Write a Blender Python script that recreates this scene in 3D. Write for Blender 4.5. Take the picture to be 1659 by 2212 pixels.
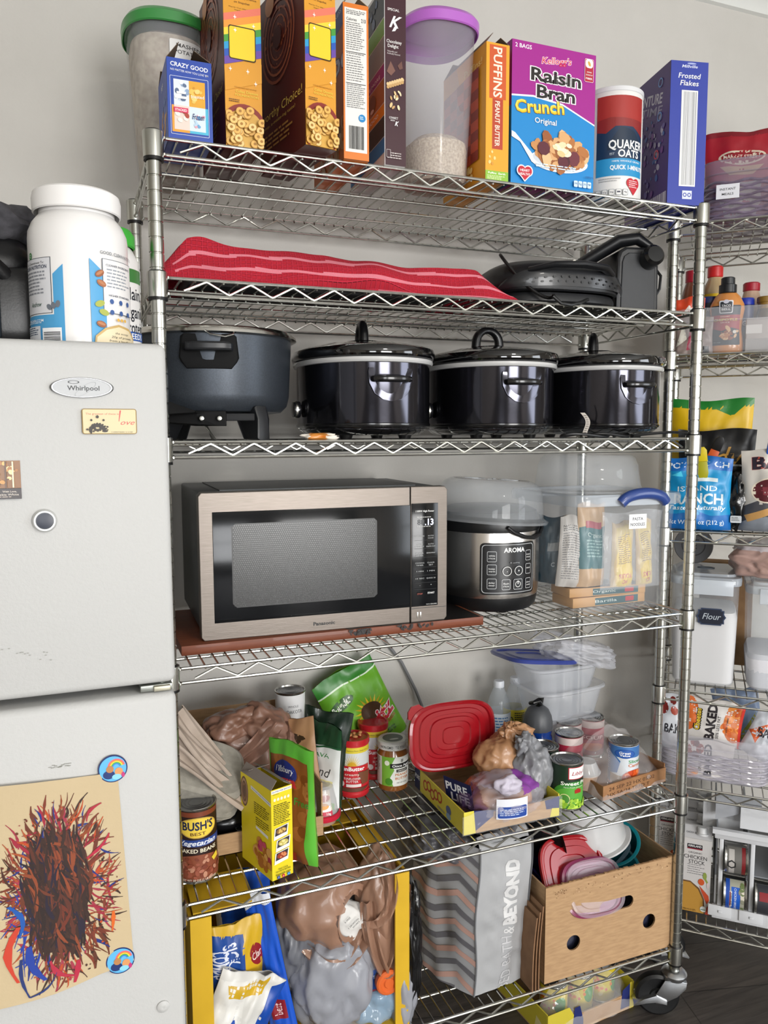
import bpy, bmesh, math, random
from mathutils import Vector, Matrix, noise
SC = bpy.context.scene
for o in list(bpy.data.objects): bpy.data.objects.remove(o)
COL = SC.collection
PI = math.pi
# ---------------------------------------------------------------- camera
cam = bpy.data.cameras.new('camera'); cam_o = bpy.data.objects.new('camera', cam); COL.objects.link(cam_o)
cam.sensor_fit = 'VERTICAL'; cam.sensor_height = 36.0; cam.lens = 36.0 * 1691.4 / 2212.0; cam.clip_start = 0.02
_y, _p, _r = 0.3763, -0.0998, -0.0033
_f = Vector((math.sin(_y) * math.cos(_p), math.cos(_y) * math.cos(_p), math.sin(_p)))
_rt = Vector((math.cos(_y), -math.sin(_y), 0)); _up = _rt.cross(_f)
_R = math.cos(_r) * _rt + math.sin(_r) * _up; _U = -math.sin(_r) * _rt + math.cos(_r) * _up
cam_o.matrix_world = Matrix(((_R.x, _U.x, -_f.x, -0.1457), (_R.y, _U.y, -_f.y, -1.4232), (_R.z, _U.z, -_f.z, 1.438), (0, 0, 0, 1)))
SC.camera = cam_o
CX, CY = -0.1457, -1.4232
# ---------------------------------------------------------------- exposure, world, daylight
vs = SC.view_settings; vs.view_transform = 'Standard'; vs.look = 'None'; vs.exposure = -0.36; vs.gamma = 1.0; vs.use_curve_mapping = False
SC.display_settings.display_device = 'sRGB'
W = bpy.data.worlds.new('world'); SC.world = W; W.use_nodes = True
bg = W.node_tree.nodes['Background']; bg.inputs[0].default_value = (0.75, 0.85, 1.0, 1); bg.inputs[1].default_value = 1.2
def area(name, loc, target, sx, sy, power, col=(1, 1, 1)):
    l = bpy.data.lights.new(name, 'AREA'); l.shape = 'RECTANGLE'; l.size = sx; l.size_y = sy; l.energy = power; l.color = col
    o = bpy.data.objects.new(name, l); COL.objects.link(o); o.location = loc
    o.rotation_euler = (Vector(target) - Vector(loc)).to_track_quat('-Z', 'Y').to_euler()
    return o
RX0, RX1, RY0, RY1, RZ = -2.3, 3.0, -5.6, 0.5, 2.79
# daylight through the two windows of the wall opposite the shelves, and through the one on the left
area('daylight_back_right', (1.45, RY0 - 0.12, 1.25), (1.45, 0, 1.25), 1.8, 2.1, 270, (1.0, 0.985, 0.96))
area('daylight_back_left', (-1.0, RY0 - 0.12, 1.35), (-1.0, 0, 1.35), 1.2, 1.7, 95, (0.98, 0.99, 1.0))
area('daylight_right', (RX1 + 0.12, -2.4, 1.5), (0, -2.4, 1.5), 1.5, 1.7, 62, (0.92, 0.96, 1.0))
_l = bpy.data.lights.new('ceiling_lamp_glow', 'AREA'); _l.shape = 'DISK'; _l.size = 0.36; _l.energy = 34; _l.color = (1.0, 0.95, 0.88)
_o = bpy.data.objects.new('ceiling_lamp_glow', _l); COL.objects.link(_o); _o.location = (0.9, -2.9, RZ - 0.105)
# ---------------------------------------------------------------- materials
def lin(h):
    h = h.lstrip('#'); h = ''.join(c * 2 for c in h) if len(h) == 3 else h; v = [int(h[i:i + 2], 16) / 255 for i in (0, 2, 4)]
    return tuple([(c / 12.92 if c <= 0.04045 else ((c + 0.055) / 1.055) ** 2.4) for c in v] + [1.0])
_mc = {}
def M(hexc, rough=0.45, metal=0.0, alpha=1.0, coat=0.0, bump=None, emis=0.0, sub=0.0, spec=0.5, name=None):
    k = (hexc, rough, metal, alpha, coat, bump, emis, sub, spec)
    if k in _mc: return _mc[k]
    m = bpy.data.materials.new(name or ('mat_' + hexc.lstrip('#'))); m.use_nodes = True
    b = m.node_tree.nodes['Principled BSDF']
    b.inputs['Base Color'].default_value = lin(hexc); b.inputs['Roughness'].default_value = rough
    b.inputs['Metallic'].default_value = metal; b.inputs['Alpha'].default_value = alpha
    b.inputs['Coat Weight'].default_value = coat; b.inputs['Specular IOR Level'].default_value = spec
    if emis:
        b.inputs['Emission Color'].default_value = lin(hexc); b.inputs['Emission Strength'].default_value = emis
    if sub:
        b.inputs['Subsurface Weight'].default_value = sub; b.inputs['Subsurface Radius'].default_value = (0.01, 0.01, 0.01)
    if bump:
        nt = m.node_tree; sc, st = bump; t = nt.nodes.new('ShaderNodeTexCoord'); n = nt.nodes.new('ShaderNodeTexNoise')
        n.inputs['Scale'].default_value = sc; n.inputs['Detail'].default_value = 4
        bp = nt.nodes.new('ShaderNodeBump'); bp.inputs['Strength'].default_value = st; bp.inputs['Distance'].default_value = 0.004
        nt.links.new(t.outputs['Object'], n.inputs['Vector']); nt.links.new(n.outputs['Fac'], bp.inputs['Height']); nt.links.new(bp.outputs['Normal'], b.inputs['Normal'])
    _mc[k] = m; return m
def noisemat(name, c1, c2, scale, rough=0.6, bump=0.2, stretch=(1, 1, 1), detail=5, metal=0, lo=0.35, hi=0.65, alpha=1.0, coat=0.0, dist=0.003, ridge=0):
    m = bpy.data.materials.new(name); m.use_nodes = True; nt = m.node_tree; b = nt.nodes['Principled BSDF']
    t = nt.nodes.new('ShaderNodeTexCoord'); mp = nt.nodes.new('ShaderNodeMapping'); mp.inputs['Scale'].default_value = stretch
    n = nt.nodes.new('ShaderNodeTexNoise'); n.inputs['Scale'].default_value = scale; n.inputs['Detail'].default_value = detail
    n0 = n
    if ridge:
        n0 = nt.nodes.new('ShaderNodeTexNoise'); n0.noise_type = 'RIDGED_MULTIFRACTAL'; n0.inputs['Scale'].default_value = ridge; n0.inputs['Detail'].default_value = 3; n0.inputs['Distortion'].default_value = 1.2; nt.links.new(mp.outputs['Vector'], n0.inputs['Vector'])
    r = nt.nodes.new('ShaderNodeValToRGB'); r.color_ramp.elements[0].color = lin(c1); r.color_ramp.elements[1].color = lin(c2)
    r.color_ramp.elements[0].position = lo; r.color_ramp.elements[1].position = hi
    bp = nt.nodes.new('ShaderNodeBump'); bp.inputs['Strength'].default_value = bump; bp.inputs['Distance'].default_value = dist
    L = nt.links.new
    L(t.outputs['Object'], mp.inputs['Vector']); L(mp.outputs['Vector'], n.inputs['Vector']); L(n.outputs['Fac'], r.inputs['Fac'])
    L(r.outputs['Color'], b.inputs['Base Color']); L(n0.outputs['Fac'], bp.inputs['Height']); L(bp.outputs['Normal'], b.inputs['Normal'])
    b.inputs['Roughness'].default_value = rough; b.inputs['Metallic'].default_value = metal; b.inputs['Alpha'].default_value = alpha; b.inputs['Coat Weight'].default_value = coat
    return m
CHROME = noisemat('chrome_wire', '#c4c4be', '#d6d6d0', 60, rough=0.24, bump=0.03, metal=1.0)
POSTM = noisemat('galvanised_post', '#b2b3ac', '#cfcfc8', 25, rough=0.26, bump=0.04, metal=1.0, stretch=(1, 1, .2))
BLACKR = M('#0b0b0c', 0.4)
CARD = noisemat('cardboard', '#a98763', '#b8966f', 30, rough=0.85, bump=0.15, stretch=(1, 1, 6))
CARDD = noisemat('cardboard_dark', '#8c6a48', '#9c7a55', 30, rough=0.85, bump=0.2)
WHITE = M('#f2f2f0', 0.5)
INK = M('#15151a', 0.5)
def clear(hexc='#dfe4ea', alpha=0.3, rough=0.12): return M(hexc, rough, alpha=alpha, coat=0.3)
# ---------------------------------------------------------------- mesh builder
class MB:
    def __init__(s): s.bm = bmesh.new(); s.mats = []; s.soft = False
    def mi(s, mt):
        if isinstance(mt, str): mt = M(mt)
        if mt not in s.mats: s.mats.append(mt)
        return s.mats.index(mt)
    def mark(s): s.bm.verts.ensure_lookup_table(); return len(s.bm.verts)
    def xf(s, k, mat):
        s.bm.verts.ensure_lookup_table()
        for v in s.bm.verts[k:]: v.co = mat @ v.co
    def face(s, pts, mt):
        vs_ = [s.bm.verts.new(p) for p in pts]; f = s.bm.faces.new(vs_); f.material_index = s.mi(mt); f.smooth = False; return f
    def box(s, x0, y0, z0, x1, y1, z1, mt, bev=0.0, seg=2):
        v = [s.bm.verts.new((x, y, z)) for x in (x0, x1) for y in (y0, y1) for z in (z0, z1)]
        i = s.mi(mt); fs = []
        for q in ((0, 1, 3, 2), (4, 6, 7, 5), (0, 4, 5, 1), (2, 3, 7, 6), (0, 2, 6, 4), (1, 5, 7, 3)):
            f = s.bm.faces.new([v[a] for a in q]); f.material_index = i; fs.append(f)
        if bev:
            es = list({e for f in fs for e in f.edges})
            r = bmesh.ops.bevel(s.bm, geom=es, offset=bev, segments=seg, profile=0.5, affect='EDGES')
            for f in r['faces']: f.material_index = i; f.smooth = True
        return fs
    def tube(s, pts, r, mt, n=8, closed=False, caps=True, flat=1.0):
        pts = [Vector(p) for p in pts]; m = len(pts); i = s.mi(mt)
        rs = r if isinstance(r, (list, tuple)) else [r] * m
        rings = []; nrm = None
        for k in range(m):
            if closed: t = pts[(k + 1) % m] - pts[k - 1]
            else: t = pts[min(k + 1, m - 1)] - pts[max(k - 1, 0)]
            if t.length < 1e-9: t = Vector((0, 0, 1))
            t.normalize()
            if nrm is None:
                nrm = Vector((0, 0, 1)) if abs(t.z) < 0.9 else Vector((1, 0, 0))
            nrm = nrm - t * nrm.dot(t)
            if nrm.length < 1e-6: nrm = t.orthogonal()
            nrm.normalize(); bn = t.cross(nrm)
            rings.append([s.bm.verts.new(pts[k] + (nrm * math.cos(2 * PI * j / n) * flat + bn * math.sin(2 * PI * j / n)) * rs[k]) for j in range(n)])
        for k in range(m if closed else m - 1):
            a, b = rings[k], rings[(k + 1) % m]
            for j in range(n):
                f = s.bm.faces.new((a[j], a[(j + 1) % n], b[(j + 1) % n], b[j])); f.material_index = i; f.smooth = True
        if caps and not closed:
            f = s.bm.faces.new(rings[0][::-1]); f.material_index = i
            f = s.bm.faces.new(rings[-1]); f.material_index = i
    def lathe(s, prof, mt, n=32, c=(0, 0, 0), sx=1.0, sy=1.0, e=2.0, a0=0.0, a1=2 * PI, wob=None):
        """prof: (r, z) or (r, z, material); closed ring of n; e>2 gives rounded-rectangle rings"""
        full = abs(a1 - a0 - 2 * PI) < 1e-6; cols = n if full else n + 1
        rings = []; 
        for p in prof:
            r, z = p[0], p[1]
            if r <= 1e-6 and full: rings.append([s.bm.verts.new((c[0], c[1], c[2] + z))] ); continue
            ring = []
            for j in range(cols):
                a = a0 + (a1 - a0) * j / n; ca, sa = math.cos(a), math.sin(a)
                if e != 2.0:
                    k = (abs(ca) ** e + abs(sa) ** e) ** (-1 / e); ca *= k; sa *= k
                rr = r * (wob(a, z) if wob else 1.0)
                ring.append(s.bm.verts.new((c[0] + rr * sx * ca, c[1] + rr * sy * sa, c[2] + z)))
            rings.append(ring)
        for k in range(len(prof) - 1):
            m_ = prof[k + 1][2] if len(prof[k + 1]) > 2 else mt; i = s.mi(m_)
            a, b = rings[k], rings[k + 1]
            for j in range(n):
                j2 = (j + 1) % cols if full else j + 1
                if len(a) == 1 and len(b) == 1: continue
                if len(a) == 1: q = (a[0], b[j2], b[j])
                elif len(b) == 1: q = (a[j], a[j2], b[0])
                else: q = (a[j], a[j2], b[j2], b[j])
                f = s.bm.faces.new(q); f.material_index = i; f.smooth = True
    def prism(s, poly, z0, z1, mt, mp=None, bev=0.0):
        """poly in (x,y); extruded z0..z1; mp maps (x,y,z)->point"""
        mp = mp or (lambda x, y, z: (x, y, z)); i = s.mi(mt)
        a = [s.bm.verts.new(mp(x, y, z0)) for x, y in poly]; b = [s.bm.verts.new(mp(x, y, z1)) for x, y in poly]; n = len(poly)
        fs = [s.bm.faces.new(a[::-1]), s.bm.faces.new(b)]
        for j in range(n): fs.append(s.bm.faces.new((a[j], a[(j + 1) % n], b[(j + 1) % n], b[j])))
        for f in fs: f.material_index = i
        if bev:
            es = list({e for f in fs[:2] for e in f.edges})
            r = bmesh.ops.bevel(s.bm, geom=es, offset=bev, segments=2, profile=0.5, affect='EDGES')
            for f in r['faces']: f.material_index = i
    def grid(s, fn, nu, nv, mt, flip=False, keep=None):
        vs_ = [[s.bm.verts.new(fn(a / nu, b / nv)) for b in range(nv + 1)] for a in range(nu + 1)]
        for a in range(nu):
            for b in range(nv):
                u, v = (a + .5) / nu, (b + .5) / nv
                if keep and not keep(u, v): continue
                m_ = mt(u, v) if callable(mt) else mt
                q = (vs_[a][b], vs_[a + 1][b], vs_[a + 1][b + 1], vs_[a][b + 1])
                f = s.bm.faces.new(q[::-1] if flip else q); f.material_index = s.mi(m_); f.smooth = True
    def blob(s, c, r, mt, seed=0, amp=0.15, fr=3.0, sub=4, fine=0.04, hole=None, sq=0.0, fold=0.0, rot=None, mtf=None, floor=None):
        r = Vector(r); c = Vector(c); s.soft = True
        res = bmesh.ops.create_icosphere(s.bm, subdivisions=sub, radius=1.0)
        vs_ = res['verts']; sd = Vector((seed * 3.17, seed * 1.91, seed * 2.3)); i = s.mi(mt)
        fs = {f for v in vs_ for f in v.link_faces}
        dirs = {v: v.co.copy() for v in vs_}
        for v in vs_:
            p = v.co.copy()
            d = 1 + amp * noise.noise(p * fr + sd) * 1.6
            if fold: d += fold * (1 - 2 * abs(noise.noise(p * fr * 1.7 + sd * 2)))
            if fine:
                wp = p + 0.35 * Vector((noise.noise(p * 2 + sd), noise.noise(p * 2 + sd * 2), noise.noise(p * 2.3 - sd)))
                wp = Vector((wp.x, wp.y, wp.z * .45)); d += fine * (1 - 2.4 * abs(noise.noise(wp * fr * 1.6 + sd * 3))) + fine * .18 * (1 - 2.4 * abs(noise.noise(wp * fr * 4.0 + sd * 5)))
            q = p.copy()
            if sq:
                m_ = max(abs(q.x), abs(q.y), abs(q.z)); q = q.lerp(q / m_ * 0.9, sq)
            v.co = Vector((q.x * r.x * d, q.y * r.y * d, q.z * r.z * d))
            if rot: v.co = rot @ v.co
            v.co += c
            if floor is not None and v.co.z < floor: v.co.z = floor
        for f in fs: f.material_index = i; f.smooth = True
        if mtf:
            for f in fs:
                d = sum((dirs[v] for v in f.verts), Vector()).normalized(); m_ = mtf(d)
                if m_: f.material_index = s.mi(m_)
        if hole:
            hd, ca = Vector(hole[0]).normalized(), hole[1]
            bad = []
            for f in fs:
                d = sum((dirs[v] for v in f.verts), Vector()).normalized()
                if d.dot(hd) > ca + 0.06 * noise.noise(d * 5 + sd): bad.append(f)
            bmesh.ops.delete(s.bm, geom=bad, context='FACES')
    def obj(s, name, parent=None, loc=None, rz=None, ang=35, smooth=True):
        me = bpy.data.meshes.new(name)
        if s.soft and ang == 35: ang = 75
        bmesh.ops.recalc_face_normals(s.bm, faces=[f for f in s.bm.faces if not f.tag])
        s.bm.to_mesh(me); s.bm.free()
        for m_ in s.mats: me.materials.append(m_)
        if smooth:
            try: me.set_sharp_from_angle(angle=math.radians(ang))
            except Exception: pass
        o = bpy.data.objects.new(name, me); COL.objects.link(o)
        if parent: o.parent = parent
        if loc: o.location = loc
        if rz is not None: o.rotation_euler = (0, 0, rz)
        return o
def rot(axis, deg, at=(0, 0, 0)):
    return Matrix.Translation(at) @ Matrix.Rotation(math.radians(deg), 4, axis) @ Matrix.Translation(-Vector(at))
def th(name, label, cat, loc=(0, 0, 0), rz=0.0, group=None):
    o = bpy.data.objects.new(name, None); COL.objects.link(o); o.empty_display_size = 0.03
    o.location = loc; o.rotation_euler = (0, 0, math.radians(rz)); tag(o, label, cat, group); return o
def tag(o, label, cat, group=None, kind=None):
    o['label'] = label; o['category'] = cat
    if group: o['group'] = group
    if kind: o['kind'] = kind
    return o
def struct(o): o['kind'] = 'structure'; return o
# ---------------------------------------------------------------- printing: flat shapes and letters laid on a surface of the same mesh
_tc = {}
def glyphs(txt, off=0.0, shear=0.0):
    off *= 0.5; k = (txt, off, shear)
    if k in _tc: return _tc[k]
    c = bpy.data.curves.new('t', 'FONT'); c.body = txt; c.size = 1.0; c.offset = off; c.shear = shear; c.align_x = 'LEFT'
    c.resolution_u = 2; c.fill_mode = 'FRONT'
    o = bpy.data.objects.new('t', c); me = bpy.data.meshes.new_from_object(o)
    V = [(v.co.x, v.co.y) for v in me.vertices]; F = [tuple(p.vertices) for p in me.polygons]
    bpy.data.objects.remove(o); bpy.data.curves.remove(c); bpy.data.meshes.remove(me)
    _tc[k] = (V, F); return V, F
class Art:
    """u,v in 0..1 over a face of w x h metres; fm(u,v,off)->point"""
    def __init__(s, mb, fm, w, h, su=0, sv=0, off=0.0003, step=0.00008, rough=0.42, clip=True):
        s.clip = clip; s.mb, s.fm, s.w, s.h, s.su, s.sv, s.off, s.step, s.rough = mb, fm, w, h, su, sv, off, step, rough
    def _put(s, V, F, c, two=False):
        m_ = M(c, s.rough) if isinstance(c, str) else c
        if not V: return
        b = bmesh.new(); vs_ = [b.verts.new((x, y, 0)) for x, y in V]
        for f in F:
            try: b.faces.new([vs_[i] for i in f])
            except ValueError: pass
        if s.clip:
            for ax in (0, 1):
                lo = min(v[ax] for v in V); hi = max(v[ax] for v in V)
                for lim, sg, bad in ((0.0, -1, lo < -1e-4), (1.0, 1, hi > 1.0001)):
                    if bad:
                        nn = [0, 0, 0]; nn[ax] = sg; co = [0, 0, 0]; co[ax] = lim
                        bmesh.ops.bisect_plane(b, geom=b.verts[:] + b.edges[:] + b.faces[:], plane_co=co, plane_no=nn, clear_outer=True)
        for ax, n in ((0, s.su), (1, s.sv)):
            if n:
                lo = min(v[ax] for v in V); hi = max(v[ax] for v in V)
                for k in range(1, n):
                    q = k / n
                    if lo < q < hi:
                        nn = [0, 0, 0]; nn[ax] = 1; co = [0, 0, 0]; co[ax] = q
                        bmesh.ops.bisect_plane(b, geom=b.verts[:] + b.edges[:] + b.faces[:], plane_co=co, plane_no=nn)
        i = s.mb.mi(m_); b.verts.index_update(); mp = {}
        for v in b.verts: mp[v] = s.mb.bm.verts.new(s.fm(v.co.x, v.co.y, s.off))
        for f in b.faces:
            try: g = s.mb.bm.faces.new([mp[v] for v in f.verts])
            except ValueError: continue
            g.material_index = i; g.tag = True; g.smooth = bool(s.su or s.sv)
        b.free(); s.off += s.step
    def P(s, pts, c): s._put(list(pts), [tuple(range(len(pts)))], c)
    def R(s, u0, v0, u1, v1, c): s.P([(u0, v0), (u1, v0), (u1, v1), (u0, v1)], c)
    def E(s, cu, cv, ru, rv, c, n=20, rot=0.0):
        """ru in fraction of width; rv None -> circle"""
        if rv is None: rv = ru * s.w / s.h
        ca, sa = math.cos(rot), math.sin(rot); pts = []
        for k in range(n):
            x = ru * s.w * math.cos(2 * PI * k / n); y = rv * s.h * math.sin(2 * PI * k / n)
            pts.append((cu + (x * ca - y * sa) / s.w, cv + (x * sa + y * ca) / s.h))
        s.P(pts, c)
    def RR(s, u0, v0, u1, v1, rad, c, n=5):
        ru, rv = rad / s.w, rad / s.h; pts = []
        for (cx, cy, a) in ((u1 - ru, v1 - rv, 0), (u0 + ru, v1 - rv, 90), (u0 + ru, v0 + rv, 180), (u1 - ru, v0 + rv, 270)):
            for k in range(n + 1):
                t = math.radians(a + 90 * k / n); pts.append((cx + ru * math.cos(t), cy + rv * math.sin(t)))
        s.P(pts, c)
    def FR(s, u0, v0, u1, v1, rad, t, c, c2): s.RR(u0, v0, u1, v1, rad, c); s.RR(u0 + t / s.w, v0 + t / s.h, u1 - t / s.w, v1 - t / s.h, max(rad - t, 1e-4), c2)
    def ring(s, cu, cv, ru, t, c, c2=None, rv=None, rot=0, n=16):
        if rv is None: rv = ru * s.w / s.h
        V = []; F = []; ca, sa = math.cos(rot), math.sin(rot)
        for k in range(n):
            for q in (1.0, 1 - t):
                x = q * ru * s.w * math.cos(2 * PI * k / n); y = q * rv * s.h * math.sin(2 * PI * k / n)
                V.append((cu + (x * ca - y * sa) / s.w, cv + (x * sa + y * ca) / s.h))
            F.append((2 * k, (2 * k + 2) % (2 * n), (2 * k + 3) % (2 * n), 2 * k + 1))
        s._put(V, F, c)
    def T(s, txt, cu, cv, h, c, b=0.02, w=None, rot=0.0, al='C', out=None, ow=0.05, sh=0.0, sx=1.0, arc=0.0):
        """h: cap height as fraction of face height; w: fit to width (fraction)"""
        V, F = glyphs(txt, b, sh)
        if not V: return
        x0 = min(v[0] for v in V); x1 = max(v[0] for v in V); sc = h * s.h / 0.7
        kx = sx * sc
        if w: kx = w * s.w / (x1 - x0)
        def tr(V):
            r = []; ra = math.radians(rot); ca, sa = math.cos(ra), math.sin(ra)
            for x, y in V:
                X = (x - (x0 + x1) / 2) * kx if al == 'C' else ((x - x0) * kx if al == 'L' else (x - x1) * kx)
                Y = (y - 0.35) * sc
                if arc: Y += arc * s.h * (1 - (X / ((x1 - x0) * kx / 2 + 1e-9)) ** 2)
                r.append((cu + (X * ca - Y * sa) / s.w, cv + (X * sa + Y * ca) / s.h))
            return r
        if out:
            V2, F2 = glyphs(txt, b + ow, sh); s._put(tr(V2), F2, out)
        s._put(tr(V), F, c)
    def L(s, u0, v0, u1, v1, n, c, seed=1, fill=0.45, rag=0.3, words=True):
        """rows of fine print"""
        rnd = random.Random(seed); V = []; F = []; dv = (v1 - v0) / n
        for k in range(n):
            y1 = v1 - k * dv; y0 = y1 - dv * fill; x = u0; end = u1 - (u1 - u0) * rag * rnd.random()
            while x < end:
                wd = (u1 - u0) * rnd.uniform(0.06, 0.2) if words else (end - u0); x2 = min(x + wd, end)
                i = len(V); V += [(x, y0), (x2, y0), (x2, y1), (x, y1)]; F.append((i, i + 1, i + 2, i + 3)); x = x2 + (u1 - u0) * 0.03
        s._put(V, F, c)
    def bars(s, u0, v0, u1, v1, c='#151515', n=26, seed=3, vert=True):
        rnd = random.Random(seed); V = []; F = []
        ws = [rnd.uniform(.5, 2) for _ in range(2 * n)]; tot = sum(ws); p = 0
        for k, w_ in enumerate(ws):
            a, b = p / tot, (p + w_) / tot; p += w_
            if k % 2: continue
            i = len(V)
            if vert: V += [(u0 + (u1 - u0) * a, v0), (u0 + (u1 - u0) * b, v0), (u0 + (u1 - u0) * b, v1), (u0 + (u1 - u0) * a, v1)]
            else: V += [(u0, v0 + (v1 - v0) * a), (u1, v0 + (v1 - v0) * a), (u1, v0 + (v1 - v0) * b), (u0, v0 + (v1 - v0) * b)]
            F.append((i, i + 1, i + 2, i + 3))
        s._put(V, F, c)
    def C(s, n, reg, rr, cols, seed=1, ring=0.0, asp=0.8):
        """scattered flakes / rings / beans inside ellipse reg=(cu,cv,ru,rv); rr size range in metres"""
        rnd = random.Random(seed); k = 0
        while k < n:
            a, b = rnd.uniform(-1, 1), rnd.uniform(-1, 1)
            if a * a + b * b > 1: continue
            r = rnd.uniform(*rr); cu, cv = reg[0] + a * reg[2], reg[1] + b * reg[3]; th_ = rnd.uniform(0, PI); c = rnd.choice(cols); k += 1
            o0 = s.off
            if ring:
                s.E(cu, cv, r / s.w, r * asp / s.h, cols[-1], 12, th_); s.ring(cu, cv, r / s.w * .93, ring, c, rv=r * asp * .93 / s.h, rot=th_, n=12)
            else: s.E(cu, cv, r / s.w, r * asp / s.h, c, 9, th_)
            s.off = o0 + s.step * .35
def fplane(o, ux, vx, w, h):
    o, ux, vx = Vector(o), Vector(ux).normalized(), Vector(vx).normalized(); n = ux.cross(vx)
    return lambda u, v, off: o + ux * (u * w) + vx * (v * h) + n * off
def fcyl(c, r, z0, h, amid, span, sx=1.0, sy=1.0, taper=0.0, rr=None, e=2.0):
    """v up; u around, amid in degrees (-90 = towards -y); u increases to the viewer's right"""
    def f(u, v, off):
        a = math.radians(amid + (u - .5) * span); R_ = (rr(v) if rr else r + taper * v) + off
        ca, sa = math.cos(a), math.sin(a)
        if e != 2.0:
            k = (abs(ca) ** e + abs(sa) ** e) ** (-1 / e); ca *= k; sa *= k
        return Vector((c[0] + R_ * sx * ca, c[1] + R_ * sy * sa, z0 + v * h))
    return f
def facing(x, y, rz=0.0): return math.degrees(math.atan2(CY - y, CX - x)) - rz
def gmap(fn, nu, nv, n=(0, -1, 0)):
    """follow the facets of a grid built from fn"""
    n = Vector(n); P = {}
    def g(a, b):
        if (a, b) not in P: P[(a, b)] = Vector(fn(a / nu, b / nv))
        return P[(a, b)]
    def f(u, v, off):
        u = min(max(u, 0), 1) * nu; v = min(max(v, 0), 1) * nv; a = min(int(u), nu - 1); b = min(int(v), nv - 1); x, y = u - a, v - b
        return g(a, b) * (1 - x) * (1 - y) + g(a + 1, b) * x * (1 - y) + g(a, b + 1) * (1 - x) * y + g(a + 1, b + 1) * x * y + n * off
    return f
# shelf surfaces of the big rack
ZM = {1: 0.16, 2: 0.5482, 3: 1.001, 4: 1.4105, 5: 1.6928, 6: 1.9236}
S = {k: v + 0.0165 for k, v in ZM.items()}
# ================================================================ room
WALLM = noisemat('wall_paint', '#c6c3bd', '#cac7c1', 6, rough=0.75, bump=0.0)
_nt = WALLM.node_tree; _n2 = _nt.nodes.new('ShaderNodeTexNoise'); _n2.inputs['Scale'].default_value = 160; _n2.inputs['Detail'].default_value = 3
_t = [n for n in _nt.nodes if n.type == 'TEX_COORD'][0]; _nt.links.new(_t.outputs['Object'], _n2.inputs['Vector'])
_b = [n for n in _nt.nodes if n.type == 'BUMP'][0]; _b.inputs['Strength'].default_value = 0.25; _b.inputs['Distance'].default_value = 0.0015
_nt.links.new(_n2.outputs['Fac'], _b.inputs['Height'])
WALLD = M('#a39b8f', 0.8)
CEILM = M('#dcdbd6', 0.8, bump=(40, .1)); TRIM = M('#dfe0dc', 0.45)
FLOORM = bpy.data.materials.new('vinyl_wood_floor'); FLOORM.use_nodes = True
def _floor():
    nt = FLOORM.node_tree; b = nt.nodes['Principled BSDF']; L = nt.links.new
    t = nt.nodes.new('ShaderNodeTexCoord'); mp = nt.nodes.new('ShaderNodeMapping'); mp.inputs['Rotation'].default_value = (0, 0, 0.25)
    br = nt.nodes.new('ShaderNodeTexBrick'); br.inputs['Scale'].default_value = 1.0; br.inputs['Mortar Size'].default_value = 0.0015
    br.inputs['Brick Width'].default_value = 1.2; br.inputs['Row Height'].default_value = 0.18; br.offset = 0.37
    br.inputs['Color1'].default_value = lin('#4a4542'); br.inputs['Color2'].default_value = lin('#57504b'); br.inputs['Mortar'].default_value = lin('#2b2826')
    m2 = nt.nodes.new('ShaderNodeMapping'); m2.inputs['Scale'].default_value = (2, 26, 1); m2.inputs['Rotation'].default_value = (0, 0, 0.25)
    n = nt.nodes.new('ShaderNodeTexNoise'); n.inputs['Scale'].default_value = 2.5; n.inputs['Detail'].default_value = 8; n.inputs['Distortion'].default_value = 1.2
    mx = nt.nodes.new('ShaderNodeMix'); mx.data_type = 'RGBA'; mx.blend_type = 'MULTIPLY'; mx.inputs[0].default_value = 0.8
    r = nt.nodes.new('ShaderNodeValToRGB'); r.color_ramp.elements[0].color = (.45, .45, .45, 1); r.color_ramp.elements[1].color = (1.1, 1.08, 1.05, 1); r.color_ramp.elements[0].position = .3; r.color_ramp.elements[1].position = .7
    bp = nt.nodes.new('ShaderNodeBump'); bp.inputs['Strength'].default_value = 0.15; bp.inputs['Distance'].default_value = 0.002
    L(t.outputs['Object'], mp.inputs[0]); L(mp.outputs[0], br.inputs[0]); L(t.outputs['Object'], m2.inputs[0]); L(m2.outputs[0], n.inputs['Vector']); L(n.outputs['Fac'], r.inputs[0])
    L(br.outputs['Color'], mx.inputs[6]); L(r.outputs['Color'], mx.inputs[7]); L(mx.outputs[2], b.inputs['Base Color']); L(n.outputs['Fac'], bp.inputs['Height']); L(bp.outputs[0], b.inputs['Normal'])
    b.inputs['Roughness'].default_value = 0.42
_floor()
def slab(name, x0, y0, z0, x1, y1, z1, mt):
    m = MB(); m.box(x0, y0, z0, x1, y1, z1, mt); return struct(m.obj(name))
T_ = 0.1
slab('floor', RX0, RY0, -T_, RX1, RY1, 0, FLOORM)
slab('ceiling', RX0, RY0, RZ, RX1, RY1, RZ + T_, CEILM)
slab('wall_back', RX0 - T_, RY1, 0, RX1 + T_, RY1 + T_, RZ, WALLM)
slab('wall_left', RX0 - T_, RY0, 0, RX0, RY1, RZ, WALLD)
def wall_with_holes(name, axis, at, a0, a1, holes, out):
    """wall plane at x=at or y=at spanning a0..a1; holes (h0,h1,z0,z1)"""
    m = MB()
    def bx(p0, p1, z0, z1):
        if p1 - p0 < 1e-4: return
        lo, hi = sorted((at, at + out))
        if axis == 'y': m.box(p0, lo, z0, p1, hi, z1, WALLD)
        else: m.box(lo, p0, z0, hi, p1, z1, WALLD)
    cur = a0
    for h0, h1, z0, z1 in holes:
        bx(cur, h0, 0, RZ); bx(h0, h1, 0, z0); bx(h0, h1, z1, RZ); cur = h1
    bx(cur, a1, 0, RZ)
    return struct(m.obj(name))
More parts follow.
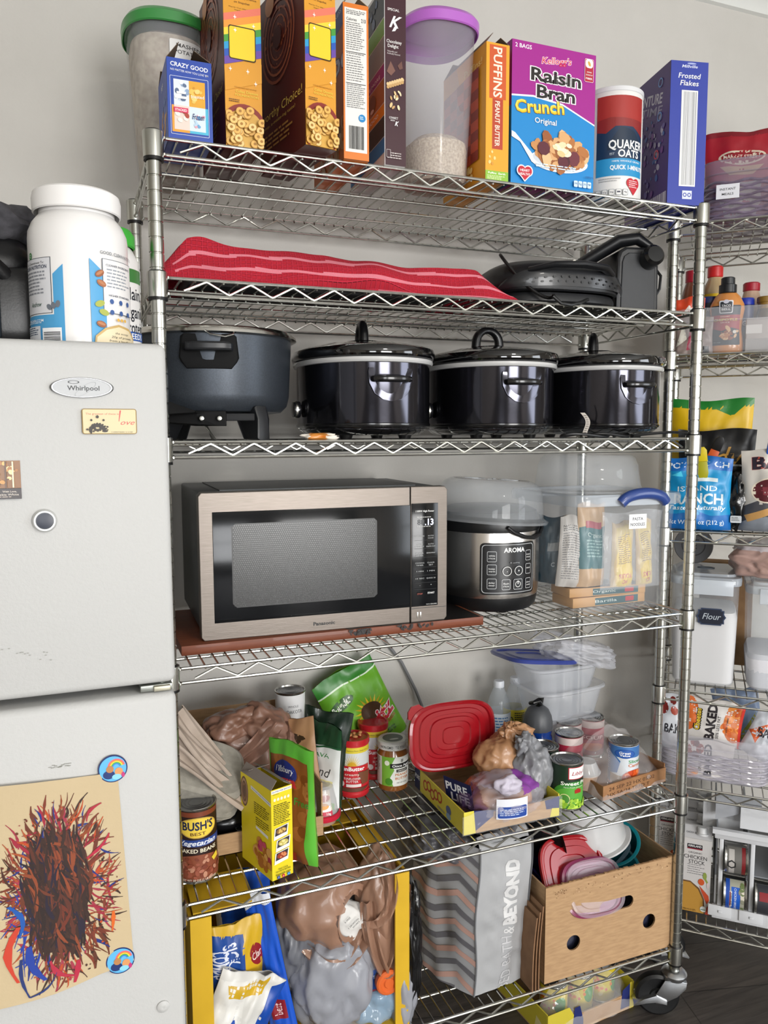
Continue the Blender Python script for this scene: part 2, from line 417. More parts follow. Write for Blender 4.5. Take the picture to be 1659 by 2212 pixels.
wall_with_holes('wall_front', 'y', RY0, RX0, RX1, [(-1.65, -0.35, 0.45, 2.3), (0.5, 2.4, 0.15, 2.35)], -T_)
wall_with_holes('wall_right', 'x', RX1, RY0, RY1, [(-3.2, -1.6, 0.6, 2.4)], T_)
def window(name, axis, at, h0, h1, z0, z1, inward):
    m = MB(); w = 0.05
    def bx(p0, p1, q0, q1, t0=-0.03, t1=0.02):
        lo, hi = sorted((at + t0 * inward, at + t1 * inward))
        if axis == 'y': m.box(p0, lo, q0, p1, hi, q1, TRIM)
        else: m.box(lo, p0, q0, hi, p1, q1, TRIM)
    bx(h0, h0 + w, z0, z1); bx(h1 - w, h1, z0, z1); bx(h0 + w, h1 - w, z0, z0 + w); bx(h0 + w, h1 - w, z1 - w, z1)
    mid = (z0 + z1) / 2; bx(h0 + w, h1 - w, mid - 0.02, mid + 0.02)
    fr = struct(m.obj(name))
    g = MB(); lo, hi = sorted((at - 0.012 * inward, at - 0.006 * inward))
    if axis == 'y': g.box(h0 + w, lo, z0 + w, h1 - w, hi, z1 - w, clear('#ffffff', 0.06, 0.02))
    else: g.box(lo, h0 + w, z0 + w, hi, h1 - w, z1 - w, clear('#ffffff', 0.06, 0.02))
    g.obj('window_pane', fr)
    return fr
window('window_1', 'y', RY0, -1.65, -0.35, 0.45, 2.3, 1)
window('window_2', 'y', RY0, 0.5, 2.4, 0.15, 2.35, 1)
window('window_3', 'x', RX1, -3.2, -1.6, 0.6, 2.4, -1)
# crown moulding and baseboard along the back wall
m = MB(); prof = [(0, 2.697), (-0.012, 2.70), (-0.014, 2.715), (-0.03, 2.735), (-0.05, 2.755), (-0.07, 2.768), (-0.072, 2.78), (-0.08, 2.79), (0, 2.79)]
m.prism(prof, RX0, RX1, TRIM, mp=lambda a, b, z: (z, RY1 + a, b)); struct(m.obj('trim_1'))
m = MB(); m.box(RX0, RY1 - 0.014, 0, RX1, RY1, 0.09, TRIM, bev=0.003); struct(m.obj('baseboard_back'))
# ceiling lamp behind the viewer
t = th('ceiling_lamp', 'round white flush ceiling lamp in the middle of the room', 'lamp', (0.9, -2.9, RZ))
m = MB(); m.lathe([(0, 0), (0.2, 0), (0.2, -0.02), (0.17, -0.02)], TRIM, n=40); m.obj('lamp_base', t)
m = MB(); m.lathe([(0.17, -0.02), (0.165, -0.05), (0.12, -0.08), (0, -0.095)], M('#f4ead8', 0.4, emis=2.0), n=40); m.obj('lamp_shade', t)

# ================================================================ wire shelving racks
def truss(m, p0, p1, zt, zb, per=0.078, r=0.0031, rz=0.0024, lead=0.03):
    p0, p1 = Vector(p0), Vector(p1); d = (p1 - p0); L = d.length; u = d / L
    for z in (zt, zb): m.tube([p0 + Vector((0, 0, z)), p1 + Vector((0, 0, z))], r, CHROME, 8)
    n = max(2, int(round((L - 2 * lead) / (per / 2)))); pts = []
    if n % 2: n += 1
    for k in range(n + 1):
        q = p0 + u * (lead + (L - 2 * lead) * k / n)
        z = (zt - .003) if k % 2 else (zb + .003)
        if k in (0, n): z = (zb * .75 + zt * .25)
        pts.append(q + Vector((0, 0, z)))
    fine = []
    for k in range(len(pts)):
        if 0 < k < len(pts) - 1:
            a, b, c = pts[k - 1], pts[k], pts[k + 1]
            fine += [b.lerp(a, .12), b.lerp(a, .03) * .5 + b.lerp(c, .03) * .5, b.lerp(c, .12)]
        else: fine.append(pts[k])
    m.tube(fine, rz, CHROME, 6)
def rack(label, origin, ang, W_, D_, levels, zpost, caster):
    t = th('wire_shelving_rack', label, 'shelving', (origin[0], origin[1], 0), ang)
    # posts with a groove every inch
    k = 0.0254; n = int((zpost - 0.12) / k)
    prof = [(0, 0.115), (0.0127, 0.115)]
    for i in range(1, n):
        z = 0.12 + i * k; prof += [(0.0127, z - .0017), (0.0113, z - .0008), (0.0113, z + .0008), (0.0127, z + .0017)]
    prof += [(0.0127, zpost - .002), (0.0117, zpost), (0, zpost + .001)]
    me0 = None
    for (x, y) in ((0, 0), (W_, 0), (0, D_), (W_, D_)):
        if me0 is None:
            m = MB(); m.lathe(prof, POSTM, n=24); p = m.obj('post', t, (x, y, 0)); me0 = p
        else:
            p = me0.copy(); COL.objects.link(p); p.location = (x, y, 0)
    mc = MB(); mc.lathe([(0.0129, -.021), (0.0172, -.021), (0.0178, .018), (0.0174, .0215), (0.0129, .0215)], POSTM, n=28)
    mc.lathe([(0.0129, -.026), (0.0168, -.026), (0.0166, -.021), (0.0129, -.021)], BLACKR, n=28)
    mc.lathe([(0.0129, .0215), (0.0152, .0215), (0.0138, .0240), (0.0129, .024)], BLACKR, n=28)
    cme = None
    for z in levels:
        m = MB(); zt, zb = .0135, -.0135; g = 0.014
        truss(m, (g, 0, 0), (W_ - g, 0, 0), zt, zb); truss(m, (g, D_, 0), (W_ - g, D_, 0), zt, zb)
        truss(m, (0, g, 0), (0, D_ - g, 0), zt, zb, lead=.02); truss(m, (W_, g, 0), (W_, D_ - g, 0), zt, zb, lead=.02)
        nw = int(round((W_ - .03) / .0243))
        for i in range(1, nw):
            x = .015 + (W_ - .03) * i / nw
            m.tube([(x, .001, zt - .0045), (x, .004, zt - .001), (x, D_ - .004, zt - .001), (x, D_ - .001, zt - .0045)], .0019, CHROME, 6)
        for j in range(1, 5):
            y = D_ * j / 5; m.tube([(.006, y, zt - .006), (W_ - .006, y, zt - .006)], .0030, CHROME, 8)
        # weld blobs at the corner collars
        for (x, y) in ((0, 0), (W_, 0), (0, D_), (W_, D_)):
            dx = 1 if x == 0 else -1; dy = 1 if y == 0 else -1
            for zz in (zt, zb):
                m.lathe([(0, -.0045), (.0042, -.002), (.0042, .002), (0, .0045)], CHROME, n=10, c=(x + dx * .0175, y, zz))
                m.lathe([(0, -.0045), (.0042, -.002), (.0042, .002), (0, .0045)], CHROME, n=10, c=(x, y + dy * .0175, zz))
        sh = m.obj('shelf', t, (0, 0, z))
        for (x, y) in ((0, 0), (W_, 0), (0, D_), (W_, D_)):
            if cme is None: c = mc.obj('corner_collar', sh, (x, y, 0)); cme = c
            else: c = cme.copy(); COL.objects.link(c); c.parent = sh; c.location = (x, y, 0)
    first = None
    for (x, y, a) in ((0, 0, 25), (W_, 0, caster), (0, D_, -30), (W_, D_, caster + 20)):
        if first is None:
            zp = M('#c9ccd0', .3, 1.0)
            m = MB(); m.lathe([(0, .115), (.011, .115), (.011, .145), (0, .145)], zp, n=20)
            m.lathe([(0, .100), (.026, .100), (.030, .106), (.030, .112), (.024, .118), (.013, .121), (0, .121)], zp, n=32)
            for s_ in (-1, 1):
                m.prism([(-.026, .102), (.026, .102), (.040, .075), (.052, .052), (.045, .040), (.032, .040), (-.004, .062), (-.024, .085)], s_ * .0235, s_ * .0205, zp, mp=lambda a_, b_, c_: (a_, c_, b_), bev=.0008)
            m.box(-.026, -.0235, .098, .026, .0235, .102, zp, bev=.001)
            c0 = m.obj('caster', t, (x, y, 0), math.radians(a)); c0.rotation_euler = (0, 0, math.radians(a))
            m = MB(); m.lathe([(0, -.016), (.018, -.016), (.020, -.012), (.046, -.014), (.0525, -.009), (.0535, 0), (.0525, .009), (.046, .014), (.020, .012), (.018, .016), (0, .016)], M('#101113', .45), n=48)
            m.xf(0, Matrix.Translation((.040, 0, .0535)) @ Matrix.Rotation(PI / 2, 4, 'X')); w = m.obj('wheel', c0)
            m = MB(); m.lathe([(0, -.024), (.006, -.024), (.006, .024), (0, .024)], zp, n=12); m.xf(0, Matrix.Translation((.040, 0, .0535)) @ Matrix.Rotation(PI / 2, 4, 'X')); ax = m.obj('axle', c0)
            m = MB(); m.prism([(.02, .050), (.045, .062), (.075, .050), (.098, .034), (.096, .030), (.070, .040), (.045, .046), (.02, .040)], -.026, .026, zp, mp=lambda a_, b_, c_: (a_, c_, b_), bev=.001); bk = m.obj('brake_pedal', c0)
            first = (c0, [w, ax, bk])
        else:
            c1 = first[0].copy(); COL.objects.link(c1); c1.location = (x, y, 0); c1.rotation_euler = (0, 0, math.radians(a))
            for q in first[1]: d = q.copy(); COL.objects.link(d); d.parent = c1
    return t
rack('tall silver six-shelf wire rack standing against the wall right of the white fridge', (0, 0), 0, 1.184, .4245, [ZM[k] for k in range(1, 7)], 1.945, 150)
O2 = Vector((1.2552, .168)); A2 = -43.75; a2 = Vector((math.cos(math.radians(A2)), math.sin(math.radians(A2)))); n2 = Vector((-a2.y, a2.x))
Z2 = {6: 1.934, 5: 1.617, 4: 1.174, 3: .759, 2: .5016, 1: .134}; S2 = {k: v + .0165 for k, v in Z2.items()}
rack('narrower silver wire rack turned across the corner, right of the main rack', O2, A2, .86, .4245, [Z2[k] for k in (1, 2, 3, 4, 5, 6)], 1.955, 100)
def P2(x, y, z=0): q = O2 + a2 * x + n2 * y; return (q.x, q.y, z)

# ================================================================ fridge
FW = M('#bebebc', .5, bump=(260, .12), coat=.0, spec=.35); FGR = M('#a9a9a6', .5)
FX1, FX0, FY = -.029, -.775, -.36
t = th('fridge', 'white top-freezer refrigerator left of the wire rack, with magnets and a painting on its doors', 'refrigerator', ((FX0 + FX1) / 2, 0, 0))
ox = -(FX0 + FX1) / 2
def fb(m, x0, y0, z0, x1, y1, z1, mt, bev): m.box(x0 + ox, y0, z0, x1 + ox, y1, z1, mt, bev, 3)
m = MB(); fb(m, FX0 + .004, FY + .07, .03, FX1 - .004, .36, 1.548, FW, .006); m.obj('cabinet', t)
m = MB(); fb(m, FX0, FY, 1.104, FX1, FY + .062, 1.555, FW, .010); d1 = m.obj('freezer_door', t)
m = MB(); fb(m, FX0 + .01, FY + .062, 1.112, FX1 - .01, FY + .07, 1.548, FGR, 0); m.obj('gasket', d1)
m = MB(); fb(m, FX0, FY, .10, FX1, FY + .062, 1.091, FW, .010); d2 = m.obj('fridge_door', t)
m = MB(); fb(m, FX0 + .01, FY + .062, .11, FX1 - .01, FY + .07, 1.085, FGR, 0); m.obj('gasket', d2)
for dd, z0, z1 in ((d1, 1.13, 1.45), (d2, .75, 1.07)):
    m = MB(); x = FX0 + .05 + ox; m.tube([(x, FY, z0), (x, FY - .035, z0 + .02), (x, FY - .04, (z0 + z1) / 2), (x, FY - .035, z1 - .02), (x, FY, z1)], .011, FW, 10); m.obj('door_handle', dd)
m = MB(); zp = M('#9fa29c', .35, .9)
fb(m, -.075, FY + .008, 1.0925, -.033, FY + .06, 1.1015, zp, .001); fb(m, -.058, FY + .002, 1.0935, -.036, FY + .012, 1.1005, M('#b9b5a2', .4, .6), .001)
m.lathe([(0, -.005), (.006, -.005), (.006, .005), (0, .005)], zp, n=16, c=(-.046 + ox, FY + .02, 1.097)); m.obj('door_hinge', t)
m = MB(); m.lathe([(0, 0), (.0085, 0), (.0085, .002), (.005, .004), (.0015, .0042), (0, .0035)], FW, n=20); m.xf(0, Matrix.Translation((-.060 + ox, FY, .643)) @ Matrix.Rotation(PI / 2, 4, 'X')); m.obj('screw_cap', d2)
m = MB(); fb(m, FX0 + .02, FY + .08, .012, FX1 - .02, FY + .1, .10, M('#6b6b69', .6), 0); m.obj('kick_plate', t)
for x in (FX0 + .06, FX1 - .06):
    for y in (FY + .12, .3): m = MB(); m.lathe([(0, 0), (.018, 0), (.018, .03), (0, .03)], BLACKR, n=16, c=(x + ox, y, 0)); m.obj('levelling_foot', t)
# small scuffs on the doors
m = MB(); A = Art(m, fplane((-.26 + ox, FY, .95), (1, 0, 0), (0, 0, 1), .2, .26), .2, .26); rnd = random.Random(4)
for k in range(16): A.R((x := rnd.uniform(.33, .47)), (y := .235 + rnd.uniform(-.008, .008)), x + .02, y + .003, '#8f8f88')
for k in range(14): A.R((x := rnd.uniform(.05, .38)), (y := .87 + rnd.uniform(-.02, .03) - (x - .05) * .25), x + .012, y + .003, '#9b9b94')
m.obj('scuff_marks', t)['kind'] = 'stuff'
# badge
m = MB(); bx, bz = -.1325 + ox, 1.4965
m.lathe([(0, 0), (1, 0), (1, .003), (.95, .0045), (.90, .0045), (.89, .0035), (0, .0035, M('#b9bbbd', .35))], M('#a4a5a7', .3, 1.0), n=48, sx=.0375, sy=.0128)
m.xf(0, Matrix.Translation((bx, FY, bz)) @ Matrix.Rotation(PI / 2, 4, 'X'))
A = Art(m, fplane((bx - .0375, FY - .0036, bz - .0128), (1, 0, 0), (0, 0, 1), .075, .0256), .075, .0256)
A.T('Whirlpool', .52, .48, .23, '#202226', w=.5, b=.012); A.ring(.37, .76, .09, .2, '#303236', rv=.08); A.ring(.55, .42, .2, .03, '#8d9094', rv=.18, rot=.6, n=24)
m.obj('brand_badge', d1)

# ---------------------------------------------------------------- magnets, photo and painting on the fridge
m = MB(); w, h = .066, .032; m.box(0, -.0035, 0, w, 0, h, M('#cbb68a', .3, coat=.5), .003, 3)
A = Art(m, fplane((0, -.0035, 0), (1, 0, 0), (0, 0, 1), w, h), w, h)
A.RR(.02, .03, .98, .97, .002, '#dccba0'); A.T('The greatest of these is', .37, .8, .075, '#c2554d', b=0, w=.6); A.T('ove', .83, .47, .2, '#cf4f4f', sh=.4, w=.26, b=.0)
A.P([(.665, .5), (.675, .5), (.715, .92), (.70, .95), (.685, .9)], '#cf4f4f'); A.T('I CORINTHIANS 13:13 NIV', .72, .08, .05, '#4a4030', b=0, w=.4)
for a in range(0, 181, 20):
    ra = math.radians(a); A.E(.28 + .13 * math.cos(ra), .12 + .3 * math.sin(ra) * .8, .055, .05, '#2b2118', 8, ra * .6)
for k in range(9): A.E(.28 + .06 * math.cos(k * .785), .25 + .1 * math.sin(k * .785), .025, .06, '#2b2118', 8)
A.C(14, (.28, .22, .2, .18), (.0006, .0014), ['#2b2118'], 5); A.E(.28, .68, .03, .07, '#2b2118', 5); A.E(.17, .55, .022, .05, '#2b2118', 5); A.E(.39, .55, .022, .05, '#2b2118', 5)
tag(m.obj('rectangular_magnet', None, (-.1345, FY, 1.4385)), 'cream rectangular magnet reading love with a dark floral print, below the fridge badge', 'magnet')
m = MB(); w, h = .072, .047; m.box(0, -.001, 0, w, 0, h, M('#22150f', .3), 0)
A = Art(m, fplane((0, -.001, 0), (1, 0, 0), (0, 0, 1), w, h), w, h, rough=.25)
A.R(0, .28, 1, 1, '#8a5a26'); A.C(70, (.5, .68, .5, .3), (.001, .004), ['#c98f3f', '#e3b765', '#6d4117', '#f0d79a', '#a86c2a'], 3)
for k in range(8): A.R(.1 + k * .11, .3, .125 + k * .11, .98, '#f0e0b8' if k % 2 else '#5a3715')
A.R(0, 0, 1, .28, '#24120f'); A.T('With Love,', .82, .2, .05, '#e8dccd', b=0, w=.22); A.T('& Jackie White', .76, .12, .05, '#e8dccd', b=0, w=.4); A.L(.5, .03, .98, .07, 1, '#b9a99a', 2)
tag(m.obj('photo_card', None, (-.2795, FY, 1.3595)), 'small dark autumn photo card stuck on the freezer door at the left picture edge', 'photo')
m = MB(); m.lathe([(0, 0), (.0145, 0), (.0145, .004), (.0125, .006), (.0105, .006), (.0100, .0045, M('#8f9290', .4)), (0, .0055, M('#3a3f4c', .3))], M('#c9cac8', .3, .4), n=40)
m.lathe([(0, .0056), (.0088, .0056), (.0088, .0062), (0, .0072)], M('#2e3342', .35), n=32); m.xf(0, Matrix.Rotation(PI / 2, 4, 'X'))
tag(m.obj('round_magnet', None, (-.1825, FY, 1.331)), 'small round silver magnet with a dark glassy centre, alone on the freezer door', 'magnet')
def picmag(z, x, lab):
    m = MB(); m.lathe([(0, 0), (.0185, 0), (.0185, .0016), (0, .0016)], M('#1c2b66', .35), n=40); m.xf(0, Matrix.Rotation(PI / 2, 4, 'X'))
    A = Art(m, fplane((-.0185, -.0017, -.0185), (1, 0, 0), (0, 0, 1), .037, .037), .037, .037)
    A.E(.5, .5, .46, .46, '#62b6e8', 32)
    for i, c in enumerate(('#e8637c', '#f08c3c', '#f4d548', '#3fae5a', '#3f7fd0')):
        r0 = .30 - i * .04
        A.P([(.62 + r0 * math.cos(math.radians(a)), .56 + r0 * math.sin(math.radians(a))) for a in range(10, 171, 16)] + [(.62 + (r0 - .04) * math.cos(math.radians(a)), .56 + (r0 - .04) * math.sin(math.radians(a))) for a in range(170, 9, -16)], c)
    A.E(.36, .3, .2, .16, '#1f3470', 18); A.E(.4, .5, .13, .13, '#b98252', 18); A.E(.7, .38, .14, .15, '#d99a63', 18); A.E(.62, .2, .16, .1, '#8fd3ee', 16); A.E(.84, .25, .06, .1, '#c23a7a', 12)
    return tag(m.obj('round_magnet', None, (x, FY - .0022, z)), lab, 'magnet', 'picture magnets holding the painting')
picmag(.998, -.114, 'round blue rainbow magnet pinning the top right corner of the painting')
picmag(.7275, -.114, 'round blue rainbow magnet pinning the bottom right corner of the painting')
# child's painting
PAP = M('#c6b28e', .75, bump=(90, .1)); m = MB(); w, h = .33, .285
def pf(u, v, off=0.0):
    x = -.33 + u * w + .012 * (1 - v) * u; top = .006 * math.sin(u * 5) - .010 * max(0, .75 - u); bot = -.012 * math.sin(u * 3.2) + .03 * max(0, u - .72)
    z = v * (h + top) + (1 - v) * bot
    lift = .004 + .006 * abs(math.sin(u * 6 + 1)) * (abs(v - .5) * 2) ** 2 * (1 if u < .93 else .2) if off is not None else 0
    return Vector((x, -lift * .8 - (off or 0), z))
m.grid(lambda u, v: pf(u, v), 24, 16, PAP)
A = Art(m, gmap(pf, 24, 16), w, h, su=24, sv=16, step=.0000012, rough=.5)
rnd = random.Random(11)
def stroke(x0, y0, x1, y1, wd, c, k=.1):
    n = 6; L_ = []; R_ = []; dx, dy = x1 - x0, y1 - y0; l = math.hypot(dx, dy) + 1e-6; cx_, cy_ = rnd.uniform(-k, k) * l, 0
    for i in range(n + 1):
        t_ = i / n; px = x0 + dx * t_ - dy / l * math.sin(PI * t_) * cx_; py = y0 + dy * t_ + dx / l * math.sin(PI * t_) * cx_
        w_ = wd * (0.35 + .65 * math.sin(PI * min(t_ + .1, 1))) * rnd.uniform(.7, 1.2)
        L_.append((px - dy / l * w_, py + dx / l * w_)); R_.append((px + dy / l * w_, py - dx / l * w_))
    A.P([(min(max(a, .003), .99), min(max(b, .01), .99)) for a, b in L_ + R_[::-1]], c)
cxx, cyy = .755, .47
DK = ['#33201a', '#2a1c19', '#3f271e', '#38231c', '#5a2d20', '#241c2e', '#6b3522']
HOT = ['#8e4420', '#a8502a', '#6e3020', '#9c2438', '#b84a20', '#a03446', '#7a3522', '#22307a', '#5c3020', '#6a3522', '#3a241c', '#4a2a20']
for k in range(420):
    a = rnd.uniform(0, 2 * PI); r0 = rnd.uniform(.5, .95); ln = rnd.uniform(.25, .75); tw = rnd.gauss(0, .6); rx_, ry_ = .19, .40
    x, y = cxx + r0 * rx_ * math.cos(a), cyy + r0 * ry_ * math.sin(a); an = a + tw
    c = '#1f3c9a' if (a > PI and a < 1.35 * PI and rnd.random() < .4) else rnd.choice(HOT)
    stroke(x, y, x + ln * .11 * math.cos(an), y + ln * .20 * math.sin(an), rnd.uniform(.002, .007), c, .12)
A.P([(cxx - .01 + (.115 + .012 * math.sin(q * 5)) * math.cos(q * PI / 14), cyy + (.29 + .02 * math.sin(q * 3)) * math.sin(q * PI / 14)) for q in range(28)], '#3a241c')
for k in range(430):
    a = rnd.uniform(0, 2 * PI); r0 = rnd.uniform(0, 1) ** .6; x, y = cxx - .01 + .12 * r0 * math.cos(a), cyy + .30 * r0 * math.sin(a); b = rnd.gauss(PI / 2 + .25, .5)
    stroke(x - .03 * math.cos(b), y - .07 * math.sin(b), x + .03 * math.cos(b), y + .07 * math.sin(b), rnd.uniform(.003, .008), rnd.choice(DK + (['#8c4426', '#6e3020'] if k > 330 else [])), .12)
for k in range(80):
    a = rnd.uniform(0, 2 * PI); r = rnd.uniform(.85, 1.15); A.E(min(cxx + .19 * r * math.cos(a), .985), cyy + .40 * r * math.sin(a), rnd.uniform(.002, .006), rnd.uniform(.002, .008), rnd.choice(HOT), 7)
for (x0, y0, x1, y1, w_, c) in ((.86, .60, .95, .70, .008, '#b3243f'), (.80, .12, .78, .02, .012, '#b3243f'), (.70, .16, .79, .05, .010, '#b02840'), (.63, .25, .68, .08, .016, '#1f3c9a'), (.60, .20, .62, .02, .008, '#22346e'), (.62, .02, .72, .10, .005, '#22346e'), (.93, .86, .87, .78, .008, '#a82a3a'), (.94, .3, .93, .2, .008, '#d8641f'), (.60, .35, .585, .1, .014, '#c8402a'), (.57, .45, .60, .3, .012, '#1c56a8')): stroke(x0, y0, x1, y1, w_, c, .2)
m.obj('tmp'); o = bpy.data.objects['tmp']; o.name = 'childs_painting'; o.location = (-.1085, FY, .714)
tag(o, "child's messy brown and orange finger painting on curling cream paper, on the fridge door", 'painting')
# ================================================================ cartons
def carton(name, label, cat, x, y, rz, w, d, h, z, col, front=None, left=None, right=None, side=None, top=None, bottom=None, opened=False, inner='#b9a78c', group=None):
    """front-left-bottom corner at (x,y,z) before turning about it"""
    t = th(name, label, cat, (x, y, z), rz, group)
    m = MB(); cm = M(col, .38, coat=.2)
    if opened:
        im = M(inner, .8); e = .0006
        for a in ((0, 0, 0, w, e, h), (0, d - e, 0, w, d, h), (0, e, 0, e, d - e, h), (w - e, e, 0, w, d - e, h), (0, 0, 0, w, d, e)): m.box(*a, cm)
        m.face([(e * 2, e * 2, h * .75), (w - e * 2, e * 2, h * .75), (w - e * 2, d - e * 2, h * .75), (e * 2, d - e * 2, h * .75)], im)
    else: m.box(0, 0, 0, w, d, h, cm, .0012)
    if front: front(Art(m, fplane((0, 0, 0), (1, 0, 0), (0, 0, 1), w, h), w, h))
    if left: left(Art(m, fplane((0, d, 0), (0, -1, 0), (0, 0, 1), d, h), d, h))
    if right: right(Art(m, fplane((w, 0, 0), (0, 1, 0), (0, 0, 1), d, h), d, h))
    if top: top(Art(m, fplane((0, 0, h), (1, 0, 0), (0, 1, 0), w, d), w, d))
    if bottom: bottom(Art(m, fplane((0, d, 0), (1, 0, 0), (0, -1, 0), w, d), w, d))
    m.obj('box_body', t)
    if opened:
        im = M(inner, .8)
        for nm, pts in (('front', None),):
            pass
        m = MB(); k = m.mark(); m.box(0, 0, 0, .0008, d, w * .45, im); m.xf(k, Matrix.Translation((0, 0, h)) @ Matrix.Rotation(math.radians(38), 4, 'Y')); m.obj('top_flap', t)
        m = MB(); k = m.mark(); m.box(-.0008, 0, 0, 0, d, w * .45, im); m.xf(k, Matrix.Translation((w, 0, h)) @ Matrix.Rotation(math.radians(-60), 4, 'Y')); m.obj('top_flap', t)
        m = MB(); k = m.mark(); m.box(0, 0, 0, w, .0008, min(d * .3, w * .9), im); m.xf(k, Matrix.Translation((0, d, h)) @ Matrix.Rotation(math.radians(70), 4, 'X')); m.obj('top_flap', t)
    return t
TOP = S[6]
# 1 pop tart box -------------------------------------------------
def f(A):
    A.T('CRAZY GOOD', .5, .915, .052, '#f4f6fa', w=.84, b=.04, rot=-3); A.T("NO MATTER HOW YOU LOVE 'EM", .5, .845, .026, '#e8ecf4', w=.84, b=.01, rot=-3)
    A.FR(.06, .06, .92, .78, .002, .0006, '#e9eef6', '#2346a0'); A.R(.09, .09, .48, .42, '#f0a030'); A.R(.48, .09, .9, .42, '#4db8d8'); A.R(.14, .12, .84, .74, '#ecdcc4')
    A.R(.14, .42, .48, .74, '#dfe6ee'); A.R(.48, .42, .84, .74, '#e2a52d'); A.R(.14, .12, .48, .42, '#e8d4c8'); A.R(.48, .12, .84, .42, '#d8e6ee')
    A.C(16, (.31, .6, .13, .1), (.002, .006), ['#ffffff', '#8fa6c4', '#5c6f8c', '#c8d4e4'], 3); A.C(14, (.66, .58, .15, .12), (.002, .006), ['#f0c35a', '#cf8f20', '#f6d27c'], 4)
    A.C(10, (.31, .3, .14, .08), (.002, .005), ['#a8402c', '#f4eae0', '#c87a5a'], 6); A.C(14, (.66, .28, .15, .12), (.001, .004), ['#b8d4e8', '#ffffff', '#6aa8d4', '#e4a0b0'], 7)
    A.T('toasted', .66, .55, .04, '#fff8e8', w=.3); A.R(.13, .33, .45, .39, '#d62f5a'); A.T('STACKED', .29, .36, .03, '#fff', w=.26); A.T('Frozen', .67, .3, .07, '#22306a', sh=.3, w=.27)
    A.R(.16, .5, .42, .53, '#ffffff'); A.R(.2, .56, .4, .585, '#ffffff')
def f2(A):
    A.R(0, 0, 1, 1, '#2a4fae'); A.C(20, (.5, .4, .4, .3), (.004, .012), ['#c98a4a', '#7fa0d8', '#e8b070', '#5c80c8'], 9); A.T('POP', .5, .8, .07, '#f4f6fa')
carton('pastry_box', 'small open blue toaster pastry box printed CRAZY GOOD', 'box', .026, .003, 0, .075, .13, .132, TOP, '#2447a4', f, f2, opened=True, inner='#6f5d4c')
# 2,3 brown loop cereal --------------------------------------------
def loops_front(A):
    A.R(0, 0, 1, 1, '#dd9a2c'); A.R(0, .86, 1, 1, '#e0862c')
    A.T('SNAP', .5, .935, .028, '#fdf8ee', w=.8, b=.05); A.T('FOR FUN!', .5, .897, .020, '#fdf8ee', w=.84, b=.05)
    for i, s_ in enumerate(('Scan the Snapcode', 'to unlock an', 'exclusive experience', 'on Snapchat')): A.T(s_, .5, .862 - i * .026, .0105, '#5a3418', w=(.74, .5, .78, .42)[i], b=.005)
    A.T('Must be 13 or older to have a', .5, .753, .006, '#5a3418', w=.7, b=0); A.T('Snapchat account', .5, .741, .006, '#5a3418', w=.4, b=0)
    for i, c in enumerate(('#e87a62', '#ef9a3c', '#f3d33e', '#4a9a3c', '#2c9ccf', '#2c58b4', '#6b4aa4')):
        v = .735 - i * .038; A.P([(0, v - .068), (1, v), (1, v + .042), (0, v - .026)], c)
    A.P([(0, .30), (1, .37), (1, .473), (0, .405)], '#dd9a2c')
    A.RR(.12, .475, .85, .655, .004, '#3a2a10'); A.RR(.145, .481, .825, .649, .0035, '#f4cf2e')
    for (a, b_) in ((.3, .7), (.8, .67), (.15, .42), (.62, .42), (.83, .36), (.3, .63)): A.P([(a - .05, b_), (a - .01, b_ + .004), (a, b_ + .016), (a + .01, b_ + .004), (a + .05, b_), (a + .01, b_ - .004), (a, b_ - .016), (a - .01, b_ - .004)], '#fff6ea')
    A.T('Celiac Disease', .58, .305, .015, '#e9d24a', w=.6, b=0); A.T('FOUNDATION', .58, .285, .012, '#e9d24a', w=.62, b=0); A.L(.25, .318, .9, .33, 1, '#c98a24', 3); A.L(.1, .24, .4, .26, 2, '#6a4420', 3)
    A.E(.5, .1, .62, .14, '#8a2a20', 28); A.E(.5, .09, .55, .12, '#d9a94c', 28)
    rnd = random.Random(7)
    for k in range(44):
        a, b_ = rnd.uniform(.04, .96), rnd.uniform(.01, .20); A.E(a, b_, .115, .023, '#b9842e', 14, .3); A.E(a, b_ + .001, .105, .020, rnd.choice(['#ecc273', '#e4b25c', '#f0cc86']), 14, .3); A.E(a, b_ + .001, .042, .008, '#a8752a', 10, .3)
def loops_side(A, big):
    A.R(0, 0, 1, 1, '#561d19')
    for i, r in enumerate((.12, .2, .27, .34, .41)):
        A.ring(.46, .71, r * .9, .07, '#a85a35' if i % 2 else '#96492c', rv=r * .62, n=26); A.C(14, (.46, .71, r * .88, r * .6), (.0015, .004), ['#a85a35', '#6d2b20'], 20 + i)
    A.E(.46, .71, .09, .06, '#4a1714'); A.E(.3, .93, .1, .06, '#b8743a'); A.E(.66, .95, .09, .05, '#b8743a')
    A.T('A heart-worthy Choice!', .45, .33, .042, '#e3c65a', w=1.05, sh=.15, rot=0, b=0) if not big else A.T('worthy Choice!', .52, .31, .05, '#e3c65a', w=.9, b=0)
    A.T('honey, a-maize-ing taste!', .45, .25, .018, '#cba94c', w=.75, b=0); A.L(.06, .1, .9, .2, 4, '#a87a3c', 6)
carton('cereal_box', 'brown and orange ring cereal box beside the small blue pastry box', 'cereal box', .124, .006, 3, .066, .19, .31, TOP, '#561d19', loops_front, lambda A: loops_side(A, False), group='open cereal boxes on the top shelf')
carton('cereal_box', 'brown ring cereal box turned to show its worthy Choice! side', 'cereal box', .252, -.052, 10, .060, .2, .31, TOP + .0, '#561d19', loops_front, lambda A: loops_side(A, True), bottom=lambda A: (A.R(0, 0, 1, 1, '#571c1a'), A.R(.3, .1, .55, .22, '#d8c8c0')), group='open cereal boxes on the top shelf')
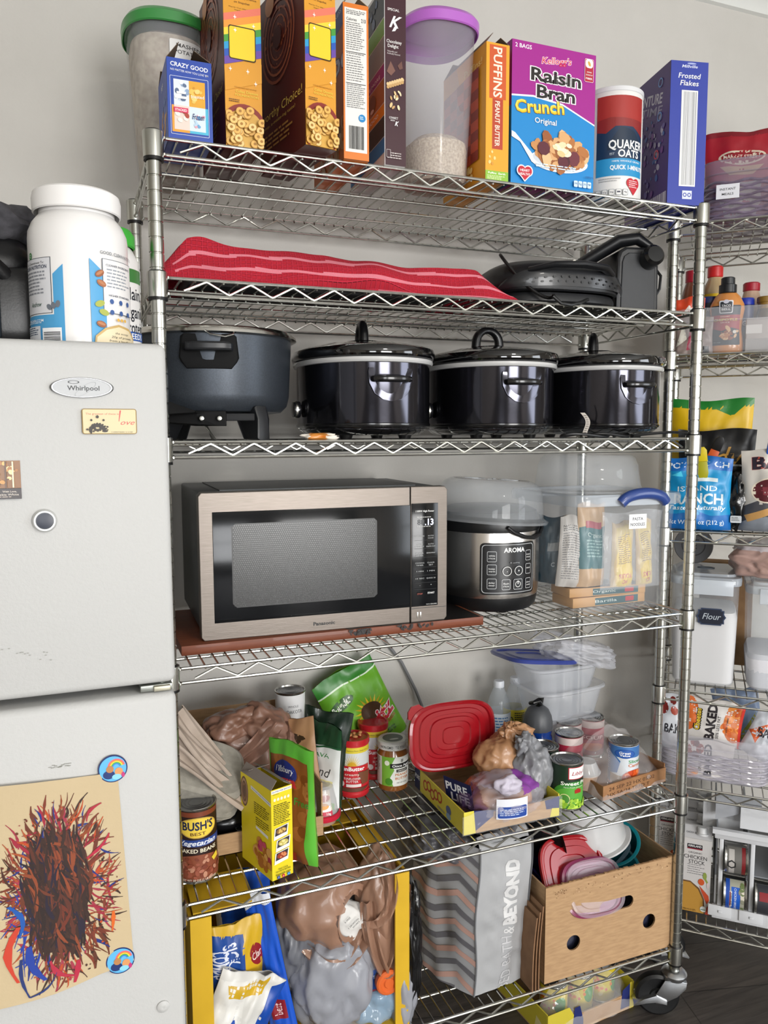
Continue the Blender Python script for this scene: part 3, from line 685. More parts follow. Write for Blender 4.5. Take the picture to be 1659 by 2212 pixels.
# 4 orange box -----------------------------------------------------
def orange_front(A):
    A.R(.06, .05, .92, .97, '#eceae4'); A.T('Nutrition Facts', .5, .955, .012, '#222', w=.74); A.L(.12, .925, .86, .945, 2, '#444', 1); A.T('Calories', .33, .9, .018, '#222', w=.4); A.T('210', .8, .9, .024, '#222', w=.18)
    A.L(.12, .7, .86, .88, 13, '#666', 2, .35); A.R(.1, .69, .88, .694, '#222'); A.L(.12, .5, .86, .685, 12, '#777', 4, .35); A.R(.1, .49, .88, .494, '#222'); A.L(.12, .33, .86, .485, 12, '#8a8a8a', 5)
    A.E(.72, .275, .14, None, '#1787c8'); A.L(.63, .262, .81, .285, 2, '#e8f2fa', 2); A.bars(.2, .07, .8, .22, n=22)
def orange_side(A):
    A.R(0, 0, 1, 1, '#d8701e'); A.P([(0, .8), (1, .86), (1, 1), (0, 1)], '#3a56a6'); A.T('ESSENTIAL GOODNESS', .5, .95, .025, '#dfe6f2', w=.9, rot=3)
    A.T('Good', .6, .66, .15, '#e8ecf6', w=1.1, b=.04, out='#27397f', ow=.06); A.C(50, (.6, .16, .5, .16), (.006, .016), ['#b98a5c', '#d2a877', '#8f6238', '#e0bd90', '#c8985e'], 8); A.P([(0, .3), (.25, .4), (.6, .55), (.62, .53), (.27, .37), (0, .26)], '#8d8f92')
carton('cereal_box', 'orange cereal box showing its white nutrition facts panel and barcode', 'cereal box', .337, -.008, 0, .049, .19, .272, TOP, '#e07a22', orange_front, orange_side, group='open cereal boxes on the top shelf', opened=True)
# 5 special K ------------------------------------------------------
def sk_front(A):
    A.R(0, 0, 1, 1, '#3c1822'); A.R(0, 0, .02, 1, '#e8e4e2'); A.T('SPECIAL', .42, .865, .014, '#f0ecea', w=.55)
    A.T('K', .52, .80, .062, '#fbfafa', b=.05, sh=.45, w=.6); A.P([(.35, .745), (.5, .75), (.62, .775), (.56, .785), (.45, .77)], '#fbfafa')
    A.T('Chocolatey', .45, .69, .018, '#f2eeec', w=.7); A.T('Delight', .4, .665, .018, '#f2eeec', w=.5); A.T('Naturally and', .36, .635, .009, '#e0d8d6', w=.45, b=0); A.T('Artificially Flavored', .42, .622, .009, '#e0d8d6', w=.6, b=0)
    A.P([(.1, .52), (.28, .58), (.5, .53), (.3, .5)], '#7a5347'); A.P([(.6, .56), (.8, .59), (.85, .55), (.7, .54)], '#6b463c')
    for i in range(7): A.E(.16 + i * .11, .45 + i * .006, .075, .012, '#e3c38c', 10, .6); A.E(.16 + i * .11, .435 + i * .006, .07, .010, '#c9a066', 10, -.5)
    A.C(10, (.5, .37, .4, .05), (.003, .0055), ['#e3c38c', '#f0dcb4', '#c9a066'], 3, asp=.5)
    A.T('CONNECT', .4, .265, .012, '#f2eeec', w=.42); A.T('WITH', .35, .25, .009, '#f2eeec', w=.2); A.T('K', .55, .235, .025, '#fff', b=.05, sh=.4, w=.2)
    A.L(.1, .03, .8, .07, 3, '#c9bfbc', 3); A.FR(.06, .04, .26, .085, .001, .0005, '#e8e2e0', '#3c1822')
def sk_side(A):
    A.R(0, 0, 1, 1, '#e6e4e4'); bands = [(.8, .98, '#2d3540'), (.7, .8, '#6fae3c'), (.55, .7, '#8c9096'), (.47, .55, '#9a2f83'), (.33, .47, '#a8663c'), (.26, .33, '#e08a24'), (.14, .26, '#35373c'), (.05, .14, '#2c7ec4')]
    for a, b_, c in bands: A.P([(0, a - .02), (1, a + .02), (1, b_ + .015), (0, b_ - .025)], c)
    A.C(14, (.6, .9, .35, .06), (.006, .012), ['#3f4f6a', '#55678a', '#26303f'], 3); A.T('MOVE MORE', .65, .5, .02, '#f2dcf0', w=.5, rot=5); A.T('GOOD', .7, .3, .02, '#fff', w=.3, rot=5); A.E(.68, .4, .1, .05, '#7d4a33'); A.E(.68, .36, .05, .012, '#e8d0c8')
carton('cereal_box', 'dark maroon Chocolatey Delight cereal box with a large white letter K', 'cereal box', .418, -.006, 0, .043, .19, .32, TOP, '#dcd9d9', sk_front, sk_side, group='open cereal boxes on the top shelf')
# 6 puffins --------------------------------------------------------
def puf_front(A):
    A.R(0, 0, 1, 1, '#eda62c'); A.R(.14, .6, .86, .985, '#cf5a2b'); A.T('PUFFINS', .5, .79, .40, '#f6e2d0', rot=-90, b=.04, w=None, sx=.5) if False else None
    A.R(.28, .235, .74, .6, '#b8432a')
    A.rotT('PUFFINS', .5, .79, .36, .36, '#f7e6d4'); A.rotT('PEANUT BUTTER', .5, .42, .33, .2, '#f7e6d4')
    A.R(0, 0, 1, .075, '#8fbf3f'); A.T('Puffins', .3, .058, .014, '#fff', w=.36); A.T('Earth', .72, .058, .014, '#fff', w=.3); A.L(.08, .008, .9, .04, 3, '#e4f0c0', 4)
    A.C(5, (.25, .17, .14, .05), (.002, .004), ['#f4d48a', '#d99a3a'], 3)
def _rotT(s, txt, cu, cv, length, width, c, b=.04):
    """text running downwards: length along v, width (cap height) along u, as fractions"""
    V, F = glyphs(txt, b, 0); x0 = min(v[0] for v in V); x1 = max(v[0] for v in V)
    s._put([(cu + (v[1] - .35) / .7 * width, cv - (v[0] - (x0 + x1) / 2) / (x1 - x0) * length) for v in V], F, c)
Art.rotT = _rotT
def puf_side(A):
    A.R(0, 0, 1, 1, '#eda62c')
    for i in range(5):
        for j in range(9): A.P([(.02 + i * .17, .16 + j * .075 + i * .004), (.19 + i * .17, .16 + j * .075 + i * .004 + .004), (.19 + i * .17, .235 + j * .075 + i * .004 + .004), (.02 + i * .17, .235 + j * .075 + i * .004)], '#c24a2a' if (i + j) % 2 else '#8f2f20')
    A.T('Puffins!', .75, .88, .05, '#f6d070', w=.4); A.C(4, (.8, .12, .15, .06), (.006, .01), ['#f4d48a'], 4)
carton('cereal_box', 'narrow orange PUFFINS peanut butter cereal box standing against the purple and blue box', 'cereal box', .638, .006, 0, .052, .19, .262, TOP, '#eda62c', puf_front, puf_side, opened=True, inner='#7d6a58', group='open cereal boxes on the top shelf')
# 7 raisin bran ----------------------------------------------------
def rb_front(A):
    A.R(0, 0, 1, 1, '#1787cc'); A.P([(0, .62), (.25, .635), (.6, .61), (1, .50), (1, 1), (0, 1)], '#a3218c'); A.P([(0, .612), (.25, .627), (.6, .602), (1, .492), (1, .503), (.6, .614), (.25, .64), (0, .624)], '#e8eef8')
    A.T('2 BAGS', .13, .965, .028, '#fff', w=.19); A.T("Kellogg's", .52, .905, .045, '#d3244a', w=.36, sh=.25, rot=6, out='#fff', ow=.07)
    for tx, v, wd in (('Raisin', .79, .6), ('Bran', .675, .46)): A.T(tx, .52, v, .088, '#26211f', w=wd, b=.05, out='#f6f4f2', ow=.10)
    A.T('Crunch', .33, .565, .085, '#f2c21c', w=.58, b=.05, rot=5, out='#8a5a10', ow=.045); A.T('Crunch', .325, .572, .08, '#ffe060', w=.57, b=.0, rot=5)
    A.T('Original', .4, .47, .038, '#f8fbff', w=.26, out='#0d4f92', ow=.03)
    A.FR(.86, .80, .97, .965, .003, .0008, '#f4ecee', '#b3283a'); A.RR(.87, .9, .96, .965, .006, '#f4efe8'); A.E(.915, .93, .015, .02, '#d8a84c', 10, .5); A.T('FIBER', .915, .825, .013, '#fff', w=.08); A.T('GOOD', .915, .87, .009, '#fff', w=.06); A.T('SOURCE OF', .915, .85, .009, '#fff', w=.08)
    A.P([(0, .37), (.04, .36), (.26, .22), (.3, .16), (.24, .17), (.1, .3), (0, .33)], '#e9edf2'); A.E(.57, .2, .35, .08, '#eef1f5', 28); A.E(.57, .215, .32, .07, '#c9cfd8', 24)
    A.C(90, (.57, .265, .32, .1), (.008, .021), ['#c98d55', '#b5733d', '#dba973', '#a9683a', '#e4bd8c', '#9a5a30'], 12, asp=.6); A.C(6, (.56, .25, .24, .06), (.012, .017), ['#4a1c26', '#5d2430', '#6e2f38'], 14, asp=.9); A.C(10, (.6, .29, .1, .045), (.006, .012), ['#f0dcb0', '#e3c88e', '#fff0cc'], 15, asp=.6)
    A.L(.28, .13, .8, .165, 2, '#d6e8f6', 3); hx, hy = .15, .085
    A.E(hx - .04, hy + .012, .055, None, '#fff', 20); A.E(hx + .04, hy + .012, .055, None, '#fff', 20); A.P([(hx - .093, hy), (hx + .093, hy), (hx, hy - .066)], '#fff')
    A.E(hx - .038, hy + .011, .045, None, '#c62436', 20); A.E(hx + .038, hy + .011, .045, None, '#c62436', 20); A.P([(hx - .08, hy), (hx + .08, hy), (hx, hy - .056)], '#c62436')
    A.T('HEART', hx, hy + .014, .017, '#fff', w=.11); A.T('HEALTHY', hx, hy - .012, .017, '#fff', w=.125)
    for i in range(4): A.RR(.74 + i * .055, .03, .787 + i * .055, .075, .002, '#cfe6f6'); A.T(('190', '5g', '290', '9')[i], .763 + i * .055, .055, .014, '#14588f', w=.035)
    A.T('CEREAL', .93, .11, .012, '#0d4f92', w=.1)
def rb_right(A): A.R(0, 0, 1, 1, '#1478ba'); A.R(0, .55, 1, 1, '#8e1c7a')
carton('cereal_box', 'purple and blue Raisin Bran Crunch cereal box facing forward on the top shelf', 'cereal box', .697, .008, 0, .200, .066, .278, TOP, '#8e1c7a', rb_front, rb_right, rb_right, group='open cereal boxes on the top shelf')
# 8 frosted flakes -------------------------------------------------
def ff_front(A):
    A.R(0, 0, 1, 1, '#2f3f9e'); A.T('Millville', .5, .965, .02, '#dfe4f4', w=.42, sh=.2); A.E(.55, .985, .12, .006, '#aab4de'); A.T('Frosted', .5, .9, .036, '#f4f4fa', w=.6, sh=.15, out='#20307c', ow=.04); A.T('Flakes', .5, .85, .036, '#f4f4fa', w=.5, sh=.15, out='#20307c', ow=.04)
    A.R(.3, .13, .74, .8, '#e6e6e6'); A.bars(.36, .14, .72, .79, '#9a9c9e', 16, 5); A.R(.5, .14, .56, .79, '#cfd0d2')
    A.R(.4, .04, .66, .1, '#d8dcf0'); A.ring(.47, .07, .055, .4, '#2f3f9e', n=6); A.ring(.59, .07, .055, .4, '#2f3f9e', n=6)
def ff_side(A):
    A.R(0, 0, 1, 1, '#41286c'); A.P([(0, 0), (.45, 0), (.5, .12), (0, .12)], '#9d8fb4'); A.bars(.3, .0, .98, .1, '#d8d4e0', 30, 4); A.T('ADVENTURE', .45, .85, .07, '#b9b6c4', w=.8, rot=-14, b=.05); A.T('TIME', .6, .74, .06, '#8f8ba4', w=.5, rot=-14)
    A.C(50, (.62, .45, .3, .32), (.003, .009), ['#8a86a0', '#5e5290', '#6a3a86', '#a8a4b8', '#3a5a9a'], 6); A.ring(.8, .9, .05, .3, '#5a86c4'); A.ring(.8, .66, .05, .3, '#5a86c4'); A.ring(.75, .4, .05, .3, '#d0405a')
carton('cereal_box', 'royal blue Frosted Flakes box standing at the right end of the top shelf', 'cereal box', 1.093, .008, -12, .088, .2, .302, TOP, '#2f3f9e', ff_front, ff_side, group='open cereal boxes on the top shelf')
# 9 quaker canister ------------------------------------------------
qx, qy, qr = 1.0, .083, .064
t = th('oatmeal_canister', 'round white oats canister with a red and navy label', 'canister', (qx, qy, TOP), 0)
m = MB(); m.lathe([(0, 0), (qr - .001, 0), (qr, .002), (qr, .232), (0, .232)], M('#e6e4e0', .45), n=56)
fa = facing(qx, qy) + 6
A = Art(m, fcyl((0, 0), qr, .0, .235, fa, 180), qr * PI, .235, su=20)
A.R(.30, .26, .86, .93, '#1c3350'); A.P([(.30, .62), (.4, .60), (.5, .66), (.7, .66), (.86, .58), (.86, .93), (.30, .93)], '#8d2a28'); A.P([(.30, .72), (.45, .74), (.86, .72), (.86, .93), (.30, .93)], '#a8322c'); A.P([(.42, .5), (.56, .66), (.72, .62), (.84, .5), (.84, .45), (.42, .45)], '#14283f')
A.R(.30, .22, .86, .375, '#2b93c8'); A.T('QUAKER', .64, .5, .075, '#f4f4f2', w=.42, b=.05); A.T('OATS', .66, .42, .065, '#f4f4f2', w=.26, b=.05); A.T('EST', .47, .415, .02, '#b9c2cc', w=.05); A.T('100% WHOLE GRAIN', .64, .35, .016, '#eaf5fb', w=.34); A.T('QUICK 1-MINUTE', .66, .295, .038, '#fff', w=.42, b=.05)
A.R(.0, .55, .14, .66, '#1c3350'); A.R(.0, .3, .14, .5, '#1c3350'); A.L(.02, .33, .12, .47, 6, '#c8d2dc', 3); A.L(.34, .16, .58, .2, 2, '#aaa', 4)
A.E(.68, .16, .05, None, '#c32a36', 18); A.E(.76, .16, .05, None, '#c32a36', 18); A.P([(.632, .145), (.808, .145), (.72, .05)], '#c32a36'); A.L(.66, .11, .78, .18, 4, '#f4d8d8', 7)
for i in range(5): A.RR(.3 + i * .072, .045, .36 + i * .072, .1, .002, '#9aa0a4'); A.RR(.306 + i * .072, .049, .354 + i * .072, .096, .002, '#e6e4e0'); A.T(('150', '0.5g', '0mg', '1', '4g')[i], .33 + i * .072, .075, .014, '#445', w=.035)
m.obj('canister_body', t)
m = MB(); m.lathe([(qr + .0005, .228), (qr + .0015, .229), (qr + .0015, .237), (qr, .2385), (qr - .003, .2385), (qr - .004, .2365), (0, .2365)], M('#e9e9ea', .35, alpha=.9), n=56); m.obj('lid', t)
# 10 oats / purple lidded keeper, 11 mashed potato / green lidded keeper ------------
def keeper(label, x, y, r0, r1, h, lidc, fillh, fillm, rz, cat='container', sticker=None, sy=1.35):
    t = th('cereal_keeper', label, cat, (x, y, TOP), rz); CL = clear('#cfcfd6', .30, .15)
    m = MB(); prof = [(0, .0015), (r0 - .004, .0015), (r0, .006), (r0 + (r1 - r0) * .5, h * .5), (r1, h - .012), (r1 + .003, h - .01), (r1 + .003, h)]
    m.lathe(prof, CL, n=64, sy=sy, e=2.6)
    for a in (60, 120): pass
    if sticker: sticker(m, r0, r1, h, sy)
    m.obj('container_body', t)
    m = MB(); rf = r0 + (r1 - r0) * fillh / h - .0035
    def wob(a, z): return 1.0
    m.lathe([(0, .003), (r0 - .005, .003), (r0 - .003, .007), (rf, fillh - .02), (rf - .002, fillh - .006), (rf * .7, fillh + .008), (rf * .4, fillh + .012), (0, fillh + .006)], fillm, n=48, sy=sy, e=2.6); o = m.obj('contents', t)
    m = MB(); lm = M(lidc, .35, coat=.2); tilt = .16
    def lz(x_, y_): return h + .018
    m.lathe([(r1 + .006, h - .014), (r1 + .008, h - .012), (r1 + .009, h + .004), (r1 + .004, h + .012), (r1 - .004, h + .016), (r1 * .85, h + .018), (r1 * .82, h + .014), (0, h + .014)], lm, n=64, sy=sy, e=2.5)
    m.lathe([(.026, h + .014), (.026, h + .019), (.022, h + .021), (0, h + .021)], lm, n=32, c=(0, -.03, 0), sx=1.3)
    m.obj('lid', t)
    return t
OATS = noisemat('oat_flakes', '#b39f84', '#dfcdb2', 220, rough=.9, bump=.8); MASH = noisemat('potato_flakes', '#b9ab96', '#d8cdb9', 60, rough=.95, bump=.8)
keeper('tall clear keeper with a purple lid and a little oatmeal in the bottom', .568, .098, .060, .074, .300, '#b566c4', .085, OATS, 0, sy=1.15)
def stick(m, r0, r1, h, sy):
    A = Art(m, fcyl((0, 0), 0, 0, h, -72, 60, sy=sy, rr=lambda v: r0 + (r1 - r0) * v + .001, e=2.6), .07, h, su=8, clip=False)
    A.RR(.15, .74, 1.15, .86, .003, '#eeeeec'); A.T('MASHED', .62, .825, .024, '#3a3a3a', w=.62, b=.02); A.T('POTATOES', .62, .785, .024, '#3a3a3a', w=.7, b=.02)
keeper('tall clear keeper with a green lid, full of mashed potato flakes', .058, .270, .060, .076, .285, '#3c8f46', .262, MASH, 0, sticker=stick, sy=1.2)

# ================================================================ on the fridge
FT = 1.555
t = th('protein_tub', 'big white screw-top protein powder tub on top of the fridge', 'tub', (-.128, -.212, FT)); r = .066
PL = M('#eceae8', .35, coat=.3)
m = MB(); m.lathe([(0, 0), (r - .006, 0), (r, .006), (r, .150), (r - .001, .160), (r - .006, .172), (r - .013, .181), (r - .016, .184), (r - .016, .190), (0, .190)], PL, n=64)
A = Art(m, fcyl((0, 0), r, .0, .16, facing(-.128, -.212), 180), r * PI, .16, su=24)
BL = '#4f9fd0'
A.P([(.02, .0), (.40, .0), (.40, .68), (.33, .60), (.33, .27), (.02, .27)], BL); A.R(.03, .28, .32, .74, '#3a4048'); A.R(.035, .285, .315, .735, '#d9dade'); A.E(.13, .765, .022, None, '#2d7a34'); A.ring(.13, .765, .012, .3, '#e8f4e8')
A.T('Our Commitment To:', .17, .70, .02, '#333', w=.2, sh=.3, b=0); A.T('CLEAN NUTRITION', .17, .665, .03, '#26304a', w=.24, b=.03); A.L(.05, .43, .29, .63, 7, '#8a8d94', 3); A.T('Andrew', .18, .36, .04, '#3a5a4a', w=.12, sh=.5, b=0)
for i in range(3): A.E(.30 + .03 * i, .33 + .012 * i, .016, .03, '#6d737c', 10, .8 - i * .5)
A.T('ORGAIN.COM', .16, .225, .022, '#f0f6fa', w=.18); A.L(.06, .195, .3, .21, 1, '#d0e6f2', 2)
A.R(.03, .0, .22, .18, '#d5d8dd'); A.L(.04, .1, .2, .17, 4, '#40506a', 5); A.R(.24, .01, .38, .16, '#eef0f2'); A.bars(.25, .02, .37, .13, n=14, vert=False); A.ring(.15, .05, .02, .2, '#444'); A.R(.06, .02, .1, .08, '#26282c'); A.ring(.2, .05, .012, .2, '#444')
A.P([(.56, .0), (.56, .74), (.66, .62), (.66, .0)], BL); A.T('GOOD, CLEAN NUTRITION', .80, .80, .026, '#5a6068', w=.34, b=.01); A.R(.64, .30, .93, .75, '#60666e'); A.R(.645, .305, .925, .745, '#eceae8')
A.T('CLEANER INGREDIENTS', .78, .70, .018, '#26304a', w=.23); A.L(.67, .5, .9, .67, 6, '#9aa0a8', 6, .4); A.T('HIGHER STANDARDS', .78, .45, .016, '#26304a', w=.2)
for i in range(3):
    for j in range(2): A.E(.70 + i * .075, .40 - j * .09, .016, None, '#3f5f9a'); A.L(.68 + i * .075, .372 - j * .09, .72 + i * .075, .38 - j * .09, 1, '#99a', 2)
for (a, b_, rr_, c) in ((.62, .62, .6, '#96552e'), (.63, .54, -.5, '#a5623a'), (.615, .37, .4, '#a8b04a'), (.64, .3, -.3, '#a8b04a'), (.62, .2, -.3, '#96552e')): A.E(a, b_, .032, .026, c, 14, rr_); A.E(a, b_ + .004, .026, .012, '#b87a50' if '96' in c or 'a5' in c else c, 12, rr_)
for i in range(3): A.E(.74 + i * .03, .25, .012, .014, '#e0b050', 9)
A.P([(.57, 0), (.58, .1), (.64, .17), (.74, .21), (.84, .19), (.92, .12), (.95, 0)], '#c8a86a'); A.P([(.58, 0), (.59, .09), (.65, .155), (.74, .19), (.84, .17), (.91, .1), (.94, 0)], '#e8d8b4')
for i, s_ in enumerate(('the scoop:', '20g of protein', 'from a handful of', 'organic nuts and seeds')): A.T(s_, .77, .135 - i * .033, .018, '#3a3a3a', w=(.12, .18, .21, .26)[i], b=0, sh=.2)
m.obj('tub_body', t)
m = MB(); m.lathe([(r - .010, .1865), (r - .008, .188), (r - .0075, .205), (r - .009, .213), (r - .013, .216), (0, .2165)], M('#f1efed', .4), n=64, wob=lambda a, z: 1 + (.006 if int(a * 40) % 2 else 0) if z < .21 else 1); m.obj('screw_lid', t)
t = th('protein_tub', 'white protein tub with a bright green lid, behind the bigger tub', 'tub', (-.083, -.02, FT)); r = .052
m = MB(); m.lathe([(0, 0), (r - .004, 0), (r, .004), (r, .165), (r - .01, .185), (r - .014, .19), (0, .19)], PL, n=48)
A = Art(m, fcyl((0, 0), r, .0, .18, facing(-.083, -.02) + 35, 100), r * PI * .55, .18, su=12)
A.R(0, .72, 1, .84, '#3b7a3a'); A.T('plain.', .68, .62, .11, '#20242c', w=.5); A.T('organic', .68, .46, .11, '#20242c', w=.6); A.T('protein', .68, .32, .11, '#20242c', w=.55); A.R(.3, .2, 1, .28, '#2c5aa8'); A.T('SEEDS', .7, .24, .05, '#fff', w=.4); A.E(.7, .1, .12, None, '#c8307a'); A.E(.9, .03, .1, .02, '#2f7a3a', 10, .4)
m.obj('tub_body', t)
m = MB(); m.lathe([(r - .009, .188), (r - .006, .19), (r - .006, .208), (r - .012, .217), (0, .219)], M('#3fae3c', .4), n=48); m.obj('screw_lid', t)
t = th('waffle_maker', 'black kitchen appliance at the left end of the fridge top', 'appliance', (-.29, -.09, FT)); BK = M('#141416', .35, bump=(300, .05)); BK2 = M('#1d2024', .45)
m = MB(); m.box(-.12, -.10, .0, .12, .16, .125, BK, .03, 4); m.obj('lower_housing', t)
m = MB(); m.blob((0, .02, .13), (.118, .13, .045), BK, 3, amp=.03, fr=1, sub=4, fine=0, sq=.4); m.obj('upper_housing', t)
m = MB(); m.box(.02, -.112, .015, .058, -.098, .105, M('#2b3238', .35), .006, 3)
A = Art(m, fplane((.02, -.1125, .015), (1, 0, 0), (0, 0, 1), .038, .09), .038, .09); A.L(.35, .1, .7, .13, 1, '#9aa4ac', 1); A.T('III', .45, .5, .06, '#8f9aa2', b=0); m.obj('control_strip', t)
m = MB(); m.tube([(.07, -.085, .10), (.03, -.115, .135), (-.05, -.118, .155), (-.11, -.10, .16)], [.012, .014, .014, .012], BK, 12); m.obj('carry_handle', t)
m = MB(); m.blob((-.005, 0, 0), (.085, .08, .035), noisemat('grey_cloth', '#3a393d', '#4a494e', 90, .9, .4), 8, amp=.3, fr=2, sub=4, fine=.1); tag(m.obj('grey_cloth', None, (-.262, -.10, FT + .180)), 'crumpled dark grey cloth lying on the black appliance on the fridge', 'cloth')
# ================================================================ shelf 5: towel, grill, knife sharpener-like appliance
L5 = S[5]
TOW = bpy.data.materials.new('red_waffle_towel'); TOW.use_nodes = True
def _tow():
    nt = TOW.node_tree; b = nt.nodes['Principled BSDF']; L = nt.links.new; t = nt.nodes.new('ShaderNodeTexCoord'); mp = nt.nodes.new('ShaderNodeMapping'); mp.inputs['Scale'].default_value = (105, 105, 105)
    br = nt.nodes.new('ShaderNodeTexBrick'); br.offset = 0; br.inputs['Scale'].default_value = 1; br.inputs['Brick Width'].default_value = 1; br.inputs['Row Height'].default_value = .8; br.inputs['Mortar Size'].default_value = .13; br.inputs['Mortar Smooth'].default_value = .6
    br.inputs['Color1'].default_value = lin('#a81629'); br.inputs['Color2'].default_value = lin('#b01a2d'); br.inputs['Mortar'].default_value = lin('#c4263d')
    L(t.outputs['UV'], mp.inputs[0]); L(mp.outputs[0], br.inputs[0]); bp = nt.nodes.new('ShaderNodeBump'); bp.inputs['Strength'].default_value = .9; bp.inputs['Distance'].default_value = .004
    L(br.outputs['Color'], b.inputs['Base Color']); L(br.outputs['Fac'], bp.inputs['Height']); L(bp.outputs[0], b.inputs['Normal']); b.inputs['Roughness'].default_value = .95; b.inputs['Sheen Weight'].default_value = .0
_tow()
PINK = M('#dd7f8c', .95, bump=(700, .5))
def towel():
    m = MB(); w, d = .662, .23
    # section profile: v 0..1 from the front hem up, over the top and down the back
    def fn(u, v):
        x = u * w; hN = .064 * (1 - .10 * u) + .004 * math.sin(u * 7) - .045 * max(0, (u - .93) / .07) ** 1.3
        hN = max(hN + .010 * math.exp(-((u - .10) / .06) ** 2) - .045 * max(0, .07 - u) / .07, .018)
        if v < .42:
            k = v / .42; y = -.002 + .02 * k + .012 * math.sin(k * PI) * math.sin(u * 9); z = .004 + hN * k
            y -= .010 * math.sin(k * PI)
        elif v < .62:
            k = (v - .42) / .2; y = .018 + k * (d - .06); z = .004 + hN + .008 * math.sin(k * PI) - .02 * k * u
        else:
            k = (v - .62) / .38; y = d - .042 + .03 * k; z = (.004 + hN - .02 * u) * (1 - k) + .003
        sl = max(0, (u - .82) / .18); x += -.02 * (v if v < .42 else .42) * (1 if u < .5 else -1) + sl * (.42 - min(v, .42)) * .14
        z += .007 * noise.noise(Vector((x * 14, y * 14, v * 3))) * min(1, v * 4); y += .012 * noise.noise(Vector((x * 9, z * 20, 4)))
        return Vector((x, y, z))
    def mt(u, v):
        s1 = .235 + .05 * math.sin(u * 3 - .3); s2 = .12 + .05 * math.sin(u * 2.6)
        if u > .03 and (abs(v - s1 - .05) < .018 or abs(v - s2 + .0) < .02): return PINK
        if v < .02 and u > .6: return PINK
        return TOW
    m.grid(fn, 110, 62, mt)
    for s_ in (0, 1):  # ends
        pts = [fn(s_, k / 30) for k in range(31)]; c = sum(pts, Vector()) / 31; c.x += (-.004 if s_ == 0 else .006)
        for k in range(30): m.face([pts[k], pts[k + 1], c], TOW)
    bmesh.ops.remove_doubles(m.bm, verts=m.bm.verts[:], dist=1e-5)
    uvl = m.bm.loops.layers.uv.new('UVMap')
    for f in m.bm.faces:
        f.smooth = True
        for l in f.loops: co = l.vert.co; l[uvl].uv = (co.x, co.z * .9 + co.y * .9)
    o = m.obj('kitchen_towel', None, (.018, .028, L5), 0, ang=60)
    tag(o, 'red waffle-weave kitchen towel with pink stripes laid over a long bundle, second shelf', 'towel')
towel()
m = MB(); m.box(0, 0, 0, .55, .14, .045, M('#1a1a1c', .6), .01); tag(m.obj('black_tray', None, (.06, .075, L5)), 'black tray hidden under the red towel, seen through the shelf wires', 'tray')
# grill ---------------------------------------------------------------
GB = M('#17181b', .38, bump=(500, .06)); GB2 = M('#0e0e10', .2, coat=.4)
t = th('contact_grill', 'black domed contact grill between the red towel and the upright black appliance', 'grill', (.878, .155, L5), -4)
m = MB(); m.lathe([(0, .006), (.95, .006), (1.0, .012), (1.0, .022), (.97, .030), (0, .030)], GB, n=64, sx=.150, sy=.118, e=2.8); m.obj('base', t)
for x in (-.09, .09):
    for y in (-.07, .07): m = MB(); m.lathe([(0, 0), (.011, 0), (.013, .008), (0, .008)], BLACKR, n=16, c=(x, y, 0)); m.obj('foot', t)
m = MB(); m.lathe([(.97, .033), (1.02, .036), (1.05, .048), (1.04, .066), (.98, .086), (.86, .098), (.6, .106), (.3, .109), (0, .110)], GB, n=72, sx=.152, sy=.120, e=2.9); m.obj('lid', t)
def lidp(u, v, off=0):  # front of the lid, u across, v up
    a = math.radians(-150 + 120 * u); e = 2.9; ca, sa = math.cos(a), math.sin(a); k = (abs(ca) ** e + abs(sa) ** e) ** (-1 / e)
    return ca * k, sa * k
m = MB()
def arc(u, v):
    ca, sa = lidp(u, v); z0 = .036 + .006 * math.sin(PI * u); z1 = .040 + .050 * math.sin(PI * u) ** .7; z = z0 + (z1 - z0) * v; rr = 1.075 + .02 * math.sin(PI * v)
    return Vector((.152 * rr * ca, .120 * rr * sa, z))
m.grid(arc, 40, 10, M('#1e1f22', .3, coat=.2)); A = Art(m, lambda u, v, o: arc(u, v) + Vector((0, -.0008 - o, 0)), .26, .05, su=20)
for r_ in range(2):
    for k in range(13):
        u = .18 + k * .053 + r_ * .02; A.E(u, .2 + r_ * .2, .010, .055, '#060607', 8, .4)
m.obj('front_vent_panel', t)
m = MB(); m.tube([(-.10, -.112, .074), (-.06, -.150, .080), (0, -.160, .082), (.06, -.150, .080), (.10, -.112, .074)], [.010, .012, .013, .012, .010], GB, 12, flat=.6); m.obj('lid_handle', t)
m = MB(); m.lathe([(0, 0), (.006, 0), (.006, .004), (0, .006)], M('#d8d4c8', .3, coat=.5), n=14); m.xf(0, Matrix.Translation((-.022, -.160, .083)) @ Matrix.Rotation(PI / 2, 4, 'X')); m.obj('indicator_lens', t, ang=60)
m = MB(); m.lathe([(0, 0), (.012, 0), (.011, .012), (0, .013)], GB2, n=20, c=(-.045, .02, .108)); m.obj('lid_knob', t)
m = MB(); pts = []
for k in range(26):
    q = k / 25; pts.append((-.135 - .025 * math.sin(q * PI * 2) + q * .06, -.05 - q * .12 * 1.0, .112 - .118 * q + .018 * math.sin(q * PI * 2.4)))
pts += [(-.055, -.168, -.002), (-.03, -.166, -.004), (.0, -.158, .004), (.02, -.150, .012)]
m.tube(pts, .0036, BLACKR, 8); m.obj('power_cord', t)
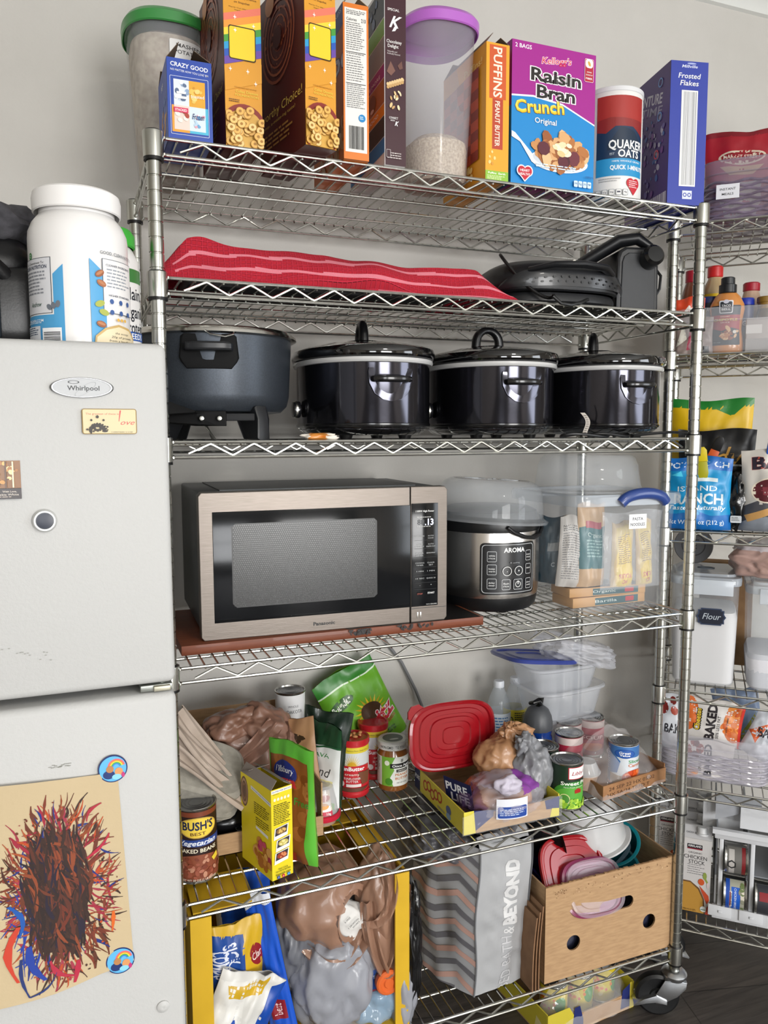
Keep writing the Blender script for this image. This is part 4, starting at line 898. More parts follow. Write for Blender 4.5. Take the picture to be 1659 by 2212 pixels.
# upright appliance -----------------------------------------------------
t = th('electric_knife_sharpener', 'upright black appliance with round knob and slanting arm, right of the grill', 'appliance', (1.098, .14, L5), -14)
m = MB(); prof = [(-.052, 0), (.052, 0), (.050, .13), (.044, .146), (.030, .155), (-.030, .155), (-.044, .146), (-.050, .13)]
m.prism(prof, -.055, .085, GB, mp=lambda a, b, c: (a, c, b), bev=.006); m.obj('housing', t)
m = MB(); m.prism([(a * .80, .008 + b * .86) for a, b in prof], -.058, -.053, M('#24262a', .5, bump=(40, .1)), mp=lambda a, b, c: (a, c, b), bev=.002); m.obj('front_plate', t)
m = MB(); k = m.mark(); m.lathe([(0, -.03), (.020, -.028), (.024, -.012), (.024, .02), (.018, .026), (0, .027)], GB2, n=28); m.xf(k, Matrix.Translation((.024, -.065, .128)) @ Matrix.Rotation(math.radians(80), 4, 'X')); m.obj('knob', t)
m = MB(); m.tube([(.040, -.030, .160), (.010, -.025, .180), (-.030, -.015, .176), (-.09, .01, .140), (-.16, .04, .098)], [.013, .018, .021, .020, .015], GB, 14, flat=.75); m.obj('slanting_arm', t)
m = MB(); m.tube([(.05, .02, .115), (.068, .0, .12), (.078, -.01, .10), (.076, -.01, .07), (.062, .0, .04)], .0035, BLACKR, 8); m.obj('power_cord', t)

# ================================================================ shelf 4: fryer and slow cookers
L4 = S[4]
FD = noisemat('nonstick_pot', '#3d4249', '#444a52', 400, rough=.40, bump=.12, metal=.55, dist=.0006)
t = th('electric_fryer_pot', 'large dark grey electric fryer pot with a silver rim, left of the slow cookers', 'fryer', (.121, .19, L4)); r = .153
m = MB(); m.lathe([(0, .050), (r - .05, .050), (r - .018, .054), (r - .006, .066), (r - .001, .085), (r + .004, .175), (r + .005, .195), (r - .001, .195), (0, .120)], FD, n=80); m.obj('pot_body', t)
m = MB(); m.lathe([(r + .003, .1935), (r + .012, .1945), (r + .016, .1965), (r + .015, .2015), (r + .010, .2025), (r + .009, .206), (r + .006, .209), (r - .004, .2095), (r - .01, .2075)], M('#c9c6c0', .18, 1.0), n=80); m.obj('steel_rim', t)
m = MB(); m.lathe([(r - .004, .2075), (r * .8, .214), (r * .4, .219), (0, .220)], clear('#c8ccd0', .35, .05), n=80); m.obj('glass_lid', t)
m = MB(); fa = math.radians(facing(.121, .19) - 2)
def onpot(a, rr, z): return Vector((rr * math.cos(a), rr * math.sin(a), z))
def loc(fx, fy, fz):  # x right, y outwards from pot axis, z
    c, s_ = math.cos(fa), math.sin(fa); return Vector((-s_ * fx + c * fy, c * fx + s_ * fy, fz))
m.prism([(-.050, .142), (-.054, .150), (-.050, .188), (-.044, .193), (.044, .193), (.050, .188), (.054, .150), (.050, .142), (.040, .130), (-.040, .130)], r - .004, r + .012, M('#0b0b0c', .7, spec=.2), mp=lambda a, b, c: loc(a, c - .010 * (abs(a) / .05) ** 2, b), bev=.003)
m.prism([(-.044, r + .008), (.044, r + .008), (.040, r + .030), (.028, r + .037), (-.028, r + .037), (-.040, r + .030)], .160, .176, M('#1b1c1f', .35), mp=lambda a, b, c: loc(a, b, c), bev=.004); m.obj('front_handle', t)
m = MB(); m.tube([loc(-.01, r + .012, .200), loc(.004, r + .020, .190), (loc(.03, r + .02, .186)), loc(.044, r + .012, .191), loc(.046, r + .004, .197)], .0018, CHROME, 6); m.obj('wire_clip', t)
m = MB(); m.prism([(-.085, .036), (.085, .036), (.085, .050), (-.085, .050)], r - .045, r - .030, M('#16171a', .6, spec=.3), mp=lambda a, b, c: loc(a, c, b), bev=.002); m.prism([(-.028, .026), (.028, .026), (.028, .054), (-.028, .054)], r - .030, r - .012, M('#0b0b0c', .65, spec=.2), mp=lambda a, b, c: loc(a, c, b), bev=.003)
for xx in (-.016, .016):
    k = m.mark(); m.lathe([(0, 0), (.0055, 0), (.0055, .008), (.004, .011), (0, .012)], CHROME, n=14); m.xf(k, Matrix.Translation(loc(xx, r - .012, .040)) @ Matrix.Rotation(fa, 4, 'Z') @ Matrix.Rotation(PI / 2, 4, 'Y'))
m.obj('thermostat_socket', t)
for dx, sg in ((-.105, -1), (.095, 1)):
    m = MB(); m.prism([(r * .55 * 1, .072), (r * .98, .064), (r * 1.02, .040), (r * 1.04, 0), (r * .80, 0), (r * .62, .04)], -.014, .014, GB, mp=lambda a, b, c, s_=sg: loc(s_ * a * .62 + c * .78, a * .78 - s_ * c * .62, b), bev=.004); m.obj('leg', t)
for sg in (-1, 1):
    m = MB(); m.prism([(r * .5, .06), (r * .9, .055), (r * .9, 0), (r * .72, 0)], -.014, .014, GB, mp=lambda a, b, c, s_=sg: loc(s_ * a * .62 + c * .78, -a * .78 - s_ * c * .62, b), bev=.004); m.obj('leg', t)
m = MB(); m.lathe([(0, .040), (r * .62, .040), (r * .64, .050), (0, .0505)], GB, n=40); m.obj('heater_plate', t)
# slow cookers -------------------------------------------------------------
CKB = M('#0a0a0c', .09, coat=1.0); CKS = M('#4c4c54', .12, metal=.95, bump=(3, .12)); CER = M('#c9c9c8', .25, coat=.6)
def cooker(label, x, y, rz, hrot, knob_side):
    t = th('slow_cooker', label, 'slow cooker', (x, y, L4), rz, 'black slow cookers in a row')
    sx, sy = .137, .172
    m = MB(); m.lathe([(0, .016), (.90, .016), (.98, .020), (1.0, .030), (1.0, .150), (1.005, .153), (0, .153)], CKS, n=96, sx=sx, sy=sy, e=2.15); m.obj('housing', t)
    m = MB(); m.lathe([(0, .008), (.84, .008), (.92, .014), (1.004, .024), (1.012, .027), (1.012, .031), (1.004, .032)], GB2, n=72, sx=sx, sy=sy, e=2.15); m.obj('base_ring', t)
    for a in (45, 135, 225, 315):
        m = MB(); m.lathe([(0, 0), (.012, 0), (.016, .012), (0, .012)], BLACKR, n=14, c=(sx * .68 * math.cos(math.radians(a)), sy * .68 * math.sin(math.radians(a)), 0)); m.obj('foot', t)
    m = MB(); m.lathe([(.96, .150), (1.035, .152), (1.05, .156), (1.045, .161), (1.0, .163)], CER, n=96, sx=sx, sy=sy, e=2.15); m.obj('crock_rim', t)
    m = MB(); m.lathe([(1.0, .163), (1.055, .164), (1.075, .168), (1.078, .176), (1.06, .183), (1.0, .187), (.93, .189), (.7, .197), (.4, .203), (.2, .204), (0, .204)], CKB, n=96, sx=sx, sy=sy, e=2.15); ld = m.obj('lid', t)
    m = MB(); m.lathe([(.30, .2035), (.28, .207), (.2, .209), (0, .209)], CKB, n=40, sx=sx, sy=sy)
    pts = []; hw = .032
    for k in range(15):
        a = PI * k / 14; pts.append((math.cos(a) * hw, 0, .206 + .040 * math.sin(a) ** .7))
    kk = m.mark(); m.tube(pts, [.0075 + .003 * abs(math.cos(PI * k / 14)) for k in range(15)], M('#0e0e10', .3), 12, flat=1.0)
    m.xf(kk, Matrix.Rotation(math.radians(hrot), 4, 'Z')); m.obj('lid_handle', ld)
    for s_ in (-1, 1):   # carry handles on the narrow ends
        m = MB(); yb = s_ * sy
        pl = [(-.048, .132), (-.046, .140), (.046, .140), (.048, .132), (.046, .110), (.036, .090), (.020, .078), (0, .074), (-.020, .078), (-.036, .090), (-.046, .110)]
        def curve(a, b, c, s__=s_): return (a, s__ * (sy * (1 - (abs(a) / sx) ** 2.15) ** (1 / 2.15) + c), b)
        m.prism(pl, -.001, .0035, CKS, mp=curve, bev=.001)
        m.prism([(-.044, .0), (.044, .0), (.041, .020), (.030, .030), (.012, .034), (-.012, .034), (-.030, .030), (-.041, .020)], .112, .124, M('#0c0c0e', .25, coat=.3), mp=lambda a, b, c, s__=s_: (a, s__ * (sy * .93 + b), c), bev=.004); m.obj('side_handle', t)
    m = MB(); k = m.mark(); m.lathe([(0, 0), (.017, 0), (.018, .004), (.0165, .014), (0, .016)], M('#17171a', .2, coat=.5), n=32); m.lathe([(.0165, .006), (.0188, .007), (.0188, .011), (.0165, .012)], CHROME, n=32)
    m.xf(k, Matrix.Translation((knob_side * (sx + .004), .0, .062)) @ Matrix.Rotation(knob_side * PI / 2, 4, 'Y')); m.obj('dial', t)
    return t
cooker('black slow cooker next to the grey fryer pot', .443, .195, 0, 78, -1)
cooker('middle one of the three black slow cookers, with a wide arched lid handle', .752, .195, -3, 8, -1)
cooker('black slow cooker at the right end of the row, against the rack post', 1.045, .195, 0, 50, -1)
# loose cords and tag
m = MB(); pts = []
for k in range(60):
    q = k / 59; a = q * PI * 5; pts.append((.86 + .16 * q + .05 * math.cos(a) * (1 - q * .4), .025 + .018 * math.sin(a), L4 + .006 + .003 * math.sin(a * 2)))
m.tube(pts, .0032, BLACKR, 8); tag(m.obj('power_cord', None), 'coiled black power cord lying between the middle and the right slow cookers', 'cord')
m = MB(); pts = [(1.02 + .16 * math.sin(k / 16 * PI / 2), .010 + .006 * math.sin(k * .8), L4 + .004 + .008 * math.sin(k / 16 * PI)) for k in range(17)]
m.tube(pts, .0032, BLACKR, 8); tag(m.obj('power_cord', None), 'black power cord under the front of the right slow cooker', 'cord')
m = MB()
def tg(u, v): return Vector((.012 * (u - .5) + .016 * v + .006 * math.sin(v * 5), -.004 * math.sin(v * 4), .052 * (1 - v) + .003))
m.grid(tg, 3, 14, M('#b5ada4', .7)); A = Art(m, lambda u, v, o: tg(u, 1 - v) + Vector((0, -.0004 - o, 0)), .012, .05); A.L(.15, .1, .85, .9, 9, '#77706a', 4)
tag(m.obj('cord_tag', None, (.893, .022, L4)), 'beige warning tag hanging on a cord between two slow cookers', 'tag')
m = MB(); m.blob((0, 0, 0), (.035, .014, .0065), M('#d88a3a', .3, coat=.5), 5, amp=.3, fr=2.5, sub=3, mtf=lambda d: M('#e8e0d4', .4) if d.x > .3 or d.x < -.7 else None)
tag(m.obj('snack_wrapper', None, (.292, .012, L4 + .006)), 'crumpled orange and white wrapper lying between the fryer pot and the first slow cooker', 'wrapper')
# ================================================================ shelf 3: board, microwave, rice cooker, tote
L3 = S[3]
WOODB = noisemat('stained_board', '#6f351b', '#7d3f22', 8, rough=.5, bump=.05, stretch=(1, 14, 14), coat=.1)
m = MB(); m.box(0, 0, 0, .650, .32, .019, WOODB, .001)
A = Art(m, fplane((0, 0, 0), (1, 0, 0), (0, 0, 1), .65, .019), .65, .019); SC_ = '#1a1210'
rnd = random.Random(5)
for k in range(60): u = rnd.gauss(.56, .018) if k % 3 else rnd.gauss(.73, .03); A.E(u, rnd.uniform(.45, .98), rnd.uniform(.002, .008), rnd.uniform(.08, .25), SC_, 7, rnd.uniform(0, 1))
A = Art(m, fplane((0, 0, .019), (1, 0, 0), (0, 1, 0), .65, .32), .65, .32); A.P([(.52, 0), (.58, .02), (.66, .0), (.99, .0), (.99, .8), (.5, .7), (.47, .2)], '#120d0c')
tag(m.obj('wooden_board', None, (.030, .072, L3)), 'reddish-brown wooden board with a scorched black patch, lying under the microwave', 'board')
SS = noisemat('brushed_steel', '#6a635c', '#746c66', 14, rough=.36, bump=.05, metal=.75, stretch=(2, 60, 60)); DARKB = M('#26282a', .4)
MWG = M('#101215', .12, coat=.0, spec=.4); MWG2 = M('#1e1f1f', .28, spec=.4)
W_, D_, H_ = .522, .36, .290
t = th('microwave', 'stainless steel microwave oven with a dark glass door, on the reddish wooden board', 'microwave', (.071, .092, L3 + .019), -1.6)
m = MB(); m.box(.004, .030, .010, W_ - .004, D_, H_ - .002, M('#55585a', .42, .4), .004); A = Art(m, fplane((.004, D_, .010), (0, -1, 0), (0, 0, 1), D_ - .03, H_ - .012), D_ - .03, H_ - .012)
for i in range(7):
    for j in range(13): A.P([(.16 + i * .032, .22 + j * .025), (.176 + i * .032, .22 + j * .025), (.168 + i * .032, .238 + j * .025)], '#0c0d0e')
m.box(.05, .06, H_ - .002, W_ - .05, D_ - .02, H_ + .0005, M('#4b4e50', .42, .4)); m.obj('casing', t)
dw = .437
m = MB(); m.prism([(.006, .0), (dw - .001, 0), (dw - .001, H_), (.006, H_), (0, H_ - .007), (0, .007)], 0, .030, SS, mp=lambda a, b, c: (a, c, b), bev=.0015); dr = m.obj('door', t)
m = MB(); m.box(.026, -.0012, .034, dw - .0005, .002, .252, MWG, .0008)
m.obj('door_glass', dr)
m = MB(); m.prism([(.062 + .008, .062), (.355, .062), (.362, .068), (.362, .222), (.356, .228), (.070, .228), (.062, .222), (.062, .070)], -.0016, -.0010, MWG2, mp=lambda a, b, c: (a, c, b)); A = Art(m, fplane((.064, -.0017, .064), (1, 0, 0), (0, 0, 1), .296, .162), .296, .162, rough=.2)
V = []; F = []
for i in range(74):
    for j in range(40):
        x, y = (i + .5 + .5 * (j % 2)) / 75, (j + .5) / 40; q = len(V); V += [(x - .0035, y - .0065), (x + .0035, y - .0065), (x + .0035, y + .0065), (x - .0035, y + .0065)]; F.append((q, q + 1, q + 2, q + 3))
A._put(V, F, M('#101214', .2)); m.obj('door_screen', dr)
m = MB(); A = Art(m, fplane((0, -.0004, 0), (1, 0, 0), (0, 0, 1), dw, H_), dw, H_); A.T('Panasonic', .565, .055, .024, '#141414', w=.104, b=.05); m.obj('brand_lettering', dr)
m = MB(); m.prism([(dw + .001, 0), (W_ - .006, 0), (W_, .007), (W_, H_ - .007), (W_ - .006, H_), (dw + .001, H_)], 0, .030, SS, mp=lambda a, b, c: (a, c, b), bev=.0015); cp = m.obj('control_column', t)
m = MB(); m.box(dw + .002, -.0012, .034, W_ - .022, .002, .255, MWG, .0006); A = Art(m, fplane((dw + .002, -.0013, .034), (1, 0, 0), (0, 0, 1), .061, .221), .061, .221)
A.T('1100W High Power', .5, .925, .018, '#e6e6e4', w=.7, b=.03, sh=.15); A.L(.2, .855, .75, .87, 1, '#b9b9b6', 1); A.L(.2, .765, .75, .78, 1, '#b9b9b6', 4); A.T('8', .28, .82, .05, '#3a3d40', w=.12); A.T('8', .42, .82, .05, '#3a3d40', w=.12)
A.T('.13', .66, .82, .06, M('#dfe4ff', .4, emis=3.0), w=.32, b=.03)
rows = [('POPCORN', 'AUTO COOK'), ('AUTO REHEAT', 'AUTO DEFROST'), ('POWER LEVEL', 'SERVING/WEIGHT'), ('COOKING TIMER', 'CLOCK SET'), ('3 MIN', '1 MIN'), ('10 SEC', 'QUICK 30'), ('-', '+')]
vv = [.685, .605, .52, .425, .345, .275, .21]
for v, (a, b_) in zip(vv, rows):
    for u, s_ in ((.3, a), (.72, b_)):
        ws = s_.split(' ') if len(s_) > 8 else [s_]
        for i, w_ in enumerate(ws): A.T(w_, u, v - i * .022, .012 if len(w_) > 1 else .02, '#b4b6b6', w=min(.34, .055 * len(w_)) if len(w_) > 1 else None, b=.0)
    A.R(.1, v - .042, .92, v - .0405, '#2c3034')
A.T('STOP', .3, .125, .016, '#a0402e', w=.2, b=.02); A.T('START', .72, .13, .017, '#f0f0ee', w=.26, b=.03); A.T('NN-SB658S', .74, .02, .012, '#c0c0be', w=.4, b=0)
m.obj('control_panel', cp)
m = MB(); m.box(dw + .001, -.0005, .0295, W_ - .001, .001, .0305, DARKB)
for x in (.015, .022): m.box(dw + x, -.0012, .008, dw + x + .003, 0, .022, M('#d8d4ce', .25, .9), .0006)
m.obj('door_button', cp)
for x in (.05, W_ - .05):
    for y in (.06, D_ - .05): m = MB(); m.lathe([(0, 0), (.012, 0), (.014, .010), (0, .010)], BLACKR, n=16, c=(x, y, 0)); m.obj('foot', t)
# rice cooker -----------------------------------------------------------
cx, cy, r = .782, .236, .119
t = th('rice_cooker', 'stainless steel rice cooker with a black button panel, right of the microwave', 'rice cooker', (cx, cy, L3), 0); RB = M('#131416', .35)
RS = noisemat('polished_steel', '#d0ccc8', '#dcd8d4', 5, rough=.26, bump=.10, metal=1.0, stretch=(1, 1, .1), dist=.004)
m = MB(); m.lathe([(r * .985, .040), (r * 1.012, .050), (r * 1.016, .185), (r * .995, .2)], RS, n=96); m.obj('steel_body', t)
m = MB(); m.lathe([(0, .012), (r * .88, .009), (r * .95, .018), (r * .99, .040), (r * .99, .048), (0, .048)], RB, n=72); m.obj('base', t)
for a in (30, 150, 270): m = MB(); m.lathe([(0, 0), (.01, 0), (.013, .014), (0, .014)], BLACKR, n=14, c=(.07 * math.cos(math.radians(a)), .07 * math.sin(math.radians(a)), 0)); m.obj('foot', t)
m = MB(); m.lathe([(0, .19), (r * .995, .19), (r * 1.02, .2), (r * 1.015, .222), (r * .96, .238), (r * .8, .247), (0, .252)], RB, n=72); ld = m.obj('lid', t)
fa = facing(cx, cy) + 25; m = MB()
pts = [fcyl((0, 0), r * 1.03, .19, .03, fa + 30, 70)(u, v, .004) for u, v in ((0, .6), (.1, .2), (.3, -.2), (.5, -.35), (.7, -.2), (.9, .2), (1, .6))]; m.tube(pts, .0045, RB, 10); m.obj('carry_handle', t)
m = MB(); PH, span = .120, 68; fm = fcyl((0, 0), r * 1.018, .052, PH, fa, span, taper=0)
def rimf(u, v, o): return fm(u, v, o)
A = Art(m, fm, r * 1.018 * math.radians(span), PH, su=14, off=.0008, step=.0001, rough=.3); A.RR(0, 0, 1, 1, .010, '#0d0e10'); A.RR(.03, .035, .97, .965, .008, '#c4c6c8'); A.RR(.04, .045, .96, .955, .0075, '#101114')
A.T('AROMA', .57, .86, .085, '#f2f2f0', w=.38, b=.05)
for u, v, s_, wd in ((.19, .74, 'white rice', .15), (.19, .49, 'keep warm', .15), (.19, .22, 'delay timer', .15), (.42, .20, 'flash rice', .14), (.83, .74, 'brown rice', .12), (.83, .48, 'steam', .12), (.83, .2, 'slow cook', .12)):
    A.FR(u - wd / 2, v - .10, u + wd / 2, v + .10, .003, .0009, '#d4d6d8', '#14161a')
    for i, w_ in enumerate(s_.split(' ')): A.T(w_, u, v + .02 - i * .05, .032, '#e8e8e6', w=wd * .66, b=.01)
A.FR(.54, .10, .70, .30, .003, .0009, '#d4d6d8', '#14161a'); A.ring(.62, .2, .05, .2, '#e0e0de'); A.R(.612, .2, .628, .27, '#e0e0de')
for u, s_ in ((.43, '-'), (.63, '+')): A.ring(u, .46, .075, .12, '#e4e4e2', n=24); A.T(s_, u, .46, .05, '#f0f0ee', b=.03)
A.E(.49, .62, .01, None, '#9a9c9e'); A.T('cooking', .58, .62, .022, '#b0b2b4', w=.12, b=0)
m.obj('button_panel', t)
# steamer tray turned over on top
CLR = clear('#e6ebf0', .25, .05)
t = th('steamer_tray', 'clear plastic steamer tray turned upside down over the rice cooker', 'tray', (cx, cy, L3 + .216), 0); t.rotation_euler = (0, math.radians(4), 0)
m = MB(); R_ = .129
m.lathe([(R_ + .012, -.004), (R_ + .014, .002), (R_ + .006, .006), (R_ + .001, .010), (R_ - .002, .055), (R_ - .006, .072), (R_ - .016, .086), (R_ - .030, .094), (R_ - .036, .0955)], CLR, n=96); m.obj('tray_wall', t)
m = MB(); m.lathe([(R_ - .036, .0955), (R_ - .040, .0925), (R_ * .5, .0935), (0, .0945)], clear('#d2cdc7', .42, .06), n=96)
for k in range(10):
    a = k * PI / 5 + .3; q = m.mark(); m.lathe([(0, 0), (.006, 0), (.006, .0016), (0, .0016)], clear('#dfe4ea', .5, .1), n=10, sx=2.6); m.xf(q, Matrix.Translation((.05 * math.cos(a), .05 * math.sin(a), .0945)) @ Matrix.Rotation(a, 4, 'Z'))
m.obj('tray_bottom', t)
# storage tote -------------------------------------------------------------
TW, TD, TH = .262, .265, .268; tx, ty = .920, .060
TC = clear('#e0e6ee', .14, .06)
t = th('storage_tote', 'clear plastic tote with a blue handle, labelled PASTA NOODLES', 'storage bin', (tx + TW / 2, ty + TD / 2, L3), 0)
m = MB(); prof = [(0, .0015), (.94, .0015), (1.0, .010), (1.02, .06), (1.115, TH - .012), (1.135, TH - .012), (1.14, TH)]
m.lathe(prof, TC, n=96, sx=TW / 2, sy=TD / 2, e=9)
A = Art(m, fplane((-.005, -TD / 2 * 1.088 - .002, .198), (1, 0, 0), (0, 0, 1), .05, .034), .05, .034); A.R(0, 0, 1, 1, '#eeeef0'); A.T('PASTA', .5, .68, .2, '#333', w=.6, b=.03); A.T('NOODLES', .5, .3, .2, '#333', w=.82, b=.03)
m.obj('bin_body', t)
m = MB(); m.lathe([(1.10, TH - .016), (1.185, TH - .014), (1.195, TH + .004), (1.17, TH + .012), (1.05, TH + .012), (1.02, TH + .006), (0, TH + .005)], clear('#cfd8e2', .45, .12), n=96, sx=TW / 2, sy=TD / 2, e=9); m.obj('lid', t)
m = MB(); pts = []
for k in range(13):
    q = k / 12 - .5; pts.append((.024 + q * .128, -TD / 2 * 1.2 - .004 + .004 * (2 * q) ** 4, TH + .004 + .006 * math.cos(q * PI) * 1.6 - .012 * abs(2 * q) ** 6))
m.tube(pts, .0115, M('#2b4486', .32, coat=.3), 14, flat=1.15); m.obj('blue_handle', t)
# contents
def flatbox(x, y, z, w, d, h, rz, lab, txt):
    m = MB(); m.box(0, 0, 0, w, d, h, M('#c99a62', .5), .0008); A = Art(m, fplane((0, 0, 0), (1, 0, 0), (0, 0, 1), w, h), w, h); A.R(.3, .1, .9, .85, '#20555c'); A.T(txt, .45, .5, .3, '#d8e0dc', w=.3, b=0); A.RR(.72, .25, .84, .75, .002, '#b8303a')
    A = Art(m, fplane((0, 0, h), (1, 0, 0), (0, 1, 0), w, d), w, d); A.R(.25, .02, .98, .98, '#20555c'); A.T('SPAGHETTI', .6, .4, .3, '#c8d4d0', w=.5)
    tag(m.obj('pasta_box', None, (x, y, z), math.radians(rz)), lab, 'box', 'flat pasta boxes in the tote')
flatbox(tx + .028, ty + .060, L3 + .003, .215, .085, .0235, 1, 'flat spaghetti box at the very bottom of the clear tote', 'Barilla')
flatbox(tx + .022, ty + .066, L3 + .028, .215, .085, .0215, -3, 'upper one of two flat spaghetti boxes in the clear tote', 'Organic')
def pouch(name, label, cat, loc, rz, w, h, th_, base, art=None, tilt=0, top=None, topv=.12, seed=1, wr=.004, group=None, back=None, prof=.55, su=18, lean=0, alpha=1, squash=1.0, rx=None, bot=.5, mats=None, topsq=1.0):
    """soft bag: w wide, h tall, th_ thick; local origin at bottom centre, front towards -y"""
    m = MB(); sd = Vector((seed * 2.1, seed * 3.3, 0)); rxx = rx if rx is not None else 0
    def surf(u, v, s_):
        e = max(math.sin(PI * min(max(u, 0), 1)), 0) ** prof; f = max(0, 1 - v) ** .55 * (min(1, (v + .001) / .10) * (1 - bot) + bot)
        tk = th_ / 2 * e * f * (1 if v < 1 else 0); k = noise.noise(Vector((u * 4.5, v * 5.5, s_ * .7)) + sd); k2 = noise.noise(Vector((u * 11, v * 9, s_ * .9)) + sd)
        k3 = 1 - 2 * abs(noise.noise(Vector((u * 3 + v * 2, v * 4 - u * 3, s_ * 1.3)) + sd * 1.7))
        d = (k * 1.6 + k2 * .7 + k3 * .8) * wr * (e ** .5)
        x = (u - .5) * w * (1 - .05 * math.sin(PI * v) * (1 if v > .1 else .6)) * (1 - (1 - topsq) * max(0, v - .6) / .4); y = s_ * (tk + d * .8 + .0004) + wr * 1.1 * math.sin(v * 9 + u * 5 + seed) * max(0, v - .55)
        z = v * h * squash + .004 * math.sin(u * 7 + seed) * v
        return Vector((x, y, z))
    mt = (lambda u, v: M(top, .35, coat=.3) if top and v > 1 - topv else base) if not mats else mats
    m.grid(lambda u, v: surf(u, v, -1), 22, 24, mt); m.grid(lambda u, v: surf(u, v, 1), 22, 24, (lambda u, v: back) if back else mt, flip=True)
    if art:
        A = Art(m, gmap(lambda u, v: surf(u, v, -1), 22, 24), w, h, su=22, sv=24, off=.0006 + wr * .14, step=.00005, rough=.35); art(A)
    if tilt or lean:
        m.xf(0, Matrix.Rotation(math.radians(lean), 4, 'X') @ Matrix.Rotation(math.radians(tilt), 4, 'Y'))
    o = m.obj(name, None, loc, math.radians(rz), ang=70); tag(o, label, cat, group); return o
def noyolk(A):
    A.R(0, .0, 1, 1, '#d8b568'); A.R(.12, .02, .88, .94, '#e2c44c'); A.L(.2, .35, .8, .8, 14, '#8a6a3c', 4); A.T('YOLKS', .5, .17, .07, '#c23a5a', w=.6, b=.04, rot=180); A.T('NO', .5, .08, .07, '#c23a5a', w=.25, b=.04, rot=180)
pouch('noodle_bag', 'yellow egg noodle bag below the PASTA NOODLES label inside the tote', 'bag of pasta', (tx + .150, ty + .040, L3 + .053), 0, .062, .155, .035, M('#d9b45c', .3, coat=.5), noyolk, group='yellow noodle bags in the tote', seed=3)
pouch('noodle_bag', 'yellow egg noodle bag at the far right inside the tote', 'bag of pasta', (tx + .222, ty + .044, L3 + .053), 6, .052, .160, .03, M('#d9b45c', .3, coat=.5), noyolk, group='yellow noodle bags in the tote', seed=4, tilt=-4)
def nutr(A): A.R(.0, 0, 1, 1, '#c3bfba'); A.T('Nutrition Facts', .5, .86, .035, '#3a3a3a', w=.8); A.L(.1, .78, .9, .83, 2, '#555', 1); A.L(.1, .1, .9, .76, 20, '#77777a', 2, .3)
pouch('pasta_bag', 'grey-white pasta bag with a Nutrition Facts panel at the left inside the tote', 'bag of pasta', (tx + .030, ty + .085, L3 + .053), -12, .066, .170, .04, M('#c8b49c', .35, coat=.4), nutr, seed=5, tilt=4)
def teal(A): A.R(0, 0, 1, 1, '#c9a67e'); A.R(.02, .22, .98, .72, '#2d6a70'); A.T('Organic', .5, .62, .05, '#c8d8d4', w=.5, b=0); A.L(.2, .34, .8, .56, 6, '#8fb4b2', 3); A.R(.2, .70, .8, .78, '#b04a58')
pouch('pasta_bag', 'teal-labelled organic pasta bag in the middle of the tote', 'bag of pasta', (tx + .085, ty + .075, L3 + .053), 4, .082, .200, .05, M('#c9a67e', .3, coat=.4), teal, seed=6)
def dkteal(A): A.R(0, 0, 1, 1, '#27424f'); A.R(.4, .5, .9, .62, '#8a8f90'); A.T('C', .6, .3, .06, '#c8d0d4')
pouch('pasta_bag', 'dark teal pasta bag standing deep at the left side inside the tote', 'bag of pasta', (tx + .022, ty + .135, L3 + .053), -60, .085, .165, .04, M('#27424f', .3, coat=.4), dkteal, seed=8)
pouch('clear_food_bag', 'crinkled clear zip bag bulging in front of the noodles inside the tote', 'bag', (tx + .165, ty + .024, L3 + .05), 0, .175, .185, .012, clear('#f2f4f8', .16, .05), None, seed=9, wr=.005)
# clear cake dome on the tote
t = th('cake_dome', 'clear round plastic dome lid lying on top of the storage tote', 'lid', (1.035, .195, L3 + TH + .0135), 0); R_ = .128
m = MB(); m.lathe([(R_ + .024, .0), (R_ + .026, .004), (R_ + .004, .006), (R_ + .001, .009), (R_ - .006, .045), (R_ - .007, .062), (R_ - .010, .066), (R_ - .014, .078), (R_ - .024, .086), (0, .089)], CLR, n=96); m.obj('dome', t)
# ================================================================ shelf 2
L2 = S[2]
TIN = M('#b9b8b4', .25, 1.0); TINL = noisemat('can_top', '#85878a', '#94969a', 20, rough=.35, bump=.05, metal=.9)
def can(name, label, cat, x, y, z, r, h, wrap, art, turn=0, span=200, group=None, topm=None, tilt=None, ribs=False):
    t = th(name, label, cat, (x, y, z), 0, group)
    wm = wrap if not isinstance(wrap, str) else M(wrap, .4, coat=.2)
    m = MB(); m.lathe([(0, .001), (r - .003, .001), (r - .0005, 0), (r, .0015), (r, .004), (r - .0018, .006), (r - .0019, h - .006)], TIN, n=48)
    m.lathe([(r - .0018, h - .006), (r, h - .004), (r + .0004, h - .001), (r - .0004, h), (r - .0022, h - .0006), (r - .0035, h - .0045)], TIN, n=48)
    pr = [(r - .0035, h - .0045)]
    for k in range(4): q = r * (.84 - k * .17); pr += [(q + .002, h - .0045), (q, h - .0035), (q - .002, h - .0045)]
    m.lathe(pr + [(0, h - .0045)], topm or TINL, n=48); m.obj('tin', t)
    m = MB(); m.lathe([(r - .0016, .006), (r - .0012, .0065), (r - .0012, h - .0065), (r - .0016, h - .006)], wm, n=56)
    if art: art(Art(m, fcyl((0, 0), r - .0011, .0065, h - .013, facing(x, y) + turn, span), r * math.radians(span), h - .013, su=22))
    m.obj('label_wrap', t); return t
